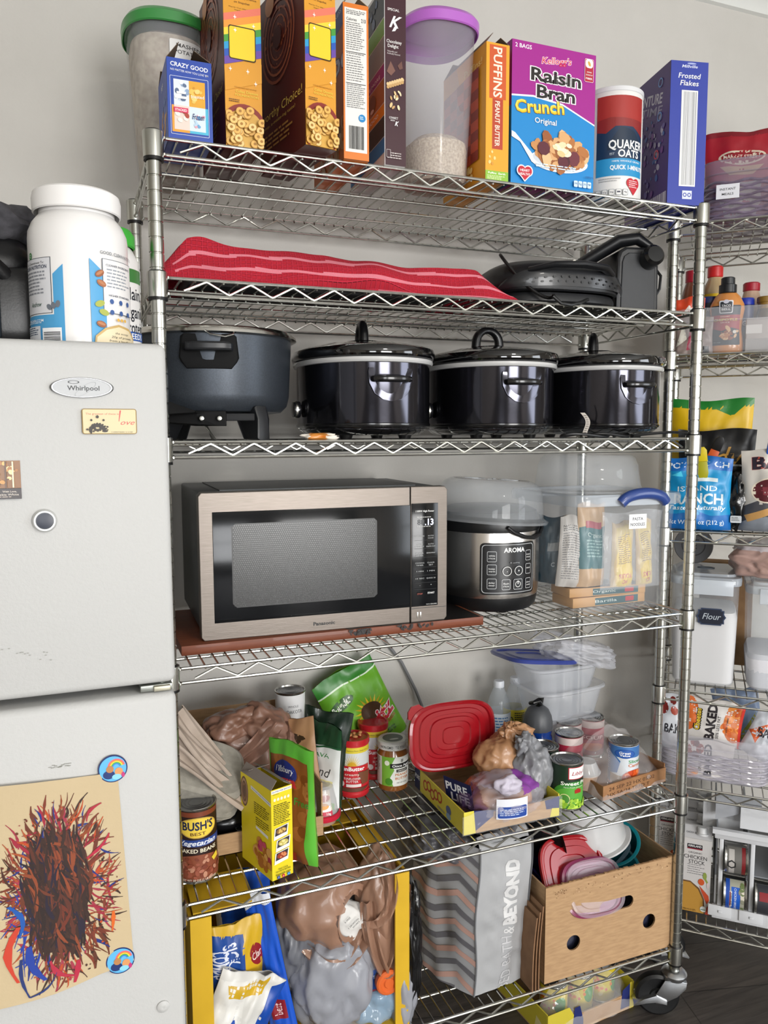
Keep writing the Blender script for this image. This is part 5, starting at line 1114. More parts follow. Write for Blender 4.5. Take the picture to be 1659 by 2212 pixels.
def bush(A):
    A.R(0, 0, 1, 1, '#2a140e'); A.R(0, .93, 1, 1, '#7a3a22'); A.E(.5, .77, .30, .15, '#c8a44a', 28); A.E(.5, .77, .28, .135, '#f0cf4a', 28); A.T("BUSH'S", .5, .80, .115, '#1a2348', w=.46, b=.06, arc=.0); A.T('BEST', .5, .685, .045, '#5a2a1a', w=.22)
    A.R(0, .50, 1, .60, '#23418a'); A.T('Vegetarian', .5, .555, .065, '#eef2fa', w=.56, sh=.3, b=.04); A.L(.2, .505, .8, .52, 1, '#c8d0e4', 4); A.T('BAKED BEANS', .5, .44, .055, '#f4ead0', w=.56, b=.04)
    A.E(.5, .14, .48, .24, '#8a4a32', 30); A.C(70, (.5, .17, .42, .18), (.004, .0065), ['#9c5540', '#b3705a', '#8a4530', '#c08a70', '#7a3a28'], 5, asp=.65); A.P([(.68, .3), (.78, .36), (.8, .28), (.72, .24)], '#e8c83a'); A.T('NET WT 28 OZ (1 LB 12 OZ)', .5, .02, .028, '#e8dcc8', w=.5)
can('bean_can', "tall can of BUSH'S vegetarian baked beans at the front left of the shelf", 'can', .052, .096, L2, .040, .152, '#2a140e', bush, 4)
# left cardboard tray ----------------------------------------------------
m = MB()
for a in ((0, 0, 0, .30, .003, .046), (0, .268, 0, .30, .271, .225), (0, .003, 0, .003, .268, .08), (.297, .003, 0, .30, .268, .12), (0, 0, 0, .30, .271, .002)): m.box(*a, CARD)
tag(m.obj('cardboard_tray', None, (.028, .142, L2)), 'open brown cardboard tray at the left end of the shelf holding eggs and bags', 'box')
# egg carton
EG = noisemat('egg_carton_pulp', '#8e8a80', '#a19c91', 60, rough=.95, bump=.5)
t = th('egg_carton', 'grey pulp egg carton leaning in the cardboard tray behind the bean can', 'egg carton', (.066, .195, L2 + .150), 0)
RM = Matrix.Rotation(math.radians(24), 4, 'Y') @ Matrix.Rotation(math.radians(34), 4, 'X')
m = MB(); m.lathe([(1.04, 0), (1.05, .004), (.98, .010), (.90, .052), (.80, .060), (0, .062)], EG, n=64, sx=.095, sy=.075, e=4); 
A = Art(m, fplane((-.07, -.0745, .012), (1, 0, 0), (0, .1, 1), .03, .03), .03, .03); A.R(0, 0, 1, 1, '#7a756b'); A.bars(.05, .1, .95, .9, '#3a3835', 12)
m.xf(0, RM); m.obj('carton_lid', t)
m = MB(); m.lathe([(0, -.006), (1.04, -.006), (1.06, -.003), (1.04, 0), (0, 0)], EG, n=48, sx=.095, sy=.075, e=4)
for i in range(4):
    for j in range(3): m.lathe([(.0215, 0), (.020, -.018), (.014, -.034), (0, -.036)], EG, n=16, c=(-.066 + i * .044, -.046 + j * .046, -.004))
m.xf(0, RM); m.obj('carton_base', t)
# folded paper bags over it
KP = noisemat('pale_kraft', '#a8988a', '#b5a598', 30, rough=.8, bump=.2)
for i in range(4):
    m = MB(); q = m.mark(); L_ = .225 - .012 * i
    def pb(u, v, o=0): return Vector((-u * L_, (v - .5) * .042 + .004 * math.sin(u * 6 + i), .004 * math.sin(u * 5 + v * 4 + i * 2) + o + .003 * math.sin(v * 12)))
    m.grid(lambda u, v: pb(u, v), 16, 8, KP); m.grid(lambda u, v: pb(u, v, .0022), 16, 8, KP, flip=True)
    m.xf(q, Matrix.Translation((.158 - .002 * i, .165 - .012 * i, L2 + .128 - .005 * i)) @ Matrix.Rotation(math.radians(56 - 4 * i), 4, 'Y') @ Matrix.Rotation(math.radians(30), 4, 'X')); o = m.obj('paper_bag', None)
    tag(o, ['top', 'second', 'third', 'lowest'][i] + ' folded pale paper bag of the four fanned over the egg carton', 'paper bag', 'folded paper bags over the egg carton')
# dark bottle lying + label, blue package
m = MB(); m.blob((0, 0, 0), (.085, .05, .042), M('#121214', .25, coat=.3), 4, amp=.12, fr=2, sub=4, fine=.03)
tag(m.obj('black_bag', None, (.140, .215, L2 + .046)), 'small shiny black bundle in the shade of the tray under the egg carton', 'bag')
t = th('dark_bottle', 'dark bottle with a white printed label lying in the front of the cardboard tray', 'bottle', (.140, .172, L2 + .026), 10)
m = MB(); m.lathe([(0, 0), (.019, 0), (.021, .003), (.021, .075), (.010, .092), (.010, .105), (0, .106)], M('#15161a', .15, coat=.5), n=28); m.lathe([(.0213, .012), (.0213, .06)], M('#c6c8c6', .5), n=28); A = Art(m, fcyl((0, 0), .0215, .012, .048, -60, 120), .045, .048, su=10); A.L(.1, .1, .9, .9, 8, '#5a5c5e', 3)
m.xf(0, Matrix.Rotation(PI / 2, 4, 'Y')); m.obj('bottle_body', t)
m = MB(); m.lathe([(0, 0), (.012, 0), (.012, .016), (0, .017)], M('#1d4a3a', .4), n=20); m.xf(0, Matrix.Translation((.102, 0, 0)) @ Matrix.Rotation(PI / 2, 4, 'Y')); m.obj('bottle_cap', t)
def gv(A): A.R(0, 0, 1, 1, '#1c478f'); A.E(.45, .72, .3, .12, '#5c8ac8', 20); A.T('Great', .45, .74, .07, '#f0f4fa', w=.4); A.T('Value', .45, .66, .06, '#f0f4fa', w=.34); A.E(.5, .3, .25, .16, '#c8d4e4'); A.E(.55, .28, .16, .1, '#1c478f')
pouch('blue_food_bag', 'dark blue Great Value food bag standing in the tray behind the yellow mix box', 'bag', (.195, .235, L2 + .004), 0, .075, .15, .03, M('#1c478f', .4), gv, seed=11)
# brown plastic bag on top of the tray goods
BR = noisemat('brown_grocery_plastic', '#7d5a48', '#947061', 7, rough=.38, bump=.25, alpha=.93, coat=.15, dist=.004, ridge=9)
BR2 = noisemat('tan_grocery_plastic', '#a87a56', '#ba8d66', 7, rough=.36, bump=.25, alpha=.93, coat=.2, dist=.004, ridge=9)
GRP = noisemat('grey_grocery_plastic', '#77787c', '#8a8b8f', 7, rough=.38, bump=.3, alpha=.95, coat=.2, dist=.004, ridge=9)
def strap(m, pts, w, mt, wav=.15):
    """crumpled ribbon"""
    n = len(pts) * 5; P = [Vector(p) for p in pts]
    def cr(t):
        t = t * (len(P) - 1); i = min(int(t), len(P) - 2); f = t - i
        p0, p1, p2, p3 = P[max(i - 1, 0)], P[i], P[i + 1], P[min(i + 2, len(P) - 1)]
        return .5 * ((2 * p1) + (p2 - p0) * f + (2 * p0 - 5 * p1 + 4 * p2 - p3) * f * f + (3 * p1 - p0 - 3 * p2 + p3) * f ** 3)
    def fn(u, v):
        c = cr(v); t = (cr(min(v + .01, 1)) - cr(max(v - .01, 0))).normalized(); s_ = t.cross(Vector((.3, 1, .2))).normalized(); n_ = s_.cross(t)
        return c + s_ * (u - .5) * w * (1 + wav * math.sin(v * 9)) + n_ * w * .22 * math.sin(u * 10 + v * 6) 
    m.grid(fn, 9, n, mt)
t = th('grocery_bag', 'brown plastic grocery bag heaped on the cardboard tray at the back left', 'plastic bag', (.195, .285, L2 + .155), 0)
m = MB(); m.blob((0, 0, -.01), (.075, .06, .085), BR, 21, amp=.15, fr=1.5, sub=5, fine=.04, fold=.07); m.blob((.040, -.01, .060), (.070, .05, .045), BR, 22, amp=.2, fr=1.7, sub=5, fine=.05, fold=.09, rot=Matrix.Rotation(.5, 3, 'Y')); m.blob((-.040, -.01, .072), (.058, .04, .034), BR, 23, amp=.2, fr=1.7, sub=5, fine=.05, fold=.09, rot=Matrix.Rotation(-.3, 3, 'Y')); m.obj('bag_body', t)
m = MB(); strap(m, [(-.085, -.02, .075), (-.095, -.055, .045), (-.085, -.07, .015), (-.04, -.075, .012), (.01, -.075, .045), (.05, -.065, .085)], .036, BR); m.obj('bag_handle', t)
m = MB(); strap(m, [(.065, -.05, .08), (.062, -.065, .02), (.045, -.07, -.05), (.035, -.06, -.085)], .034, BR); m.obj('bag_handle', t)
# things behind: tin, kraft pouch, dark green bag
def polen(A): A.T('WHOLE', .52, .72, .06, '#77777a', w=.2, b=0); A.T('DAKOTA', .55, .58, .09, '#55565a', w=.3, b=0)
can('white_tin', 'open white tin can rising behind the brown plastic bag', 'can', .318, .372, L2 + .155, .037, .105, '#dcdcdc', polen, 8)
m = MB(); m.box(0, 0, 0, .11, .07, .150, CARDD, .004); tag(m.obj('small_carton', None, (.262, .34, L2)), 'small brown carton holding up the white tin, mostly hidden', 'box')
def kraft(A):
    A.R(0, 0, 1, 1, '#a57d5a'); A.T('CLOVER', .6, .62, .11, '#241a12', w=.7, b=.04); A.E(.55, .78, .22, .05, '#3a2a1c', 10, .3); A.E(.65, .84, .2, .03, '#3a2a1c', 8, -.4); A.R(.6, .0, 1, .38, '#e0dcd4'); A.L(.64, .05, .96, .36, 8, '#77736c', 4)
pouch('kraft_pouch', 'brown kraft food pouch with a torn top, beside the dark green bag', 'bag', (.312, .245, L2), -48, .125, .232, .05, noisemat('kraft_pouch', '#94705a', '#a8835f', 20, rough=.6, bump=.3), kraft, seed=13, wr=.005, tilt=-8)
DG = M('#16281c', .35, coat=.3)
pouch('dark_green_bag', 'dark green glossy bag leaning against the wall behind the white cassava bag', 'bag', (.375, .335, L2), -32, .12, .215, .05, DG, None, seed=14, tilt=8, wr=.004)
def cass(A):
    A.R(0, .0, 1, .78, '#e6e8e8'); A.P([(0, 0), (1, 0), (1, .09), (0, .05)], '#2a6a3c'); A.T('CASSAVA', .45, .68, .045, '#3a8a4a', w=.7); A.T('blend', .55, .50, .10, '#3a3c3e', w=.6, sh=.3, b=0); A.R(.4, .36, .9, .42, '#e4dc9a'); A.T('REPLACEMENT', .65, .39, .02, '#5a563a', w=.4); A.L(.3, .28, .9, .31, 1, '#9a9c9e', 3)
    for u in (.5, .7): A.ring(u, .16, .07, .2, '#6a6c6e')
    A.R(.82, .13, .96, .2, '#7ac84a'); A.P([(0, .74), (1, .80), (1, .78), (0, .72)], '#2a5a3a')
pouch('flour_pouch', 'white stand-up flour pouch with dark green folded top, left of the red sunflower butter tubs', 'bag', (.361, .256, L2), -68, .125, .215, .055, M('#234a30', .4, coat=.2), cass, seed=15, tilt=3)
# yellow baking mix box -------------------------------------------------
def bq_front(A):
    A.R(0, 0, 1, 1, '#e8d325'); A.P([(.02, .955), (.98, .955), (.98, .99), (.02, .99)], '#e8e8e8'); A.T('GLUTEN FREE BISCUITS', .5, .973, .014, '#333', w=.9); A.L(.08, .935, .4, .945, 1, '#444', 1)
    for i in range(5): A.E(.17 + i * .16, .885, .06, .018, '#f0ead0', 9); A.L(.1 + i * .16, .855, .22 + i * .16, .86, 1, '#d08a2a', i)
    A.L(.1, .60, .9, .83, 12, '#4a4218', 5, .42)
    for i, (c1, c2) in enumerate((('#8f6a3a', '#dcb868'), ('#c8b85c', '#eadc98'), ('#9a3a24', '#d88a5a'))):
        v = .52 - i * .135; s_ = 1 if i % 2 else -1; A.P([(.12 + .04 * s_, v - .075), (.78 + .04 * s_, v - .055), (.84 + .04 * s_, v + .07), (.18 + .04 * s_, v + .05)], '#f0f0ee'); A.P([(.18 + .04 * s_, v - .035), (.74 + .04 * s_, v - .02), (.79 + .04 * s_, v + .06), (.23 + .04 * s_, v + .045)], '#3a3038'); A.E(.49 + .04 * s_, v + .01, .24, .035, c1, 14); A.C(9, (.49 + .04 * s_, v + .01, .18, .022), (.0015, .003), [c2], i)
    A.T('FIND YOUR', .5, .115, .016, '#4a4218', w=.45); A.T('FAVORITE RECIPES', .5, .09, .016, '#4a4218', w=.7); A.T('bisquick.com', .5, .06, .02, '#222', w=.7, b=.03)
    A.R(.2, .012, .34, .042, '#2a4a9a'); A.T('f', .27, .027, .018, '#fff'); A.E(.5, .027, .07, None, '#c8323a'); A.T('p', .5, .027, .014, '#fff'); A.R(.68, .012, .82, .042, '#2a8ac8'); A.T('t', .75, .027, .018, '#fff')
def bq_side(A):
    A.R(0, 0, 1, 1, '#e6d024'); A.E(.12, .80, .13, .17, '#6a4a38', 24); A.ring(.12, .80, .11, .2, '#b08a6a', rv=.15); A.ring(.12, .8, .07, .3, '#8a6448', rv=.1); A.P([(.35, .88), (1, .82), (1, .86), (.35, .92)], '#e4e4e0'); A.T('GLUTEN FREE PANCAKES', .68, .87, .012, '#444', w=.6, rot=-8)
    A.L(.45, .62, .95, .76, 6, '#6a5c18', 5); A.L(.5, .5, .95, .6, 4, '#6a5c18', 8); A.P([(.5, .47), (.9, .44), (.9, .475), (.5, .5)], '#e4e4e0'); A.C(14, (.72, .24, .25, .13), (.007, .013), ['#c88a3a', '#b3702a', '#dca458', '#a8304a', '#c8405a', '#8a3020'], 5); A.C(8, (.66, .33, .12, .06), (.006, .009), ['#a8284a', '#c84a6a'], 7); A.C(12, (.8, .15, .18, .08), (.007, .012), ['#dca858', '#c88a3a', '#b06a28'], 8)
carton('baking_mix_box', 'open yellow bisquick.com baking mix box standing at the front of the shelf', 'box', .1835, .012, 18, .048, .117, .185, L2, '#e8d325', bq_front, bq_side, opened=True, inner='#8a8078')
# Pillsbury pouch
def pil(A):
    A.R(0, 0, 1, 1, '#8a5226'); A.C(26, (.5, .45, .5, .5), (.010, .022), ['#9a6030', '#7a441e', '#a8703c', '#8a4a20'], 5, asp=1); A.R(0, .88, 1, 1, '#5fb83a'); A.P([(0, 0), (.05, 0), (.05, .9), (0, .9)], '#5fb83a'); A.P([(.86, 0), (1, 0), (1, .9), (.9, .9), (.92, .5), (.84, .2)], '#5fb83a'); A.E(.42, .74, .27, .10, '#2a3a8a', 24); A.E(.42, .75, .24, .085, '#22307a', 24); A.T('Pillsbury', .42, .765, .05, '#e8ecf4', w=.42, sh=.15); A.P([(.2, .69), (.64, .69), (.68, .63), (.24, .63)], '#c8323a'); A.T('BEST', .45, .66, .03, '#f0d0d0', w=.26)
    A.T('Gluten Free', .55, .53, .06, '#4a8a34', w=.75, b=.03); A.P([(.3, .08), (.7, .1), (.62, .0), (.3, .0)], '#a83a20')
pouch('flour_pouch', 'brown and green Pillsbury Best gluten free pouch behind the yellow baking mix box', 'bag', (.250, .085, L2), -62, .135, .243, .04, M('#7fd04a', .4, coat=.3), pil, seed=17, tilt=-2, wr=.003)
# snack cup upside down
t = th('snack_cup', 'clear snack cup with a red rim and dip standing upside down before the white pouch', 'cup', (.346, .205, L2 + .014), 0)
m = MB(); m.lathe([(0, .0735), (.018, .074), (.024, .070), (.031, .040), (.035, .012), (.0355, .009)], clear('#d8d8d8', .45, .1), n=40); A = Art(m, fcyl((0, 0), 0, .012, .058, facing(.346, .205), 130, rr=lambda v: .0355 - .0125 * v + .0006), .07, .055, su=14); A.R(.2, .05, .8, .95, '#d8c8b8'); A.E(.5, .7, .28, .14, '#b83038'); A.R(.2, .05, .8, .22, '#c22a48'); A.R(.24, .2, .76, .55, '#f0ece8'); A.E(.52, .4, .18, .12, '#e0a04a'); A.T('Gluten Free', .5, .84, .08, '#fff', w=.4); A.T('10g', .68, .12, .09, '#fff'); m.obj('cup_body', t)
m = MB(); m.lathe([(.0345, .001), (.040, .001), (.041, .004), (.041, .012), (.037, .014)], M('#c4203a', .35), n=40); m.lathe([(.0345, .002), (.030, -.012), (0, -.0125)], clear('#c8a890', .7, .2), n=32); m.obj('red_rim', t)
# sunflower butter tubs
def sunb(A):
    A.R(0, 0, 1, 1, '#c9262f'); A.R(0, .42, 1, .84, '#d9dcde'); A.R(0, .84, 1, .96, '#e4cf3c'); A.T('No Ingredients. Delicious Flavor. Simply Sunny', .5, .895, .028, '#3a3418', w=.7, b=0); A.P([(0, .42), (.25, .48), (.75, .48), (1, .42), (1, .36), (0, .36)], '#c9262f')
    for k in range(13):
        a = math.radians(k * 15); A.P([(.5 + .07 * math.cos(a - .14), .56 + .07 * math.sin(a - .14) * 1.1), (.5 + .19 * math.cos(a), .56 + .27 * math.sin(a)), (.5 + .07 * math.cos(a + .14), .56 + .07 * math.sin(a + .14) * 1.1)], '#ecc832')
    A.E(.5, .57, .09, .09, '#d8a828'); A.R(.12, .46, .88, .58, '#c9262f'); A.T('SunButter', .5, .52, .08, '#fff', w=.52, b=.05); A.T('creamy', .5, .405, .05, '#f4e4d8', w=.3); A.T('SUNFLOWER', .5, .315, .045, '#f4ece8', w=.34, b=.02); A.T('BUTTER', .5, .255, .045, '#f4ece8', w=.24, b=.02); A.E(.28, .2, .06, None, '#e8dcd8'); A.R(.38, .14, .68, .2, '#e8dcd8'); A.P([(.1, .12), (.9, .12), (.7, .04), (.3, .04)], '#6a4030'); A.R(0, 0, 1, .035, '#c9262f'); A.P([(.62, .45), (.9, .44), (.86, .2), (.7, .18)], '#7a4a34')
def subtub(label, x, y, turn, nuts=False, group='sunflower butter tubs'):
    t = th('sunflower_butter_tub', label, 'tub', (x, y, L2), 0, group); r = .0385
    m = MB(); m.lathe([(0, 0), (r - .002, 0), (r, .003), (r, .012), (r - .001, .014), (r - .001, .128), (r, .13), (0, .13)], M('#c9262f', .35, coat=.3), n=48); sunb(Art(m, fcyl((0, 0), r - .0008, .012, .118, facing(x, y) + turn, 180), r * PI, .118, su=22)); m.obj('tub_body', t)
    m = MB(); m.lathe([(r, .128), (r + .0015, .129), (r + .0015, .140), (r, .142), (r - .003, .142), (r - .005, .1385), (0, .1385)], M('#c4242e', .3, alpha=.95, coat=.3), n=48); m.obj('lid', t)
    if nuts:
        for i, (a, b_) in enumerate(((-.012, 0), (.006, .010), (.016, -.002), (.002, -.010), (.022, .010), (-.004, .004))):
            m = MB(); m.blob((0, 0, 0), (.0065, .0038, .0036), M('#c88a58', .5), i + 30, amp=.15, sub=2); tag(m.obj('peanut', None, (x + a, y + b_, L2 + .1425), i * .9), 'small loose peanut lying on a red tub lid', 'peanut', 'peanuts on the red lid')
subtub('front red SunButter tub with peanuts on its lid', .460, .320, -4, True)
subtub('red sunflower butter tub at the back left, next to the white pouch', .424, .398, 40)
subtub('red sunflower butter tub at the back right, before the green seed bag', .540, .395, 30)
m = MB(); m.lathe([(0, 0), (.030, 0), (.033, .002), (.033, .006), (.030, .008), (0, .008)], M('#e8eae8', .4), n=36); m.lathe([(0, -.001), (.027, -.001), (.027, 0), (0, 0)], M('#1a2a20', .4), n=36); m.xf(0, Matrix.Rotation(math.radians(-8), 4, 'X')); tag(m.obj('white_disc', None, (.424, .395, L2 + .148)), 'loose white and green disc resting on the back left red tub', 'lid')
# peanut butter jar
px, py, r = .561, .312, .038
t = th('peanut_butter_jar', 'glass jar of Once Again crunchy peanut butter with a white lid', 'jar', (px, py, L2), 0)
m = MB(); m.lathe([(0, 0), (r - .004, 0), (r, .004), (r, .093), (r - .005, .102), (r - .005, .108), (0, .108)], M('#8a5426', .15, coat=.8), n=48); A = Art(m, fcyl((0, 0), r, .016, .073, facing(px, py) - 2, 190), r * math.radians(190), .073, su=22)
A.R(0, 0, 1, 1, '#78b23c'); A.R(0, .0, .28, 1, '#dfe2dc'); A.L(.04, .45, .25, .95, 10, '#55584f', 3); A.R(.08, .1, .2, .35, '#f0f0ec'); A.P([(.52, 0), (.46, .3), (.54, .55), (.5, .8), (.56, 1), (1, 1), (1, 0)], '#eceee8'); A.R(.46, .62, .96, .78, '#151515'); A.T('Once Again', .71, .70, .08, '#fff', w=.42, b=.04); A.T('#', .70, .88, .12, '#1a1a1a'); A.R(.58, .48, .84, .58, '#2a2826'); A.T('CRUNCHY', .71, .53, .05, '#f0ece4', w=.2); A.T('PEANUT', .71, .40, .08, '#c8742e', w=.3, b=.03); A.T('BUTTER', .71, .27, .08, '#c8742e', w=.3, b=.03); A.T('NET WT 16 OZ', .7, .12, .035, '#555', w=.22); A.E(.40, .8, .05, None, '#e8ecd8'); A.E(.44, .16, .07, None, '#4a8a2a')
m.obj('jar_body', t)
m = MB(); m.lathe([(r - .001, .104), (r, .105), (r, .121), (r - .003, .124), (0, .124)], M('#dcdcda', .35, .2), n=48); A = Art(m, fcyl((0, 0), r, .105, .016, facing(px, py), 120), .08, .016, su=14); A.T('NON-GMO   TO YOU', .5, .5, .4, '#3a3a3a', w=.8); A = Art(m, fplane((-.03, -.03, .1241), (1, 0, 0), (0, 1, 0), .06, .06), .06, .06); A.E(.5, .5, .42, None, '#5a6660', 28); A.E(.5, .35, .2, .08, '#c8ccc8'); m.obj('jar_lid', t)
# Spitz bag
def spitz(A):
    A.R(0, 0, 1, 1, '#6fae26'); A.P([(0, .5), (1, .6), (1, .86), (0, .86)], '#63a422'); A.R(0, .86, 1, 1, '#2f7a26'); A.R(0, .845, 1, .862, '#d8e8d0'); A.E(.26, .68, .22, .06, '#2a5a20', 18, .12); A.T('Pounder', .26, .68, .075, '#f0f4e8', w=.34, sh=.3, b=.05, rot=10)
    for k in range(20):
        a = k * PI / 10; A.P([(.62 + .14 * math.cos(a - .16), .44 + .10 * math.sin(a - .16)), (.62 + .28 * math.cos(a), .44 + .19 * math.sin(a)), (.62 + .14 * math.cos(a + .16), .44 + .10 * math.sin(a + .16))], '#e4c428' if k % 2 else '#c8a81e')
    A.E(.62, .44, .17, .115, '#4a3420', 24); A.T('Spitz', .66, .34, .17, '#c8283c', w=.62, b=.06, rot=14, out='#f4e8e8', ow=.07, sh=.2); A.T('SUNFLOWER SEEDS', .68, .22, .035, '#c8283c', w=.5, rot=12); A.L(.1, .1, .9, .16, 2, '#3a6a1a', 3)
pouch('seed_bag', 'bright green Spitz sunflower seed bag leaning back against the wall', 'bag', (.575, .445, L2 + .05), 4, .185, .245, .05, M('#6fae26', .25, coat=.6), spitz, seed=18, tilt=-26, lean=0, wr=.005, topsq=.95)
m = MB(); m.box(0, 0, 0, .16, .045, .055, CARDD, .003); tag(m.obj('small_carton', None, (.500, .430, L2)), 'small brown carton under the green seed bag, hidden behind the tubs', 'box')
# ---------------------------------------------------------------- yellow tray with bread
YC = M('#d9c93e', .55); NV = M('#202a66', .5)
t = th('produce_tray', 'low yellow cardboard tray printed PURE LIFE in plastic wrap, holding bread', 'box', (.735, .16, L2), 0)
m = MB(); w, d, h = .245, .262, .052
m.box(-w / 2, -d / 2, 0, w / 2, d / 2, .002, CARD); m.box(-w / 2, -d / 2, .002, -w / 2 + .003, d / 2, h, YC); m.box(w / 2 - .003, -d / 2, .002, w / 2, d / 2, h, YC); m.box(-w / 2 + .003, -d / 2, .002, w / 2 - .003, -d / 2 + .003, h * .8, CARD); m.box(-w / 2 + .003, d / 2 - .003, .002, w / 2 - .003, d / 2, h, CARD)
A = Art(m, fplane((-w / 2, d / 2, 0), (0, -1, 0), (0, 0, 1), d, h), d, h); A.R(0, 0, 1, 1, '#ddd04c'); A.R(0, 0, .12, 1, '#1a2350'); A.T('PURE', .06, .6, .2, '#fff', w=.1)
for k in range(5): A.ring(.24 + k * .075, .55 + .12 * math.sin(k * 2.2), .05, .35, '#b8402a', rv=.25)
A.E(.72, .45, .05, .2, '#5a6a9a'); A.E(.72, .18, .045, .14, '#8aa8c8'); A.L(.5, .08, .66, .2, 2, '#5a6a9a', 3)
A = Art(m, fplane((-w / 2, -d / 2, 0), (1, 0, 0), (0, 0, 1), w, h), w, h); A.P([(0, 0), (.12, 0), (.1, 1), (0, 1)], '#ddd04c'); A.P([(.10, 1.0), (.36, .82), (.3, .6), (.12, .1)], '#202a66'); A.R(.3, .5, .82, .8, '#b08860'); A.P([(.84, .8), (1, .9), (1, .35), (.86, .4)], '#202a66'); A.P([(.9, 0), (1, 0), (1, .35), (.92, .4)], '#ddd04c')
A = Art(m, fplane((-w / 2 + .0035, -d / 2, 0), (0, 1, 0), (0, 0, 1), d, h), d, h); A.R(0, .05, .96, .97, '#7a5a44')
m.obj('tray_body', t)
def tw(u, v):
    x = (u - .5) * (w + .01) ; z = .001 + v * (h * .82 + .008 * math.sin(u * 9)); return Vector((x, -d / 2 - .004 - .003 * abs(noise.noise(Vector((u * 8, v * 6, 1)))) * 2, z))
m = MB(); m.grid(tw, 40, 10, clear('#ffffff', .14, .05)); m.obj('plastic_wrap', t)
def pure(A): A.R(0, 0, 1, 1, '#1a2350'); A.T('PURE', .45, .68, .3, '#f0f2f8', w=.8, b=.06); A.T('LIFE', .55, .3, .3, '#f0f2f8', w=.7, b=.06)
m = MB(); A = Art(m, fplane((0, 0, 0), (.35, -1, .05), (-.15, .05, 1), .085, .062), .085, .062); m.prism([(0, 0), (.085, 0), (.085, .062), (0, .062)], -.001, 0, M('#1a2350', .4), mp=lambda a, b, c: A.fm(a / .085, b / .062, c)); pure(A); tag(m.obj('printed_flap', None, (.632, .150, L2 + .022)), 'torn navy flap printed PURE LIFE inside the yellow tray', 'flap')
# red container with its red lid facing us
def rrect(u, v, e=4.0):
    a = 2 * PI * u; ca, sa = math.cos(a), math.sin(a); k = (abs(ca) ** e + abs(sa) ** e) ** (-1 / e); return ca * k, sa * k
RL = M('#930f1a', .2, coat=.5)
t = th('food_container', 'clear food container standing on edge with its big red lid facing forward', 'container', (.668, .195, L2 + .158), 0)
ML = Matrix.Rotation(math.radians(8), 4, 'Z') @ Matrix.Rotation(math.radians(82), 4, 'X') @ Matrix.Rotation(math.radians(-4), 4, 'Z')
m = MB(); m.lathe([(1.0, -.008), (1.02, -.004), (1.02, .004), (.97, .007), (.92, .006), (.90, .001), (.80, .001), (.78, .004), (.66, .004), (.64, .001), (.56, .001), (.54, .005), (.42, .005), (.40, .002), (.26, .002), (.24, .0045), (0, .0045)], RL, n=96, sx=.120, sy=.078, e=3.4)
m.prism([(-.112, .045), (-.124, .05), (-.124, .066), (-.115, .078), (-.095, .082), (-.080, .072)], -.002, .002, RL); m.xf(0, ML); m.obj('red_lid', t)
m = MB(); m.lathe([(0, -.062), (.80, -.062), (.86, -.056), (.99, -.010), (1.01, -.009)], clear('#d8dce0', .3, .1), n=80, sx=.116, sy=.075, e=3.4); m.xf(0, ML); m.obj('container_body', t)
# bread bag
t = th('bread_bag', 'clear bag of buns with purple print and a blue label', 'bread', (.735, .070, L2 + .004), 0)
for i, (a, b_, c_, s_) in enumerate(((-.035, .01, .036, 3), (.030, .005, .038, 4), (0, .040, .036, 5))):
    m = MB(); m.blob((a, b_, c_), (.042, .038, .034), M(['#a8754a', '#b5845a', '#9a6a42'][i], .6), s_, amp=.06, fr=1.5, sub=4, fine=0, floor=.001); m.obj('bun', t)
BC = clear('#e6e0ea', .22, .08)
m = MB(); m.blob((0, .012, .043), (.088, .068, .048), BC, 9, amp=.12, fr=2, sub=5, fine=.08, fold=.06, floor=.0006, mtf=lambda d: M('#8a3fa0', .3, alpha=.85) if (d.x > .25 and d.z > .45 and d.y < .35) else (M('#c9c0d0', .3, alpha=.5) if d.z > .75 else (M('#7a5a8a', .3, alpha=.4) if d.x < -.7 else None))); m.obj('plastic_bag', t)
m = MB(); m.blob((-.005, -.028, .085), (.030, .020, .020), M('#cfc8d8', .35, alpha=.85), 12, amp=.2, fr=1.8, sub=4, fine=.05, fold=.08); m.obj('bunched_top', t)
m = MB()
def lb(u, v): a = math.radians(-125 + 50 * u); return Vector((.004 + .092 * math.cos(a) * .95, .012 + .074 * math.sin(a), .022 + .046 * v))
m.grid(lb, 12, 4, M('#e4e6ee', .4)); A = Art(m, lambda u, v, o: lb(u, v) + Vector((0, -o - .0006, 0)), .07, .046, su=10); A.RR(.04, .06, .96, .62, .004, '#24489a'); A.L(.1, .14, .9, .5, 4, '#c8d4ea', 3); m.obj('blue_label', t)
# tied bags
m = MB(); m.blob((0, 0, 0), (.064, .05, .055), BR2, 31, amp=.14, fr=1.6, sub=5, fine=.05, fold=.08); m.blob((.018, -.006, .058), (.022, .018, .026), BR2, 32, amp=.3, fr=2.5, sub=4, fine=.12, fold=.2); m.blob((.045, -.008, .072), (.030, .016, .012), BR2, 33, amp=.35, fr=2.4, sub=4, fine=.14, fold=.25, rot=Matrix.Rotation(.4, 3, 'Y'))
tag(m.obj('grocery_bag', None, (.775, .150, L2 + .098)), 'tan plastic bag tied in a knot in front of the red lid', 'plastic bag')
m = MB(); m.blob((0, 0, 0), (.048, .045, .072), GRP, 41, amp=.16, fr=1.8, sub=5, fine=.06, fold=.1); m.blob((-.018, -.006, .072), (.022, .016, .022), GRP, 42, amp=.3, fr=2.5, sub=4, fine=.12, fold=.2)
tag(m.obj('grocery_bag', None, (.826, .105, L2 + .078)), 'grey plastic bag tied shut, between the bread and the can of peas', 'plastic bag')
m = MB(); m.blob((0, 0, 0), (.05, .04, .035), M('#a8552a', .4, coat=.2), 44, amp=.15, sub=4); tag(m.obj('orange_snack_bag', None, (.715, .125, L2 + .040)), 'small orange-brown bag peeking out behind the bread', 'bag')
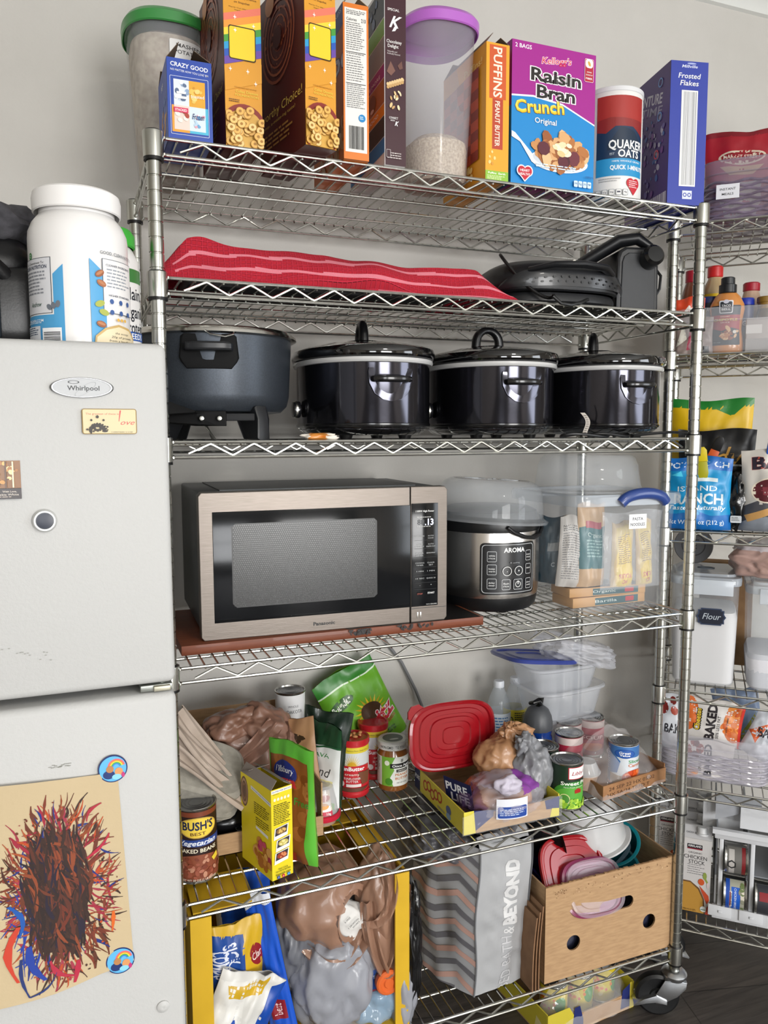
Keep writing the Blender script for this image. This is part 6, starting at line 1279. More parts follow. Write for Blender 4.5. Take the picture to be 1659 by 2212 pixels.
# cans right
def peas(A):
    A.R(0, 0, 1, 1, '#16301e'); A.E(.62, .30, .42, .34, '#3a8a34', 30); A.E(.62, .22, .42, .30, '#5aa83c', 30); A.R(.48, .70, .92, .985, '#c8283a'); A.R(.495, .715, .905, .97, '#eceeec'); A.T("Libby's", .70, .84, .085, '#a8283a', w=.32, sh=.3); A.T('Sweet Peas', .66, .60, .085, '#f4f6ea', w=.62, b=.04); A.T('Farm Fresh Goodness', .6, .51, .03, '#d8e8c8', w=.4, sh=.3); A.P([(.60, .36), (.74, .36), (.74, .44), (.67, .48), (.60, .44)], '#a8281e'); A.E(.42, .22, .1, None, '#d8d89a'); A.E(.42, .22, .085, None, '#4a8a34')
    A.C(80, (.55, .08, .42, .12), (.0035, .005), ['#9cc83a', '#b4d84a', '#8ab82e', '#c4e45a'], 5, asp=1)
can('pea_can', "green can of Libby's sweet peas at the front right of the yellow tray", 'can', .905, .070, L2, .0385, .113, '#16301e', peas, 10)
can('green_can', 'dark green can with a shiny lid behind the can of peas', 'can', .900, .160, L2, .037, .112, '#1a3626', lambda A: (A.R(0, 0, 1, 1, '#1a3626'), A.T('OF PEAS', .7, .3, .06, '#c8d8c0', w=.3)), 0, topm=M('#8a8c8e', .22, .95))
# shrink-wrapped tray with bowls and cans
KT = noisemat('tray_kraft', '#8f6440', '#a0744c', 30, rough=.7, bump=.15)
t = th('shrink_wrapped_tray', 'low printed cardboard tray in loose clear shrink wrap holding cans and cups', 'tray', (1.085, .175, L2), 8)
m = MB(); w, d, h = .215, .225, .036
m.box(-w / 2, -d / 2, 0, w / 2, d / 2, .002, KT); m.box(-w / 2, -d / 2, .002, w / 2, -d / 2 + .003, h, KT); m.box(-w / 2, d / 2 - .003, .002, w / 2, d / 2, h, KT); m.box(-w / 2, -d / 2 + .003, .002, -w / 2 + .003, d / 2 - .003, h, KT); m.box(w / 2 - .003, -d / 2 + .003, .002, w / 2, d / 2 - .003, h + .01, KT)
A = Art(m, fplane((-w / 2, -d / 2, 0), (1, 0, 0), (0, 0, 1), w, h), w, h); A.T('24 SEP 22 HX 05:02', .45, .66, .24, '#4a3020', w=.72, b=0); A.T('HX 5A/34 TRFD T', .4, .28, .22, '#4a3020', w=.66, b=0); m.obj('tray_body', t)
def wr(u, v):
    a = u; x = (a - .5) * (w + .02); hump = .12 * (math.sin(PI * min(max(a, .0), 1)) ** .5); z = .002 + v * (hump + .01); y = -d / 2 - .004 + .10 * v ** 1.5 + .012 * noise.noise(Vector((a * 5, v * 4, 2)))
    return Vector((x, y, z + .008 * noise.noise(Vector((a * 7, v * 5, 7)))))
m = MB(); m.grid(wr, 44, 26, clear('#f4f0f0', .2, .04))
def wr2(u, v): y = -d / 2 + .09 + v * (d - .1); z = .008 + .118 * (math.sin(PI * min(max(u, 0), 1)) ** .5) + .01 * noise.noise(Vector((u * 7, v * 6, 3))); return Vector(((u - .5) * (w + .02), y, z))
m.grid(wr2, 44, 22, clear('#f4f0f0', .2, .04)); m.obj('shrink_wrap', t)
def soup(A): A.R(0, 0, 1, 1, '#b02a44'); A.R(0, .8, 1, 1, '#d8c8c4'); A.R(.1, .45, .9, .62, '#8a1a34'); A.T('SOUP', .5, .53, .1, '#f0c8c8', w=.5); A.E(.5, .25, .25, .12, '#d86a3a')
for i, (x, y, lab) in enumerate(((1.012, .215, 'front left red can under the shrink wrap'), (1.135, .290, 'back right red can under the shrink wrap'), (1.058, .285, 'back left red can under the shrink wrap'))):
    can('red_can', lab, 'can', x, y, L2 + .004, .036, .105, '#b02a44', soup, 10 * i, group='red cans in the shrink-wrapped tray', topm=M('#a8abae', .15, 1.0))
def carrots(A):
    A.R(0, 0, 1, 1, '#d8dee4'); A.P([(0, 0), (.2, 0), (.2, 1), (0, 1)], '#5a7ab0'); A.L(.03, .3, .18, .9, 10, '#d8e0ea', 3); A.R(.2, .72, 1, 1, '#3f74b4'); A.P([(.2, .72), (.34, .72), (.42, .62), (.36, .3), (.2, .26)], '#3f74b4'); A.E(.5, .82, .20, .12, '#1c4a98', 22); A.E(.5, .82, .18, .10, '#2a5cac', 22); A.T('Great', .5, .845, .06, '#fff', w=.22, b=.04); A.T('Value', .5, .78, .05, '#fff', w=.2, b=.04); A.T('Sliced', .72, .62, .08, '#3a9a4a', w=.3); A.T('Carrots', .74, .52, .08, '#d8743a', w=.34); A.P([(.2, .26), (.5, .22), (.5, 0), (.2, 0)], '#b89a70'); A.E(.72, .18, .27, .22, '#c8481e', 24); A.C(30, (.72, .2, .22, .17), (.005, .009), ['#e06a2a', '#d8561e', '#f08a4a', '#c84a1a'], 6, asp=.7)
can('carrot_can', 'blue and white Great Value sliced carrots can standing in the wrapped tray', 'can', 1.102, .112, L2 + .004, .0375, .109, '#d8dee4', carrots, 6)
for i, (x, y, z, lab) in enumerate(((.995, .120, .004, 'small clear lidded cup left of the carrot can'), (1.150, .180, .004, 'small clear lidded cup right of the carrot can'))):
    t = th('lidded_cup', lab, 'cup', (x, y, L2 + z), 0, 'clear lidded cups in the wrapped tray'); m = MB(); m.lathe([(0, 0), (.022, 0), (.032, .038), (.033, .040)], M('#c8a890' if i == 0 else '#151517', .4, alpha=.9), n=32); m.obj('cup_body', t)
    m = MB(); m.lathe([(.032, .038), (.036, .039), (.037, .043), (.034, .047), (.024, .068), (0, .070)], clear('#e6e8ea', .45, .1), n=32); m.obj('cup_lid', t)
# bottles
def wbottle(label, x, y, labc, la, z=0):
    t = th('water_bottle', label, 'bottle', (x, y, L2 + z), 0, 'small clear water bottles'); r = .0325
    m = MB(); m.lathe([(0, .004), (r * .6, 0), (r * .95, .006), (r, .015), (r * .93, .03), (r, .045), (r, .12), (r * .95, .135), (r * .8, .155), (r * .5, .178), (.0125, .192), (.0125, .198)], clear('#dfe8f0', .30, .03), n=36)
    m.lathe([(r + .0004, .060), (r + .0005, .061), (r + .0005, .118), (r + .0004, .119)], M(labc, .4, alpha=.95), n=36); A = Art(m, fcyl((0, 0), r + .0006, .06, .058, facing(x, y), 140), .08, .058, su=14); la(A); m.obj('bottle_body', t)
    m = MB(); m.lathe([(0, .203), (.013, .203), (.0145, .2), (.0145, .186), (.0135, .185)], M('#e4e8ee', .4), n=24); m.obj('bottle_cap', t)
wbottle('clear water bottle with a white and blue label', .908, .395, '#d8e2ec', lambda A: (A.L(.1, .15, .9, .85, 5, '#4a7ab0', 3), A.R(0, .0, 1, .08, '#4a8ac8')), .0)
wbottle('clear water bottle with a yellow and black label, right of the pair', .965, .405, '#d8c83a', lambda A: (A.R(0, 0, 1, .2, '#2a2a2c'), A.ring(.35, .55, .12, .3, '#2a2a2c', n=7), A.L(.5, .3, .9, .9, 6, '#3a3a2c', 3)), .0)
t = th('sports_bottle', 'blue sports bottle with a grey ribbed cap and black carry loop', 'bottle', (.948, .262, L2), 0)
m = MB(); m.lathe([(0, 0), (.034, 0), (.037, .004), (.037, .09), (.034, .098), (.036, .106), (.036, .112), (0, .112)], M('#123a86', .12, coat=.9, alpha=.92), n=48); m.obj('bottle_body', t)
m = MB(); m.lathe([(.037, .110), (.038, .112), (.038, .128), (.035, .145), (.027, .162), (.016, .170), (0, .171)], M('#4a4c50', .45), n=48, wob=lambda a, z: 1 - (.03 if (int(a / (2 * PI) * 24) % 2) and z < .13 else 0)); m.obj('grey_cap', t)
m = MB(); m.tube([(-.004, 0, .168), (.0, -.012, .180), (-.010, -.02, .190), (-.024, -.018, .188), (-.026, -.004, .182), (-.012, .004, .178), (.006, .004, .185), (.012, 0, .190), (.006, -.002, .170)], .005, M('#0c0c0e', .25), 10); m.obj('carry_loop', t)
# stacked containers
TCN = clear('#dde1e8', .42, .1)
def tub(label, x, y, z, sx, sy, h, rz):
    t = th('food_container', label, 'container', (x, y, z), rz, 'stacked clear containers at the back'); m = MB(); m.lathe([(0, .001), (.76, .001), (.82, .006), (.97, h - .012), (1.0, h - .010), (1.05, h - .008), (1.05, h - .002), (1.0, h)], TCN, n=72, sx=sx, sy=sy, e=4.5); m.obj('container_body', t); return t
tub('lower clear container of the stack against the wall', 1.060, .335, L2 + .115, .110, .080, .085, 6)
tub('upper clear container of the stack against the wall, under the blue lid', 1.045, .335, L2 + .188, .108, .078, .075, 2)
m = MB(); m.box(0, 0, 0, .20, .13, .112, clear('#ccd0d8', .45, .15), .008); tag(m.obj('food_container', None, (.968, .285, L2)), 'square clear container at the bottom, carrying the stack against the wall', 'container', 'stacked clear containers at the back')
m = MB(); BLM = M('#2c3f96', .3, alpha=.92, coat=.3); m.lathe([(1.02, -.005), (1.04, 0), (1.0, .005), (.9, .004), (.88, .001), (.7, .001), (.68, .004), (.45, .004), (.43, .001), (0, .001)], BLM, n=72, sx=.100, sy=.085, e=4); m.xf(0, Matrix.Rotation(math.radians(7), 4, 'Y') @ Matrix.Rotation(math.radians(-4), 4, 'X'))
tag(m.obj('container_lid', None, (.972, .325, L2 + .282)), 'royal blue plastic lid lying askew on the stack of clear containers', 'lid')
m = MB(); m.blob((0, 0, 0), (.105, .075, .030), clear('#e4e6ee', .40, .05), 51, amp=.14, fr=2.0, sub=5, fine=.09, fold=.08, sq=.5); m.xf(0, Matrix.Rotation(math.radians(14), 4, 'Y'))
tag(m.obj('plastic_clamshell', None, (1.095, .320, L2 + .290)), 'crumpled clear plastic clamshell lid on top of the container stack', 'lid')
# microwave cord on the wall
m = MB(); pts = [(.52, .470, L3 + .02), (.545, .480, .97), (.60, .488, .90), (.66, .490, .82), (.70, .488, .74), (.73, .480, .66), (.74, .470, .60)]
P_ = []
for k in range(len(pts) - 1):
    for q in range(5): P_.append(Vector(pts[k]).lerp(Vector(pts[k + 1]), q / 5))
m.tube(P_ + [Vector(pts[-1])], .0042, M('#77787a', .45), 10); tag(m.obj('power_cord', None), 'grey power cord running down the wall below the microwave', 'cord')
# ================================================================ bottom shelf
L1 = S[1]
# cardboard box with cut-outs ------------------------------------------
t = th('cardboard_box', 'open brown cardboard box with hand-cut holes full of plastic containers, bottom shelf', 'box', (.812, .008, L1), 0)
bw, bd, bh = .372, .375, .232
def holed_panel(m, w, h, holes, y0, y1):
    """front panel with real cut-outs: scan-convert into quads around polygon holes"""
    b = bmesh.new(); vs_ = [b.verts.new(p) for p in ((0, 0, 0), (w, 0, 0), (w, 0, h), (0, 0, h))]; es = [b.edges.new((vs_[i], vs_[(i + 1) % 4])) for i in range(4)]
    for hl in holes:
        hv = [b.verts.new((x, 0, z)) for x, z in hl]; es += [b.edges.new((hv[i], hv[(i + 1) % len(hv)])) for i in range(len(hv))]
    bmesh.ops.triangle_fill(b, use_beauty=True, use_dissolve=False, edges=es, normal=(0, -1, 0))
    def inside(x, z, poly):
        c = False; n = len(poly); j = n - 1
        for i in range(n):
            if (poly[i][1] > z) != (poly[j][1] > z) and x < (poly[j][0] - poly[i][0]) * (z - poly[i][1]) / (poly[j][1] - poly[i][1]) + poly[i][0]: c = not c
            j = i
        return c
    for y in (y0, y1):
        mp = {v: m.bm.verts.new((v.co.x, y, v.co.z)) for v in b.verts}
        for f in b.faces:
            c = f.calc_center_median()
            if any(inside(c.x, c.z, hl) for hl in holes): continue
            g = m.bm.faces.new([mp[v] for v in f.verts]); g.material_index = m.mi(CARD)
    loops = [[(0, 0), (w, 0), (w, h), (0, h)]] + holes
    for lp in loops:
        for i in range(len(lp)):
            a, c = lp[i], lp[(i + 1) % len(lp)]; m.face([(a[0], y0, a[1]), (c[0], y0, c[1]), (c[0], y1, c[1]), (a[0], y1, a[1])], CARDD)
    b.free()
def stad(cx, cz, hw, r, rot_=0):
    P = []
    for k in range(9): a = math.radians(-90 + 22.5 * k); P.append((hw + r * math.cos(a), r * math.sin(a)))
    for k in range(9): a = math.radians(90 + 22.5 * k); P.append((-hw + r * math.cos(a), r * math.sin(a)))
    c, s_ = math.cos(rot_), math.sin(rot_); return [(cx + x * c - z * s_, cz + x * s_ + z * c) for x, z in P]
def circ(cx, cz, r): return [(cx + r * math.cos(k * PI / 10), cz + r * math.sin(k * PI / 10)) for k in range(20)]
m = MB(); holed_panel(m, bw, bh, [stad(.198, .148, .034, .015), circ(.078, .082, .0185), circ(.296, .082, .0185)], 0, .004)
for a in ((0, .004, 0, .004, bd, bh), (bw - .004, .004, 0, bw, bd, bh), (.004, bd - .004, 0, bw - .004, bd, bh), (.004, .004, 0, bw - .004, bd - .004, .004)): m.box(*a, CARD)
A = Art(m, fplane((0, 0, 0), (1, 0, 0), (0, 0, 1), bw, bh), bw, bh); rnd = random.Random(9)
for k in range(90):
    u = rnd.uniform(.05, .95); q = .955 - abs(rnd.gauss(0, .035)); q2 = q if u < .5 or u > .85 else q + .02
    A.E(u, min(q2, .985), rnd.uniform(.001, .004), rnd.uniform(.002, .008), rnd.choice(['#6a4426', '#5a3a22', '#d8bc94', '#7a5434']), 6, rnd.uniform(0, 3))
m.obj('box_body', t)
m = MB(); pts = [(0, bh, 0)]
rnd = random.Random(3); n = 60
for k in range(n): x0, x1 = bw * k / n, bw * (k + 1) / n; m.box(x0, 0, bh, x1, .0042, bh + rnd.uniform(.0005, .0035), CARDD)
m.obj('torn_edge', t)
# folded paper bags at its left
for i in range(3):
    m = MB(); KPB = noisemat('kraft_bag_%d' % i, '#7d5c40', '#8f6b4c', 20, rough=.8, bump=.3)
    def pb2(u, v, s_, i=i): return Vector((-.002 - i * .008 - .010 * (1 - v) + s_ * .003 - .004 * math.sin(v * 3), -.004 + u * .13, v * (.200 - .012 * i)))
    m.grid(lambda u, v: pb2(u, v, 0), 10, 8, KPB); m.grid(lambda u, v: pb2(u, v, 1), 10, 8, KPB, flip=True)
    m.grid(lambda u, v: pb2(0, u, v), 8, 1, KPB)
    o = m.obj('paper_bag', None, (.800, .0, L1)); tag(o, 'brown folded paper bag between the chevron bag and the cardboard box, ' + ['nearest the box', 'in the middle', 'nearest the bag'][i], 'paper bag', 'folded brown paper bags beside the box')
# contents of the box
def lidthing(name, label, col, loc, sx, sy, ax, ay, az, e=3.2, cat='lid', group=None, alpha=1.0, depth=0):
    m = MB(); lm = M(col, .25, coat=.4, alpha=alpha); m.lathe([(1.0, -.006), (1.03, -.004), (1.03, .004), (.96, .006), (.92, .005), (.90, .001), (.74, .001), (.72, .004), (.5, .004), (.48, .001), (0, .001)], lm, n=64, sx=sx, sy=sy, e=e)
    m.xf(0, Matrix.Rotation(math.radians(az), 4, 'Z') @ Matrix.Rotation(math.radians(ax), 4, 'X') @ Matrix.Rotation(math.radians(ay), 4, 'Y')); o = m.obj(name, None, loc); tag(o, label, cat, group); return o
lidthing('container_lid', 'bright red plastic lid standing at the front of the cardboard box', '#9c0e19', (.925, .060, L1 + .218), .092, .080, 56, 14, -8)
lidthing('container_lid', 'pink translucent plastic lid leaning on the red one in the box', '#8a2f5a', (.955, .034, L1 + .190), .080, .062, 62, 10, -6, alpha=.85)
lidthing('container_lid', 'clear rimmed plastic lid over the pink one in the box', '#d8c8d4', (.962, .026, L1 + .192), .078, .060, 62, 10, -6, alpha=.3)
lidthing('container_lid', 'blue plastic lid behind the red lid in the box', '#27399a', (1.000, .110, L1 + .212), .06, .05, 50, 0, 20)
def bowl(name, label, mt, loc, r, h, ax, ay, e=2.0, sx=1, sy=1, cat='bowl', group=None):
    m = MB(); m.lathe([(0, 0), (r * .62, 0), (r * .70, .006), (r * .92, h * .75), (r * .96, h - .004), (r * 1.06, h - .004), (r * 1.08, h - .001), (r * 1.05, h), (r * .95, h - .001), (r * .90, h * .75), (r * .66, .009), (0, .004)], mt, n=64, e=e, sx=sx, sy=sy)
    m.xf(0, Matrix.Rotation(math.radians(ax), 4, 'X') @ Matrix.Rotation(math.radians(ay), 4, 'Y')); return tag(m.obj(name, None, loc), label, cat, group)
bowl('plastic_bowl', 'large cloudy clear bowl lying upside down on top of the heap in the box', clear('#dcdcdc', .72, .2), (1.020, .175, L1 + .352), .108, .120, 183, 10)
bowl('plastic_bowl', 'big black plastic bowl tipped on its side at the left of the box', M('#0c0c0e', .22, coat=.4), (.855, .190, L1 + .275), .100, .07, 25, 70)
bowl('plastic_container', 'teal blue plastic container at the right inside the box', M('#0f7a86', .2, coat=.5, alpha=.92), (1.110, .145, L1 + .160), .070, .075, 12, -22, e=2.0, cat='container')
bowl('plastic_container', 'second teal container nested beside the first in the box', M('#157f8c', .2, coat=.5, alpha=.8), (1.070, .120, L1 + .130), .060, .075, 28, -5, cat='container')
bowl('plastic_container', 'dark violet plastic container low at the left inside the box', M('#3b2f7e', .3, coat=.3, alpha=.92), (.885, .120, L1 + .110), .058, .095, 6, 12, e=4, cat='container')
bowl('plastic_container', 'blue-violet plastic container behind the red lid', M('#2f3f9c', .3, coat=.3, alpha=.85), (.935, .190, L1 + .120), .058, .10, -6, 4, e=4, cat='container')
m = MB(); m.lathe([(0, 0), (.8, 0), (1, .10), (1.06, .10), (1.06, .104), (.96, .104), (.76, .004), (0, .004)], clear('#8aa8bc', .5, .1), n=64, sx=.060, sy=.09, e=4); m.xf(0, Matrix.Rotation(math.radians(-38), 4, 'Y')); tag(m.obj('plastic_container', None, (1.150, .190, L1 + .110)), 'smoky clear container leaning against the right side of the box', 'container')
m = MB(); m.box(0, 0, 0, .30, .28, .09, M('#2a2d44', .5), .02); tag(m.obj('plastic_container', None, (.84, .03, L1 + .005)), 'wide dark container at the bottom of the box, seen through the cut-outs', 'container')
m = MB(); m.lathe([(0, 0), (.05, 0), (.055, .05), (.05, .05), (0, .01)], M('#a82a58', .3), n=32); tag(m.obj('plastic_container', None, (.965, .09, L1 + .10)), 'magenta container behind the long hand hole of the box', 'container')
# grey chevron tote bag ----------------------------------------------------
TB = noisemat('grey_bag_film', '#a3a4a6', '#acadaf', 9, rough=.42, bump=.2, coat=.2, dist=.004)
t = th('shopping_bag', 'tall grey chevron shopping bag printed BEYOND, standing beside the cardboard box', 'shopping bag', (.655, .035, L1), 6); bw_, bd_, bh_ = .150, .205, .345
def bagf(u, v, off=0):   # front
    k = noise.noise(Vector((u * 5, v * 9, 3))) * .006 + .004 * (1 - 2.5 * abs(noise.noise(Vector((u * 3 + v * 3, v * 8, 8)))))
    ins = .010 * math.sin(PI * u) * math.sin(PI * v); return Vector((u * bw_ * (1 - .04 * v) - .012 * (1 - v) + .004 * math.sin(v * 9), -(ins + k) * math.sin(PI * min(max(u, .03), .97)) - off - .0, v * bh_ + .006 * math.sin(u * 6) * v))
def bagl(u, v, off=0):   # left side: u from back to front
    b = bagf(0, v); k = .012 * noise.noise(Vector((u * 4, v * 6, 5))); g = -.020 * math.sin(PI * u) * (.4 + .6 * v); dp = bd_ * (1 - .25 * max(0, v - .85) / .15)
    return Vector((b.x - .050 * (1 - u) * .9 - g * .2 + k * math.sin(PI * u) - off - .020 * math.sin(PI * u), b.y + dp * (1 - u), b.z - .012 * (1 - u) * math.sin(v * 5)))
m = MB(); m.grid(bagf, 24, 40, TB, flip=False)
A = Art(m, gmap(bagf, 24, 40), bw_, bh_, su=24, sv=40, rough=.5, off=.0008)
def upT(A, txt, cu, v0, v1, width, c, b=.03):
    V, F = glyphs(txt, b, 0); x0 = min(v[0] for v in V); x1 = max(v[0] for v in V); A._put([(cu - (v[1] - .35) / .7 * width, v0 + (v[0] - x0) / (x1 - x0) * (v1 - v0)) for v in V], F, c)
upT(A, 'BEYOND', .60, .44, .88, .24, '#d6d6d6', .12); upT(A, '&', .57, .375, .425, .2, '#cfcfcf', .0); upT(A, 'BED BATH', .52, -.02, .36, .19, '#c4c4c6', .0)
m.obj('front_panel', t)
m = MB(); m.grid(bagl, 26, 40, M('#a6a7aa', .45, coat=.2)); A = Art(m, gmap(bagl, 26, 40, (-1, 0, 0)), bd_, bh_, su=26, sv=40, rough=.5, off=.0008)
for k in range(13):
    v0 = -.10 + k * .095; c = '#6a696e' if k % 2 == 0 else '#c09a8e'; hgt = .040
    for (ua, va, ub, vb) in ((0, v0 + .01, .50, v0 + .0), (.50, v0, .78, v0 + .075), (.78, v0 + .075, 1.0, v0 + .01)):
        P = [(ua, va), (ub, vb), (ub, vb + hgt), (ua, va + hgt)]
        P = [(a, min(max(b, 0), .999)) for a, b in P]
        if P[0][1] < .99 and P[2][1] > .01: A.P(P, c)
m.obj('side_panel', t)
m = MB()
def bagr(u, v): b = bagf(1, v); return Vector((b.x + .010 * math.sin(PI * u), b.y + bd_ * .95 * u, b.z))
m.grid(bagr, 14, 30, M('#6e6f72', .45)); m.obj('side_panel', t)
m = MB(); m.grid(lambda u, v: bagl(0, v).lerp(bagr(1, v), u), 12, 24, M('#77787b', .45)); m.obj('back_panel', t)
m = MB(); m.tube([bagf(0, v / 20, .001) for v in range(21)], .0022, M('#77787b', .45), 6); m.tube([bagf(1, v / 20, .001) for v in range(21)], .0022, M('#5d5e61', .45), 6); m.obj('seam', t)['kind'] = 'stuff'
m = MB(); m.grid(lambda u, v: Vector((u * bw_ * .9, v * .03 - .002, bh_ - .002 + .022 * math.sin(PI * v) + .003 * math.sin(u * 9))), 14, 6, TB); m.obj('folded_top', t)
m = MB(); m.blob((0, 0, 0), (.075, .10, .05), M('#55555a', .45, alpha=.95, coat=.2), 61, amp=.2, fr=2.2, sub=5, fine=.1, fold=.12); tag(m.obj('grocery_bag', None, (.630, .195, L1 + .325)), 'crumpled grey plastic bag stuffed into the top of the chevron bag', 'plastic bag')
m = MB(); m.blob((0, 0, 0), (.05, .05, .03), M('#6a6a6e', .45, alpha=.95), 62, amp=.25, fr=2.2, sub=4, fine=.12, fold=.15); tag(m.obj('grocery_bag', None, (.742, .105, L1 + .352)), 'small dark grey plastic bag under the shelf wires, at the right of the chevron bag', 'plastic bag')
# yellow carton with flaps ---------------------------------------------------
YB = noisemat('yellow_carton', '#c9a01c', '#d6ac24', 10, rough=.5, bump=.1)
t = th('yellow_carton', 'large yellow cardboard carton with open top, at the left of the bottom shelf', 'box', (.024, .012, L1), 0)
m = MB()
for a in ((0, 0, 0, .040, .006, .345), (0, .006, 0, .006, .37, .34), (.006, .364, 0, .446, .37, .34), (.446, .006, 0, .452, .364, .34), (.420, 0, 0, .452, .006, .345), (.006, .006, 0, .446, .364, .004)): m.box(*a, YB)
m.obj('carton_body', t)
m = MB(); m.prism([(0, 0), (.41, 0), (.43, .13), (.02, .13)], 0, .003, YB); m.xf(0, Matrix.Translation((.01, .235, .350)) @ Matrix.Rotation(math.radians(-6), 4, 'X')); m.obj('top_flap', t)
m = MB(); m.prism([(0, 0), (.30, 0), (.30, .11), (0, .11)], 0, .003, YB); m.xf(0, Matrix.Translation((.02, .015, .346)) @ Matrix.Rotation(math.radians(4), 4, 'X')); m2_ = m.obj('top_flap', t); m2_.scale = (.38, 1, 1)
m = MB(); m.prism([(0, 0), (.05, 0), (.06, .12), (0, .14)], 0, .003, YB); m.xf(0, Matrix.Translation((.385, .08, .348))); m.obj('top_flap', t)
# bags in the carton -----------------------------------------------------------
CB = L1 + .006
def combo(A):
    A.R(0, 0, 1, 1, '#caa21c'); A.P([(.0, .5), (.62, .54), (.58, .92), (.02, .95)], '#1c4690'); A.T('SICK', .36, .80, .10, '#d8dce8', w=.4, b=.04, rot=-80); A.T('COMBO', .18, .74, .12, '#d8dce8', w=.5, b=.04, rot=-84)
    A.E(.84, .74, .13, .08, '#8a1a1e', 18, .4); A.T('Clar', .84, .74, .05, '#e8d8d0', w=.2, sh=.2, rot=20)
pouch('yellow_snack_bag', 'yellow bag with a blue COMBO panel at the left front of the yellow carton', 'bag', (.112, .060, CB), 6, .115, .285, .06, M('#caa21c', .35, coat=.4), combo, seed=71, tilt=2, wr=.006)
def bwart(A): A.R(0, 0, 1, 1, '#d4d2cc'); A.P([(0, 0), (.35, 0), (.5, .55), (.42, .95), (0, .9)], '#dedcd6'); A.P([(.10, 0), (.62, 0), (.55, .35), (.38, .62)], '#1648a4'); A.P([(.72, .0), (1, 0), (1, 1), (.82, .9), (.74, .4)], '#1648a4'); A.P([(.15, .88), (.75, .98), (.7, .82), (.2, .78)], '#caa21c')
pouch('white_blue_bag', 'crumpled white and blue bag at the lower left of the bottom shelf', 'bag', (.072, .034, CB), -4, .135, .205, .075, M('#d8d6d0', .35, coat=.4), bwart, seed=72, tilt=22, wr=.009)
def bl2(A): A.R(0, 0, 1, 1, '#1a50b4'); A.P([(0, 0), (.12, 0), (.1, 1), (0, 1)], '#d8dce4'); A.R(.3, .5, .8, .62, '#7a2a3a')
pouch('blue_bag', 'blue bag with a white edge standing upright behind the yellow snack bag', 'bag', (.165, .150, CB), -10, .12, .335, .05, M('#1a50b4', .3, coat=.4), bl2, seed=73, wr=.008, tilt=-3)
def bl3(A): A.R(0, 0, 1, 1, '#1652c0'); A.P([(0, .9), (1, .94), (1, 1), (0, 1)], '#d8dce4'); A.R(.25, .2, .8, .32, '#8a1c28'); A.T('best', .5, .26, .05, '#e0c8c8', w=.4, rot=90); A.P([(.3, .05), (.8, .05), (.6, .16)], '#d8b02a')
pouch('blue_bag', 'narrow bright blue folded bag slanting down in the middle of the carton', 'bag', (.218, .045, CB), -30, .060, .335, .026, M('#1652c0', .3, coat=.4), bl3, seed=74, wr=.004, tilt=-11)
LGP = noisemat('pale_grey_plastic', '#8e9098', '#a0a2aa', 7, rough=.35, bump=.3, alpha=.9, coat=.3, dist=.004, ridge=9)
m = MB(); m.blob((0, 0, 0), (.085, .065, .115), LGP, 81, amp=.18, fr=1.7, sub=5, fine=.08, fold=.10, sq=.2); m.obj('tmpb'); o = bpy.data.objects['tmpb']; o.name = 'grocery_bag'; o.location = (.330, .080, L1 + .115); tag(o, 'pale grey plastic bag low in front of the brown bags, bottom shelf', 'plastic bag')
m = MB(); m.blob((0, 0, 0), (.055, .05, .10), M('#6f7178', .35, alpha=.9, coat=.3), 82, amp=.2, fr=1.8, sub=5, fine=.09, fold=.12); tag(m.obj('grocery_bag', None, (.262, .100, L1 + .20)), 'darker grey plastic bag behind the slanting blue bag', 'plastic bag')
# brown bag with contents
BRL = noisemat('brown_film', '#8d6a55', '#a47e68', 6, rough=.36, bump=.3, alpha=.88, coat=.25, dist=.004, ridge=9)
t = th('grocery_bag', 'open brown plastic bag with a white package inside, hanging below the shelf bar', 'plastic bag', (.315, .105, L1 + .262), 0)
m = MB(); m.blob((0, 0, 0), (.092, .085, .105), BRL, 91, amp=.10, fr=1.4, sub=5, fine=.05, fold=.05, hole=((.50, -.85, -.02), .87), sq=.1); m.obj('bag_body', t)
m = MB(); P_ = []
for k in range(25):
    a = 2 * PI * k / 24; c = Vector((.50, -.85, -.02)).normalized(); e1 = Vector((.86, .5, 0)); e2 = Vector((0, 0, 1)); d_ = (c * .86 + (e1 * math.cos(a) + e2 * math.sin(a)) * .50); P_.append((d_.x * .094, d_.y * .088, d_.z * .108))
strap(m, P_, .020, BRL, .3); m.obj('bag_handle', t)
m = MB(); strap(m, [(-.06, -.05, -.06), (-.02, -.078, -.088), (.03, -.085, -.085), (.07, -.06, -.05), (.085, -.05, .0)], .038, BRL); m.obj('bag_handle', t)
m = MB(); m.blob((0, 0, 0), (.040, .026, .036), M('#dcdad6', .5), 92, amp=.15, fr=1.5, sub=4, fine=.06, sq=.5, rot=Matrix.Rotation(.6, 3, 'Y')); A = Art(m, fplane((-.012, -.036, -.016), (.82, .1, .56), (-.55, .1, .82), .05, .03), .05, .03, off=.0); A.T('R FREE', .4, .8, .12, '#333'); A.T('S ARTIFICIAL', .5, .3, .12, '#333'); A.T('WORKS', .55, .1, .12, '#333'); tag(m.obj('white_package', None, (.352, .058, L1 + .245)), 'crumpled white printed package inside the open brown bag', 'package')
m = MB(); m.blob((0, 0, 0), (.05, .035, .055), M('#151517', .4), 93, amp=.15, sub=4, mtf=lambda d: M('#a8382c', .4) if d.x > .1 and d.z > .5 else None); tag(m.obj('black_pouch', None, (.345, .100, L1 + .280)), 'black pouch with red print behind the white package in the brown bag', 'bag')
t = th('grocery_bag', 'brown plastic bag with twisted hanging handles, right of the open one', 'plastic bag', (.428, .070, L1 + .255), 0)
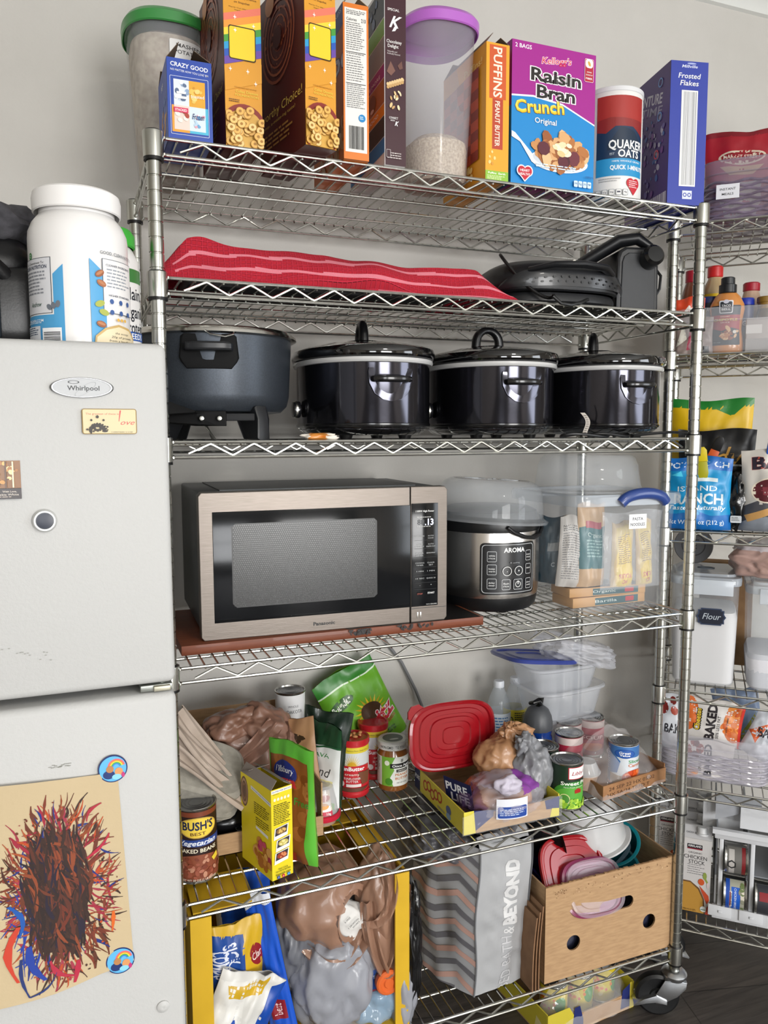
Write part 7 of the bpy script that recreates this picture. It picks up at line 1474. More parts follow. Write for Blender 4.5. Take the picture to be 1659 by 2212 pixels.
m = MB(); m.blob((0, 0, .0), (.046, .045, .110), BRL, 94, amp=.14, fr=1.5, sub=5, fine=.07, fold=.08); m.blob((-.004, -.005, -.075), (.034, .035, .075), BRL, 95, amp=.16, fr=1.6, sub=4, fine=.07, fold=.08); m.obj('bag_body', t)
m = MB(); strap(m, [(-.040, -.038, .03), (-.036, -.045, -.03), (-.022, -.046, -.09), (.0, -.046, -.135), (.022, -.045, -.10), (.038, -.04, -.03), (.044, -.036, .05)], .030, BRL, .1); m.obj('bag_handle', t)
m = MB(); strap(m, [(-.045, -.036, -.02), (-.02, -.052, -.012), (.0, -.055, .01), (.008, -.052, .06), (.0, -.045, .11)], .030, BRL, .1); m.obj('bag_handle', t)
m = MB(); m.box(-.045, 0, 0, .045, .03, .05, M('#1c4690', .4), .003); A = Art(m, fplane((-.045, 0, 0), (1, 0, 0), (0, 0, 1), .09, .05), .09, .05); A.T('NUT BUTTER', .3, .65, .14, '#c8d4e8', w=.5); A.R(0, .0, 1, .1, '#7a2a3a'); tag(m.obj('blue_carton', None, (.412, .040, L1 + .075)), 'small blue nut butter carton behind the orange cap', 'box')
m = MB(); m.lathe([(0, 0), (.026, 0), (.028, .003), (.028, .014), (.025, .017), (.020, .0175), (.018, .015), (.012, .015), (.010, .0175), (0, .0175)], M('#d8642a', .4), n=36); m.lathe([(0, -.05), (.024, -.05), (.027, -.046), (.027, 0)], M('#6a4a30', .2, coat=.5), n=36); m.xf(0, Matrix.Rotation(PI / 2, 4, 'X')); tag(m.obj('jar_of_spread', None, (.433, .036, L1 + .100)), 'jar lying down with its round orange screw cap facing forward', 'jar')
m = MB(); m.blob((0, 0, 0), (.055, .045, .045), clear('#a8c8e4', .55, .05), 96, amp=.2, fr=2, sub=4, fine=.1, sq=.3); tag(m.obj('clear_bag', None, (.415, .065, L1 + .035)), 'clear and light blue crinkled bag at the bottom, under the orange cap', 'bag')
m = MB(); m.blob((0, 0, 0), (.028, .04, .13), M('#0c0c0e', .3, alpha=.96, coat=.3), 97, amp=.2, fr=1.6, sub=5, fine=.12, fold=.14); m.blob((.0, -.01, .10), (.022, .025, .045), M('#0c0c0e', .3, alpha=.96, coat=.3), 98, amp=.3, fr=2, sub=4, fine=.14, fold=.16); tag(m.obj('black_trash_bag', None, (.490, .062, L1 + .150)), 'shiny black plastic bag hanging between the brown bag and the chevron bag', 'plastic bag')
m = MB(); m.blob((0, 0, 0), (.03, .03, .08), LGP, 99, amp=.15, sub=4, fine=.1); tag(m.obj('grocery_bag', None, (.468, .04, L1 + .055)), 'strip of pale grey plastic bag beside the black bag, bottom shelf', 'plastic bag')
# wrapped tray of cans on the floor
t = th('wrapped_can_tray', 'yellow and navy shrink-wrapped tray on the floor under the bottom shelf', 'tray', (.965, .165, 0), 5)
m = MB(); w, d, h = .27, .24, .07
m.box(-w / 2, -d / 2, 0, w / 2, d / 2, .003, CARD); m.box(-w / 2, -d / 2, .003, w / 2, -d / 2 + .003, h * .6, CARD); m.box(-w / 2, -d / 2 + .003, .003, -w / 2 + .003, d / 2, h, YC); m.box(w / 2 - .003, -d / 2 + .003, .003, w / 2, d / 2, h, YC)
A = Art(m, fplane((-w / 2, -d / 2, 0), (1, 0, 0), (0, 0, 1), w, h), w, h); A.P([(0, 0), (.26, 0), (.3, .6), (.2, 1.25), (0, 1.3)], '#c8b83a'); A.P([(.27, 0), (.42, .1), (.36, .9), (.30, .9)], '#1f2a66'); A.R(.40, .1, .84, .55, '#a88258'); A.P([(.84, .1), (.97, .1), (.97, 1), (.86, .8)], '#1f2a66'); A.R(.95, 0, 1, 1, '#c8b83a'); m.obj('tray_body', t)
m = MB(); m.grid(lambda u, v: Vector(((u - .5) * (w + .012), -d / 2 - .006 + .05 * v ** 2 + .005 * noise.noise(Vector((u * 9, v * 5, 1))), .002 + v * .118 * (math.sin(PI * u) ** .4) + .004)), 40, 20, clear('#f4f4f4', .2, .03)); m.obj('shrink_wrap', t)
def corn(A): A.R(0, 0, 1, 1, '#cdb828'); A.E(.7, .5, .14, .25, '#3a8a3a'); A.C(20, (.4, .6, .3, .3), (.003, .005), ['#d8742a', '#c8401e', '#e8a030'], 4); A.R(.05, .1, .2, .6, '#dcdcd8')
for i, (x, lab) in enumerate(((.905, 'left yellow food can in the tray on the floor'), (.985, 'middle yellow food can in the tray on the floor'), (1.058, 'right yellow food can in the tray on the floor'))):
    can('yellow_can', lab, 'can', x, .105 + .007 * i, .004, .0345, .095, '#cdb828', corn, 20 * i - 10, group='yellow cans on the floor')
# ================================================================ things on the corner rack (its own axes: x along its front, y inwards)
RA = A2
def pb_(x, y, z): return P2(x, y, z)
def basket(label, x, y, z, w, d, h, mt, weave, group=None, handle=False, solidtop=.25):
    t = th('storage_basket', label, 'basket', P2(x + w / 2, y + d / 2, z), RA); m = MB()
    n = 9 if weave else 0
    m.lathe([(0, .002), (.9, .002), (.95, .008), (1.0, h - .03)], mt, n=64, sx=w / 2, sy=d / 2, e=7); m.lathe([(1.0, h - .035), (1.03, h - .033), (1.04, h - .002), (1.02, h), (.99, h - .002)], mt, n=64, sx=w / 2, sy=d / 2, e=7)
    m.obj('basket_body', t)
    if weave:
        for k in range(n):
            m = MB(); zz = .012 + (h - .055) * k / n; pts = []; N = 72
            for j in range(N):
                a = 2 * PI * j / N; e = 7; ca, sa = math.cos(a), math.sin(a); q = (abs(ca) ** e + abs(sa) ** e) ** (-1 / e) * (.955 + .05 * zz / h); wv = 1 + .012 * math.sin(j * 1.4 + k * PI)
                pts.append((w / 2 * ca * q * wv, d / 2 * sa * q * wv, zz + .0025 * math.sin(j * 1.4 + k * PI)))
            m.tube(pts, .0036, weave, 6, closed=True); m.obj('woven_strand', t)
    return t
PUR = noisemat('purple_grey_strand', '#6e6070', '#85778a', 40, rough=.35, bump=.2, coat=.2)
b6 = basket('purple-grey woven plastic basket labelled INSTANT MEALS on the top of the corner rack', .062, .035, S2[6], .30, .28, .150, clear('#a49aa8', .5, .2), PUR)
m = MB(); A = Art(m, fplane((-.118, -.1475, .055), (1, 0, 0), (0, 0, 1), .052, .034), .052, .034); m.box(-.118, -.1475, .055, -.066, -.1465, .089, M('#e8e8ea', .4)); A.T('INSTANT', .5, .66, .16, '#444', w=.68, b=.01); A.T('MEALS', .5, .32, .16, '#444', w=.5, b=.01); m.obj('basket_label', b6)
def mkt(A): A.R(0, 0, 1, 1, '#a01424'); A.R(0, .94, 1, 1, '#7e101e'); A.E(.5, .70, .32, .085, '#d8c8b0', 24); A.E(.5, .70, .29, .065, '#8a1420', 24); A.T('MARKET STREET', .5, .71, .045, '#e8e0d0', w=.5, b=.02); A.P([(.2, .6), (.8, .6), (.66, .5), (.34, .5)], '#c8a878'); A.P([(.22, .42), (.78, .42), (.7, .0), (.3, .0)], '#c8ccc8'); A.E(.5, .22, .28, .16, '#e0dcc8', 20); A.C(14, (.5, .24, .22, .1), (.005, .01), ['#7a9a3a', '#c84a4a', '#e8e0c0', '#d8d0a8'], 4)
pouch('meal_pouch', 'shiny red MARKET STREET pouch standing in the front of the purple basket', 'bag', P2(.150, .085, S2[6] + .012), RA, .175, .215, .05, M('#a01424', .25, coat=.6), mkt, seed=101, wr=.004)
pouch('meal_pouch', 'dark green and red pouch leaning at the right behind the red pouch', 'bag', P2(.262, .165, S2[6] + .012), RA, .19, .30, .05, M('#1f5a30', .3, coat=.4), lambda A: (A.R(0, 0, 1, 1, '#1f5a30'), A.P([(0, .3), (.3, .5), (.3, .8), (0, .7)], '#7a2a24'), A.T('R', .2, .84, .08, '#e8ece0', sh=.2)), seed=102, tilt=16)
# shelf 5: clear bin with sauces
CB2 = clear('#dfe2e8', .26, .08)
b5 = basket('clear plastic bin of sauces on the second shelf of the corner rack', -.0 + .002, .040, S2[5], .36, .30, .115, CB2, None)
def bottle(name, label, cat, x, y, z, prof, mt, cap, capc, art=None, ry=1.0, seg=0, turn=0, group=None):
    t = th(name, label, cat, P2(x, y, z), RA, group); m = MB(); m.lathe(prof, mt, n=40, sy=ry); 
    if art: art(m)
    m.obj('bottle_body', t); m = MB(); m.lathe(cap, M(capc, .35, coat=.3), n=32); m.obj('bottle_cap', t); return t
z5 = S2[5] + .003
def chip(m):
    A = Art(m, fcyl((0, 0), 0, .020, .098, -96, 110, sy=.7, rr=lambda v: .0412 - .0035 * math.sin(v * PI) + .0012), .07, .098, su=14, sv=10, clip=False); A.RR(0, 0, 1, 1, .004, '#232c38'); A.P([(0, .36), (.1, .42), (.4, .36), (.7, .44), (1, .38), (1, .76), (0, .76)], '#a02838'); A.RR(.32, .80, .72, 1.12, .003, '#dcdde2'); A.RR(.35, .82, .69, 1.09, .003, '#2a3038'); A.T('TACO', .52, .99, .05, '#e8e8ea', w=.26, b=.04); A.T('BELL', .52, .9, .05, '#e8e8ea', w=.26, b=.04); A.E(.52, 1.09, .08, .05, '#c8c8d4', 12)
    A.T('CREAMY', .5, .72, .03, '#e8c8b0', w=.3); A.T('CHIPOTLE', .5, .64, .06, '#d8b83a', w=.78, b=.05); A.T('SAUCE', .5, .57, .03, '#e8d0c8', w=.28); A.C(22, (.62, .3, .28, .16), (.004, .009), ['#b87a50', '#c8946a', '#8a4a30', '#d8b088'], 7, asp=.5); A.T('12 FL OZ', .25, .07, .025, '#9aa4b0', w=.3, b=0); A.E(.8, .33, .06, None, '#d8d4cc')
bottle('sauce_bottle', 'orange Taco Bell chipotle sauce bottle with a black cap, front of the sauce bin', 'bottle', .130, .085, z5, [(0, 0), (.036, 0), (.041, .006), (.041, .025), (.036, .06), (.037, .085), (.041, .110), (.040, .122), (.030, .142), (.020, .152), (.019, .156), (0, .156)], M('#cf8844', .25, coat=.7), [(.0195, .150), (.021, .152), (.021, .171), (.0165, .173), (.0165, .188), (.013, .1905), (0, .1905)], '#16181c', chip, ry=.7)
def redlab(m): A = Art(m, fcyl((0, 0), .031, .06, .07, -90, 160), .08, .07, su=14); A.R(0, 0, 1, 1, '#c01c28'); A.E(.8, .3, .2, .3, '#d8a02a')
bottle('sauce_bottle', 'red-labelled bottle with a dark red cap at the back left of the sauce bin', 'bottle', .045, .165, z5, [(0, 0), (.028, 0), (.031, .004), (.031, .14), (.024, .175), (.016, .2), (0, .2)], M('#6e3a20', .2, coat=.6), [(.017, .196), (.0185, .198), (.0185, .226), (.016, .228), (0, .228)], '#9c1228', redlab)
def must(m): A = Art(m, fcyl((0, 0), .034, .09, .075, -95, 150), .08, .075, su=14); A.R(0, 0, 1, 1, '#d8cfc4'); A.R(0, .7, 1, 1, '#e8c020'); A.T('MUSTARD', .6, .82, .12, '#222', w=.5); A.E(.35, .4, .3, .3, '#a8342a'); A.T('ORIGINAL', .62, .2, .12, '#333', w=.5)
bottle('sauce_bottle', 'yellow-labelled bottle with a bright red cap, behind the rack post', 'bottle', .100, .190, z5, [(0, 0), (.03, 0), (.034, .004), (.034, .165), (.028, .185), (.018, .205), (.0165, .215), (0, .215)], M('#b8a078', .15, coat=.7), [(.0175, .21), (.0195, .212), (.0195, .236), (.016, .240), (0, .240)], '#c82020', must)
bottle('sauce_bottle', 'clear bottle with a crimson cap behind the chipotle sauce', 'bottle', .190, .215, z5, [(0, 0), (.028, 0), (.03, .004), (.03, .14), (.022, .16), (.018, .178), (0, .18)], M('#c8a890', .15, coat=.7), [(.019, .172), (.021, .174), (.021, .192), (.018, .195), (0, .195)], '#a8142c')
bottle('spice_tub', 'dark blue tub with a blue lid left of the chipotle sauce', 'tub', .086, .130, z5, [(0, 0), (.030, 0), (.032, .003), (.032, .135), (0, .135)], M('#18203a', .35), [(.031, .132), (.033, .133), (.033, .146), (.031, .149), (0, .149)], '#1c2c6a', lambda m: Art(m, fcyl((0, 0), .0325, .06, .07, -80, 100), .05, .07, su=10).T('REACTIVE', .5, .8, .14, '#d8dce8', w=.7))
bottle('spice_tub', 'small blue-lidded tub right of the chipotle sauce cap', 'tub', .176, .150, z5, [(0, 0), (.018, 0), (.019, .003), (.019, .130), (0, .13)], M('#2a3460', .35), [(.019, .127), (.0205, .128), (.0205, .142), (.019, .145), (0, .145)], '#2438a8', lambda m: Art(m, fcyl((0, 0), .0195, .06, .06, -90, 120), .04, .06, su=10).T('RGIN', .5, .35, .2, '#e8e8f0', w=.8))
bottle('sauce_bottle', 'bottle with a shiny brass-coloured cap at the right of the sauce bin', 'bottle', .222, .140, z5, [(0, 0), (.020, 0), (.022, .003), (.022, .10), (.018, .12), (0, .12)], M('#4a3a1c', .25, coat=.6), [(.019, .112), (.0195, .13), (.0215, .131), (.0215, .143), (.020, .145), (0, .145)], '#8a6a26')
def louis(A): A.R(0, 0, 1, 1, '#c8401e'); A.R(0, 0, 1, .5, '#d8c8a8'); A.P([(.1, .55), (.55, .85), (1, .6), (.6, .3)], '#e8e0d8'); A.P([(.2, .56), (.55, .76), (.92, .6), (.6, .38)], '#a01c3a'); A.T('LOUISIANA', .56, .58, .09, '#f0e8e0', w=.62, b=.05); A.E(.5, .2, .4, .12, '#3a3030', 14)
pouch('seasoning_bag', 'orange LOUISIANA seasoning bag at the left end of the sauce bin', 'bag', P2(.036, .080, z5), RA, .085, .145, .035, M('#c8401e', .35, coat=.4), louis, seed=110)
def rdm(A): A.R(0, 0, 1, 1, '#8a7a74'); A.P([(.3, .1), (.7, .2), (.8, .8), (.4, .9)], '#a03a50'); A.P([(.0, .2), (.3, .4), (.2, .9)], '#d8d4c8'); A.R(.6, .0, .9, .2, '#2a2a2e')
pouch('snack_bag', 'grey and pink bag low at the left inside the sauce bin', 'bag', P2(.055, .060, z5), RA, .09, .095, .02, M('#8a7a74', .35, coat=.4), rdm, seed=111)
m = MB(); m.box(0, 0, 0, .15, .14, .155, M('#2c2e32', .4), .008); tag(m.obj('dark_box', None, P2(.255, .12, z5), math.radians(RA)), 'dark box at the right behind the sauce bottles', 'box')
m = MB(); m.box(0, 0, 0, .09, .05, .085, M('#c0b8b4', .5), .003); A = Art(m, fplane((0, 0, 0), (1, 0, 0), (0, 0, 1), .09, .085), .09, .085); A.R(0, 0, 1, .4, '#a8a4a2'); A.R(0, .55, .4, .8, '#e0dcd8'); tag(m.obj('pale_box', None, P2(.175, .065, z5), math.radians(RA)), 'pale grey packet right of the chipotle bottle inside the bin', 'box')
# shelf 4: chip bags
z4 = S2[4]
def lays(A): A.R(0, 0, 1, 1, '#d8b010'); A.R(0, .93, 1, 1, '#1f7a2c'); A.P([(.55, .93), (.75, .86), (1, 1), (1, 1)], '#1f7a2c'); A.T('CHIPS', .6, .72, .03, '#3a2a10', w=.2); A.R(0, .0, 1, .52, '#6a1f28'); A.T('40', .72, .46, .06, '#f0f0f0', w=.2, b=.05); A.P([(.3, .6), (.34, .7), (.38, .62)], '#f0e090')
pouch('chip_bag', 'yellow chip bag with a green top edge, rearmost of the clipped chip bags', 'chip bag', P2(.105, .175, z4), RA, .205, .335, .08, M('#d8b010', .25, coat=.7), lays, seed=121, wr=.006, group='clipped chip bags')
def kettle(A): A.R(0, 0, 1, 1, '#121214'); A.T('ndys', .62, .72, .20, '#b88a3a', w=.75, sh=.3, b=.0); A.T('ys', .72, .74, .22, '#b88a3a', w=.5, sh=.3, b=.02) if False else None; A.R(.2, .50, .8, .52, '#b88a3a'); A.T('MACADAMIAS', .5, .56, .035, '#b88a3a', w=.4); A.P([(.3, .42), (.9, .36), (1, .2), (.4, .3)], '#a07a50'); A.L(.7, .6, .95, .64, 1, '#c8ccd0', 2)
pouch('chip_bag', 'black snack bag with gold script letters, in the middle of the clipped bags', 'chip bag', P2(.118, .115, z4), RA, .19, .255, .07, M('#121214', .2, coat=.7), kettle, seed=122, wr=.009, group='clipped chip bags')
def ranch(A): A.R(0, 0, 1, 1, '#0f8fc8'); A.R(0, .82, 1, 1, '#1668b8'); A.T('POTATO CH', .5, .90, .08, '#dfe8f0', w=.9, b=.04); A.P([(0, 0), (1, 0), (1, .22), (.7, .2), (.5, .26), (0, .2)], '#0f6ab8'); A.R(.5, .66, .8, .71, '#d8e4e8'); A.T('ISLAND', .5, .57, .07, '#e8f2f6', w=.6, b=.02); A.T('RANCH', .52, .43, .14, '#e8f2f6', w=.74, b=.05); A.T('Tastes Naturally', .5, .31, .06, '#e8f2f6', w=.86, b=.03, sh=.2); A.T('Net Wt 7.5 oz (212 g)', .48, .11, .06, '#dce8f2', w=.84, b=.02); A.P([(.1, .76), (.25, .82), (.28, .74)], '#4ac8e8')
pouch('chip_bag', 'bright blue ISLAND RANCH potato chip bag in front, net weight 212 g', 'chip bag', P2(.076, .050, z4), RA, .165, .185, .075, M('#0f8fc8', .25, coat=.6), ranch, seed=123, wr=.007, group='clipped chip bags')
def baked(A): A.R(0, 0, 1, 1, '#cfcac2'); A.P([(0, 0), (1, 0), (1, .4), (.6, .32), (.2, .38), (0, .3)], '#4c4c52'); A.P([(0, 0), (.8, 0), (.6, .16), (.2, .2), (0, .1)], '#8a909a'); A.T('BAKED', .62, .84, .14, '#2a2230', w=.98, b=.08, out='#b84a3a', ow=.03); A.T('65% LESS FAT', .72, .70, .045, '#3a3a3e', w=.62, b=.02); A.T('barbecue', .72, .55, .04, '#2a2a2e', w=.4, b=.02); A.E(.34, .5, .22, .15, '#e8dcc8', 24); A.E(.34, .5, .20, .135, '#5a1a24', 24); A.E(.36, .52, .12, .07, '#8a3a44', 16, .4); A.P([(.05, .2), (.5, .34), (.7, .36), (.68, .28), (.45, .24), (.1, .12)], '#c8985a'); A.P([(.45, .3), (.7, .38), (.7, .28), (.5, .24)], '#a8342a')
pouch('chip_bag', 'white BAKED barbecue chip bag with a blue clip, at the right picture edge', 'chip bag', P2(.268, .060, z4), RA, .185, .205, .08, M('#cfcac2', .3, coat=.5), baked, seed=124, wr=.006, group='clipped chip bags')
m = MB(); m.blob((0, 0, 0), (.03, .03, .07), M('#0f1012', .25, coat=.5), 125, amp=.2, sub=4, fine=.1); A = Art(m, fplane((-.016, -.036, -.052), (1, 0, 0), (0, 0, 1), .026, .018), .026, .018); A.RR(0, 0, 1, 1, .003, '#c8ccd0'); A.L(.1, .2, .9, .8, 3, '#333', 2); tag(m.obj('black_snack_bag', None, P2(.172, .075, z4 + .072), math.radians(RA)), 'narrow black bag between the blue ranch bag and the white BAKED bag', 'chip bag')
def clip(label, x, y, z, c1, c2, tilt, rz2=0):
    t = th('bag_clip', label, 'clip', P2(x, y, z), RA + rz2); 
    for s_ in (-1, 1):
        m = MB(); m.prism([(-.012, .03), (-.011, .058), (-.005, .066), (.005, .066), (.011, .058), (.012, .03)], s_ * .010, s_ * .006, M(c1, .35), mp=lambda a, b, c: (a, c + s_ * (b - .03) * .15, b), bev=.001); m.prism([(-.011, .03), (.011, .03), (.013, .0), (.010, -.012), (-.010, -.012), (-.013, .0)], s_ * .009, s_ * .005, M(c2, .35), mp=lambda a, b, c: (a, c - s_ * (.03 - b) * .1, b), bev=.001); m.xf(0, Matrix.Rotation(math.radians(tilt), 4, 'Y')); m.obj('clip_jaw', t)
clip('black and orange bag clip on the black snack bag', .104, .062, z4 + .175, '#141416', '#c8521c', 22)
clip('blue bag clip on the white BAKED bag', .245, .052, z4 + .198, '#24409a', '#2a5ab8', 4)
clip('yellow bag clip on the blue ranch bag', .088, .030, z4 + .145, '#d8c01c', '#a8a418', -4)
# shelf 3: flour and second canister
z3 = S2[3]
def canister(label, x, y, w, d, h, fill, fillc, lab, group=None):
    t = th('food_canister', label, 'canister', P2(x + w / 2, y + d / 2, z3), RA); m = MB(); m.lathe([(0, .001), (.88, .001), (.93, .008), (1.0, h - .006), (1.0, h)], clear('#ccd4dc', .25, .08), n=64, sx=w / 2, sy=d / 2, e=7)
    if lab:
        cxp, czp = lab[1], lab[2]; A = Art(m, fplane((cxp - w / 2, -d / 2 - .002, czp), (1, 0, 0), (0, 0, 1), .072, .046), .072, .046); pl = [(.06, .12), (.14, .12), (.16, .02), (.84, .02), (.86, .12), (.94, .12), (.93, .34), (1, .5), (.93, .66), (.94, .88), (.86, .88), (.84, .98), (.16, .98), (.14, .88), (.06, .88), (.07, .66), (0, .5), (.07, .34)]
        A.P(pl, '#2c3a56'); A.P([(.5 + (a - .5) * .9, .5 + (b - .5) * .87) for a, b in pl], '#141a2c'); A.T(lab[0], .52, .52, .34, '#c4ccd4', w=.62, sh=.3, b=0)
    m.obj('canister_body', t)
    m = MB(); m.lathe([(0, .004), (.86, .004), (.91, .010), (.965, fill - .01), (.9, fill + .006), (.4, fill + .014), (0, fill + .006)], M(fillc, .9, bump=(30, .3)), n=56, sx=w / 2, sy=d / 2, e=7); m.obj('contents', t)
    m = MB(); LM = clear('#b9c2cc', .62, .15); m.lathe([(1.0, h - .012), (1.06, h - .010), (1.07, h + .004), (1.04, h + .010), (.9, h + .012), (.88, h + .018), (0, h + .018)], LM, n=64, sx=w / 2, sy=d / 2, e=7); m.lathe([(.022, h + .018), (.022, h + .020), (.018, h + .020), (.018, h + .0185)], M('#5a6470', .4), n=28, sy=.6); m.obj('lid', t)
    m = MB(); m.box(-w * .34, -d / 2 - .012, h - .034, w * .40, -d / 2 - .006, h + .006, clear('#dfe6ee', .6, .2), .002); m.obj('lid_latch', t)
canister('clear canister of white flour with a chalkboard label reading Flour', .022, .045, .165, .21, .280, .190, '#e6e3e2', ('Flour', .062, .165))
canister('clear canister of white powder cut by the right picture edge, next to the flour', .205, .045, .165, .21, .265, .090, '#dcdce2', ('', .085, .17))
m = MB(); m.lathe([(0, 0), (.05, 0), (.052, .004), (.05, .008), (0, .008)], M('#77787c', .5), n=40); A = Art(m, fplane((-.04, -.04, .008), (1, 0, 0), (0, 1, 0), .08, .08), .08, .08); A.ring(.5, .5, .4, .1, '#4a4a4e', n=28); A.L(.3, .3, .7, .7, 4, '#44464a', 4); m.xf(0, Matrix.Rotation(math.radians(72), 4, 'X')); tag(m.obj('grey_pot_lid', None, P2(.070, .245, z3 + .345), math.radians(RA)), 'round grey lid standing behind the flour canister', 'lid')
m = MB(); m.box(0, 0, 0, .14, .06, .295, CARDD, .003); tag(m.obj('brown_carton', None, P2(.090, .285, z3), math.radians(RA)), 'brown carton behind the two canisters', 'box')
m = MB(); m.blob((0, 0, 0), (.10, .08, .05), M('#b5958c', .3, coat=.6), 131, amp=.10, fr=2, sub=5, fine=.05, fold=.06, sq=.5, mtf=lambda d: M('#c9c0c4', .25, coat=.6) if d.z > .45 else None); A = Art(m, fplane((.0, -.082, -.035), (1, 0, 0), (0, 0, 1), .05, .035), .05, .035, off=.002); A.R(0, 0, 1, 1, '#d4d8de'); A.bars(.1, .1, .4, .9, n=8, vert=False); tag(m.obj('bread_package', None, P2(.262, .12, z3 + .338), math.radians(RA)), 'shiny pink and clear food package lying on the canister lids', 'package')
# shelf 2: clear woven-pattern basket with snack bags
z2 = S2[2]
LAV = clear('#c4c0cc', .42, .15)
b2 = basket('clear lavender basket of small chip bags, below the flour canister', .004, .035, z2, .275, .26, .125, clear('#d4d2dc', .34, .12), LAV)
def cheet(A): A.R(0, 0, 1, 1, '#d8d4d0'); A.E(.08, .62, .17, .4, '#d86a2a', 20); A.E(.88, .55, .20, .42, '#c86a2a', 24); A.C(26, (.86, .55, .17, .38), (.006, .013), ['#e08a3a', '#c85a1c', '#d8742a', '#b84a18'], 5, asp=.5); A.R(.95, 0, 1, 1, '#c83020'); upT(A, 'Cheetos', .24, .28, .80, .11, '#1a1612', .16); upT(A, 'Cheetos', .24, .29, .79, .09, '#e8c430', .04); upT(A, 'BAKED', .47, .12, .92, .15, '#2a2428', .08); upT(A, '50% LESS FAT', .60, .18, .68, .05, '#4a4648', .02); upT(A, 'crunchy cheese', .74, .28, .66, .04, '#3a3638', .02)
pouch('chip_bag', 'white Cheetos BAKED bag sticking up in the middle of the clear basket', 'chip bag', P2(.128, .085, z2 + .095), RA, .150, .118, .04, M('#d8d4d0', .3, coat=.5), cheet, seed=141, tilt=6, group='small chip bags in the basket', wr=.003)
def bk2(A): A.R(0, 0, 1, 1, '#cfcac8'); A.C(6, (.2, .8, .15, .2), (.008, .014), ['#8a3a2a', '#5a2420'], 3); upT(A, 'BAKED', .5, .1, .9, .14, '#2a2a30', .08); A.C(8, (.15, .2, .14, .16), (.012, .018), ['#c88a6a', '#d8a080'], 4, asp=.8); upT(A, '50% LESS FAT', .35, .2, .8, .05, '#4a4648', .02)
pouch('chip_bag', 'white BAKED chip bag lying inside the clear basket, seen through its front', 'chip bag', P2(.125, .050, z2 + .010), RA, .130, .100, .022, M('#cfcac8', .3, coat=.5), bk2, seed=142, group='small chip bags in the basket', wr=.002)
def bk3(A): A.R(0, 0, 1, 1, '#d0d4da'); A.C(5, (.4, .8, .3, .1), (.008, .014), ['#7a2420', '#a84a3a'], 3); A.T('BAKED', .6, .4, .16, '#2a2a30', w=.7, b=.06)
pouch('chip_bag', 'crinkled white chip bag at the left rear of the clear basket', 'chip bag', P2(.038, .10, z2 + .06), RA, .10, .150, .04, M('#d0d4da', .3, coat=.5), bk3, seed=143, group='small chip bags in the basket')
def bk4(A): A.R(0, 0, 1, 1, '#c8ccd4'); A.P([(0, .5), (.4, .8), (.3, .3)], '#c85a2a'); A.T('BAKED', .6, .65, .2, '#22222a', w=.8, b=.06, rot=20)
pouch('chip_bag', 'white and orange chip bag tilted at the right end of the clear basket', 'chip bag', P2(.238, .085, z2 + .075), RA, .09, .120, .04, M('#c8ccd4', .3, coat=.5), bk4, seed=144, tilt=24, group='small chip bags in the basket', wr=.005)
pouch('chip_bag', 'silvery blue and olive chip bag at the back right of the clear basket', 'chip bag', P2(.215, .175, z2 + .06), RA, .12, .165, .04, M('#8a9ab4', .25, coat=.6), lambda A: (A.R(0, 0, 1, 1, '#7f90ac'), A.P([(.4, .2), (.9, .6), (.9, .1)], '#8a8a2a'), A.P([(0, 0), (.3, .3), (0, .5)], '#c8642a')), seed=145, tilt=-10, group='small chip bags in the basket')
# bottom: stock cartons and white can racks
z1 = S2[1]
def stock(A):
    A.R(0, 0, 1, 1, '#cbc9c8'); A.P([(0, 0), (0, .42), (.3, .42), (.62, .34), (.80, .2), (.85, 0)], '#6a4a2a'); A.P([(0, 0), (0, .40), (.3, .40), (.58, .32), (.75, .19), (.80, 0)], '#b98a3a'); A.RR(.15, .86, .68, .93, .001, '#1c1a20'); A.R(.15, .86, .68, .875, '#8a2030'); A.T('KIRKLAND', .42, .905, .028, '#e8e8e8', w=.46, b=.04); A.T('ORGANIC', .44, .815, .024, '#3a3a40', w=.48, b=0); A.T('CHICKEN', .45, .755, .050, '#2a2a30', w=.80, b=0); A.T('STOCK', .50, .69, .050, '#2a2a30', w=.56, b=0)
    for i in range(5): A.L(.18, .64 - i * .03, .8, .652 - i * .03, 1, '#55555a', i)
    A.E(.80, .52, .07, .05, '#8a9a4a', 10); A.P([(.8, .52), (.95, .42), (.92, .40), (.78, .48)], '#8a9a4a'); A.E(.68, .43, .11, .045, '#c8562a', 16); A.P([(.62, .38), (.95, .26), (.98, .20), (.9, .14), (.7, .3)], '#c04a2a'); A.E(.92, .4, .05, .04, '#d8c8c8'); A.E(.78, .065, .11, None, '#e4e8e4'); A.R(.69, .052, .87, .062, '#3a7a6a'); A.P([(.85, 0), (1, 0), (1, .16), (.9, .1)], '#a83a24'); A.T('946 mL (1 QT)', .3, .03, .02, '#5a4420', w=.44)
sc0 = None
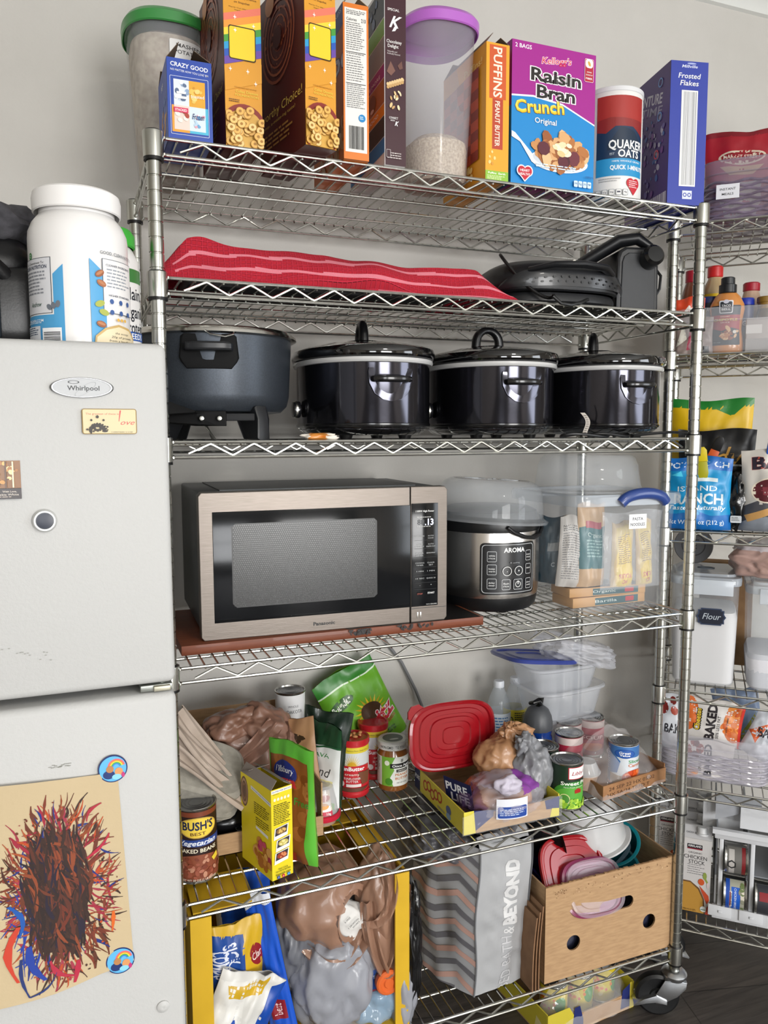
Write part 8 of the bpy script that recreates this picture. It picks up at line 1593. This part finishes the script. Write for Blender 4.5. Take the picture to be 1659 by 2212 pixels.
for (x, y, lab) in ((.073, .045, 'front KIRKLAND organic chicken stock carton on the lowest shelf of the corner rack'), (.073, .118, 'chicken stock carton directly behind the front KIRKLAND one'), (.073, .191, 'third chicken stock carton in the row behind the front one'), (-.002 + .0, .175, 'stock carton at the left, showing its side, behind the rack post'), (.073, .264, 'rearmost chicken stock carton of the row')):
    if sc0 is None:
        t = th('stock_carton', lab, 'carton', P2(x, y, z1), RA, 'stock cartons on the corner rack'); w, d, h = .071, .066, .205
        m = MB(); m.box(0, 0, 0, w, d, h, M('#cbc9c8', .4, coat=.2), .001); m.prism([(0, 0), (w, 0), (w, d * .5), (0, d * .5)], 0, .001, M('#cbc9c8', .4, coat=.2), mp=lambda a, b, c: (a, b, h + c)); m.prism([(0, h), (d, h), (d * .55, h + .024), (d * .45, h + .024)], 0, w, M('#c4c4c6', .4), mp=lambda a, b, c: (c, a, b)); stock(Art(m, fplane((0, 0, 0), (1, 0, 0), (0, 0, 1), w, h), w, h)); A = Art(m, fplane((0, 0, h), (1, 0, 0), (0, .45 * d, .024), w, .035), w, .035); A.T('CHICKEN STOCK', .35, .5, .14, '#3a3a40', w=.5); b_ = m.obj('carton_body', t)
        m = MB(); m.lathe([(0, 0), (.0155, 0), (.0155, .004), (.0125, .005), (.0125, .018), (.011, .020), (0, .020)], M('#d4d6d8', .4), n=28); m.xf(0, Matrix.Translation((w * .66, d * .22, h + .008)) @ Matrix.Rotation(math.radians(-12), 4, 'X')); c_ = m.obj('screw_cap', t); sc0 = (t, [b_, c_])
    else:
        t = sc0[0].copy(); COL.objects.link(t); t.location = P2(x, y, z1); t['label'] = lab
        for ch in sc0[1]: q = ch.copy(); COL.objects.link(q); q.parent = t
# white plastic can dispenser
WP = M('#d2d4d8', .4, coat=.1)
t = th('can_rack', 'white plastic can dispenser rack beside the chicken stock cartons', 'can rack', P2(.150, .030, z1), RA)
m = MB(); RW = .34
m.box(0, 0, .004, RW, .008, .040, WP, .001); m.obj('front_rail', t); m = MB(); m.box(0, 0, .225, RW, .008, .240, WP, .001)
m.box(-.006, -.006, .240, RW, .008, .252, WP)
m.obj('front_rail', t)
for k in range(4):
    m = MB(); x = .012 + k * .075; m.box(x, .001, .03, x + .010, .010, .245, WP, .001); m.obj('upright', t)
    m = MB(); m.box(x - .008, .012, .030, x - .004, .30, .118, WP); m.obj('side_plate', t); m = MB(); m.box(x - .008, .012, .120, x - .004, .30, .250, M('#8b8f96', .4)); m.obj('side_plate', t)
    m = MB(); m.box(x - .022, -.004, .012, x + .034, .0, .042, WP, .001); m.box(x + .003, -.007, .024, x + .012, -.004, .030, WP, .0005); m.obj('clip_plate', t)
for k in range(3):
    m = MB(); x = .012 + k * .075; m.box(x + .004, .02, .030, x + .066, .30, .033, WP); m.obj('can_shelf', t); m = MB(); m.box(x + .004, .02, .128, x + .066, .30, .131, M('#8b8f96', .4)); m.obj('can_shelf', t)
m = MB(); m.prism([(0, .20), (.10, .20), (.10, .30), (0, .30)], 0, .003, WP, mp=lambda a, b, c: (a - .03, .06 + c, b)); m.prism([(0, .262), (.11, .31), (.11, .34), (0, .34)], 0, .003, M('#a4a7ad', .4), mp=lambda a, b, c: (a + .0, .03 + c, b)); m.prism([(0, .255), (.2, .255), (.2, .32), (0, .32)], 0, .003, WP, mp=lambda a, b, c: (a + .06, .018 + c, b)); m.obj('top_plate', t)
def cb(A): A.R(0, 0, 1, 1, '#a8a898'); A.R(0, 0, 1, .22, '#1a4aa8'); A.R(.2, .3, .8, .78, '#1a5ac0'); A.T('CHICKEN BREAST', .5, .52, .12, '#d8e4f4', w=.55, b=.02); A.R(.3, .2, .7, .34, '#d8d8d8'); A.R(.32, .21, .68, .27, '#8a1a24'); A.T('KIRKLAND', .5, .3, .08, '#222', w=.3); A.C(14, (.5, .88, .4, .1), (.004, .008), ['#6a7a4a', '#d8d0c0', '#8a8a78'], 4)
def lying(label, x, z, r, h, art, col, gp):
    t = th('food_can', label, 'can', P2(x, .050, z), RA, gp); m = MB(); m.lathe([(0, .001), (r - .002, .001), (r, 0), (r, .004), (r - .001, .006), (r - .001, h - .006), (r, h - .004), (r, h), (r - .003, h - .002), (0, h - .003)], TIN, n=40); k = m.mark()
    art(Art(m, fcyl((0, 0), r - .0006, .006, h - .012, -90, 150), r * 2.6, h - .012, su=16)); m.xf(0, Matrix.Translation((-h / 2, 0, r)) @ Matrix.Rotation(PI / 2, 4, 'Y')); m.obj('tin_body', t)
lying('KIRKLAND chicken breast can lying in the lower row of the white rack', .203, z1 + .034, .042, .056, cb, '', 'cans in the white rack')
lying('grey can with a recycling mark lying in the upper row of the white rack', .203, z1 + .132, .038, .056, lambda A: (A.R(0, 0, 1, 1, '#6a6864'), A.R(.1, .1, .9, .4, '#b8b4b0'), A.ring(.5, .25, .12, .35, '#2a2a2a', n=6), A.R(0, .8, 1, 1, '#7a1c20')), '', 'cans in the white rack')
lying('dark can in the middle row slot at the right of the white rack', .278, z1 + .034, .042, .056, lambda A: (A.R(0, 0, 1, 1, '#35363c'), A.R(.2, .1, .4, .8, '#8a1c24')), '', 'cans in the white rack')
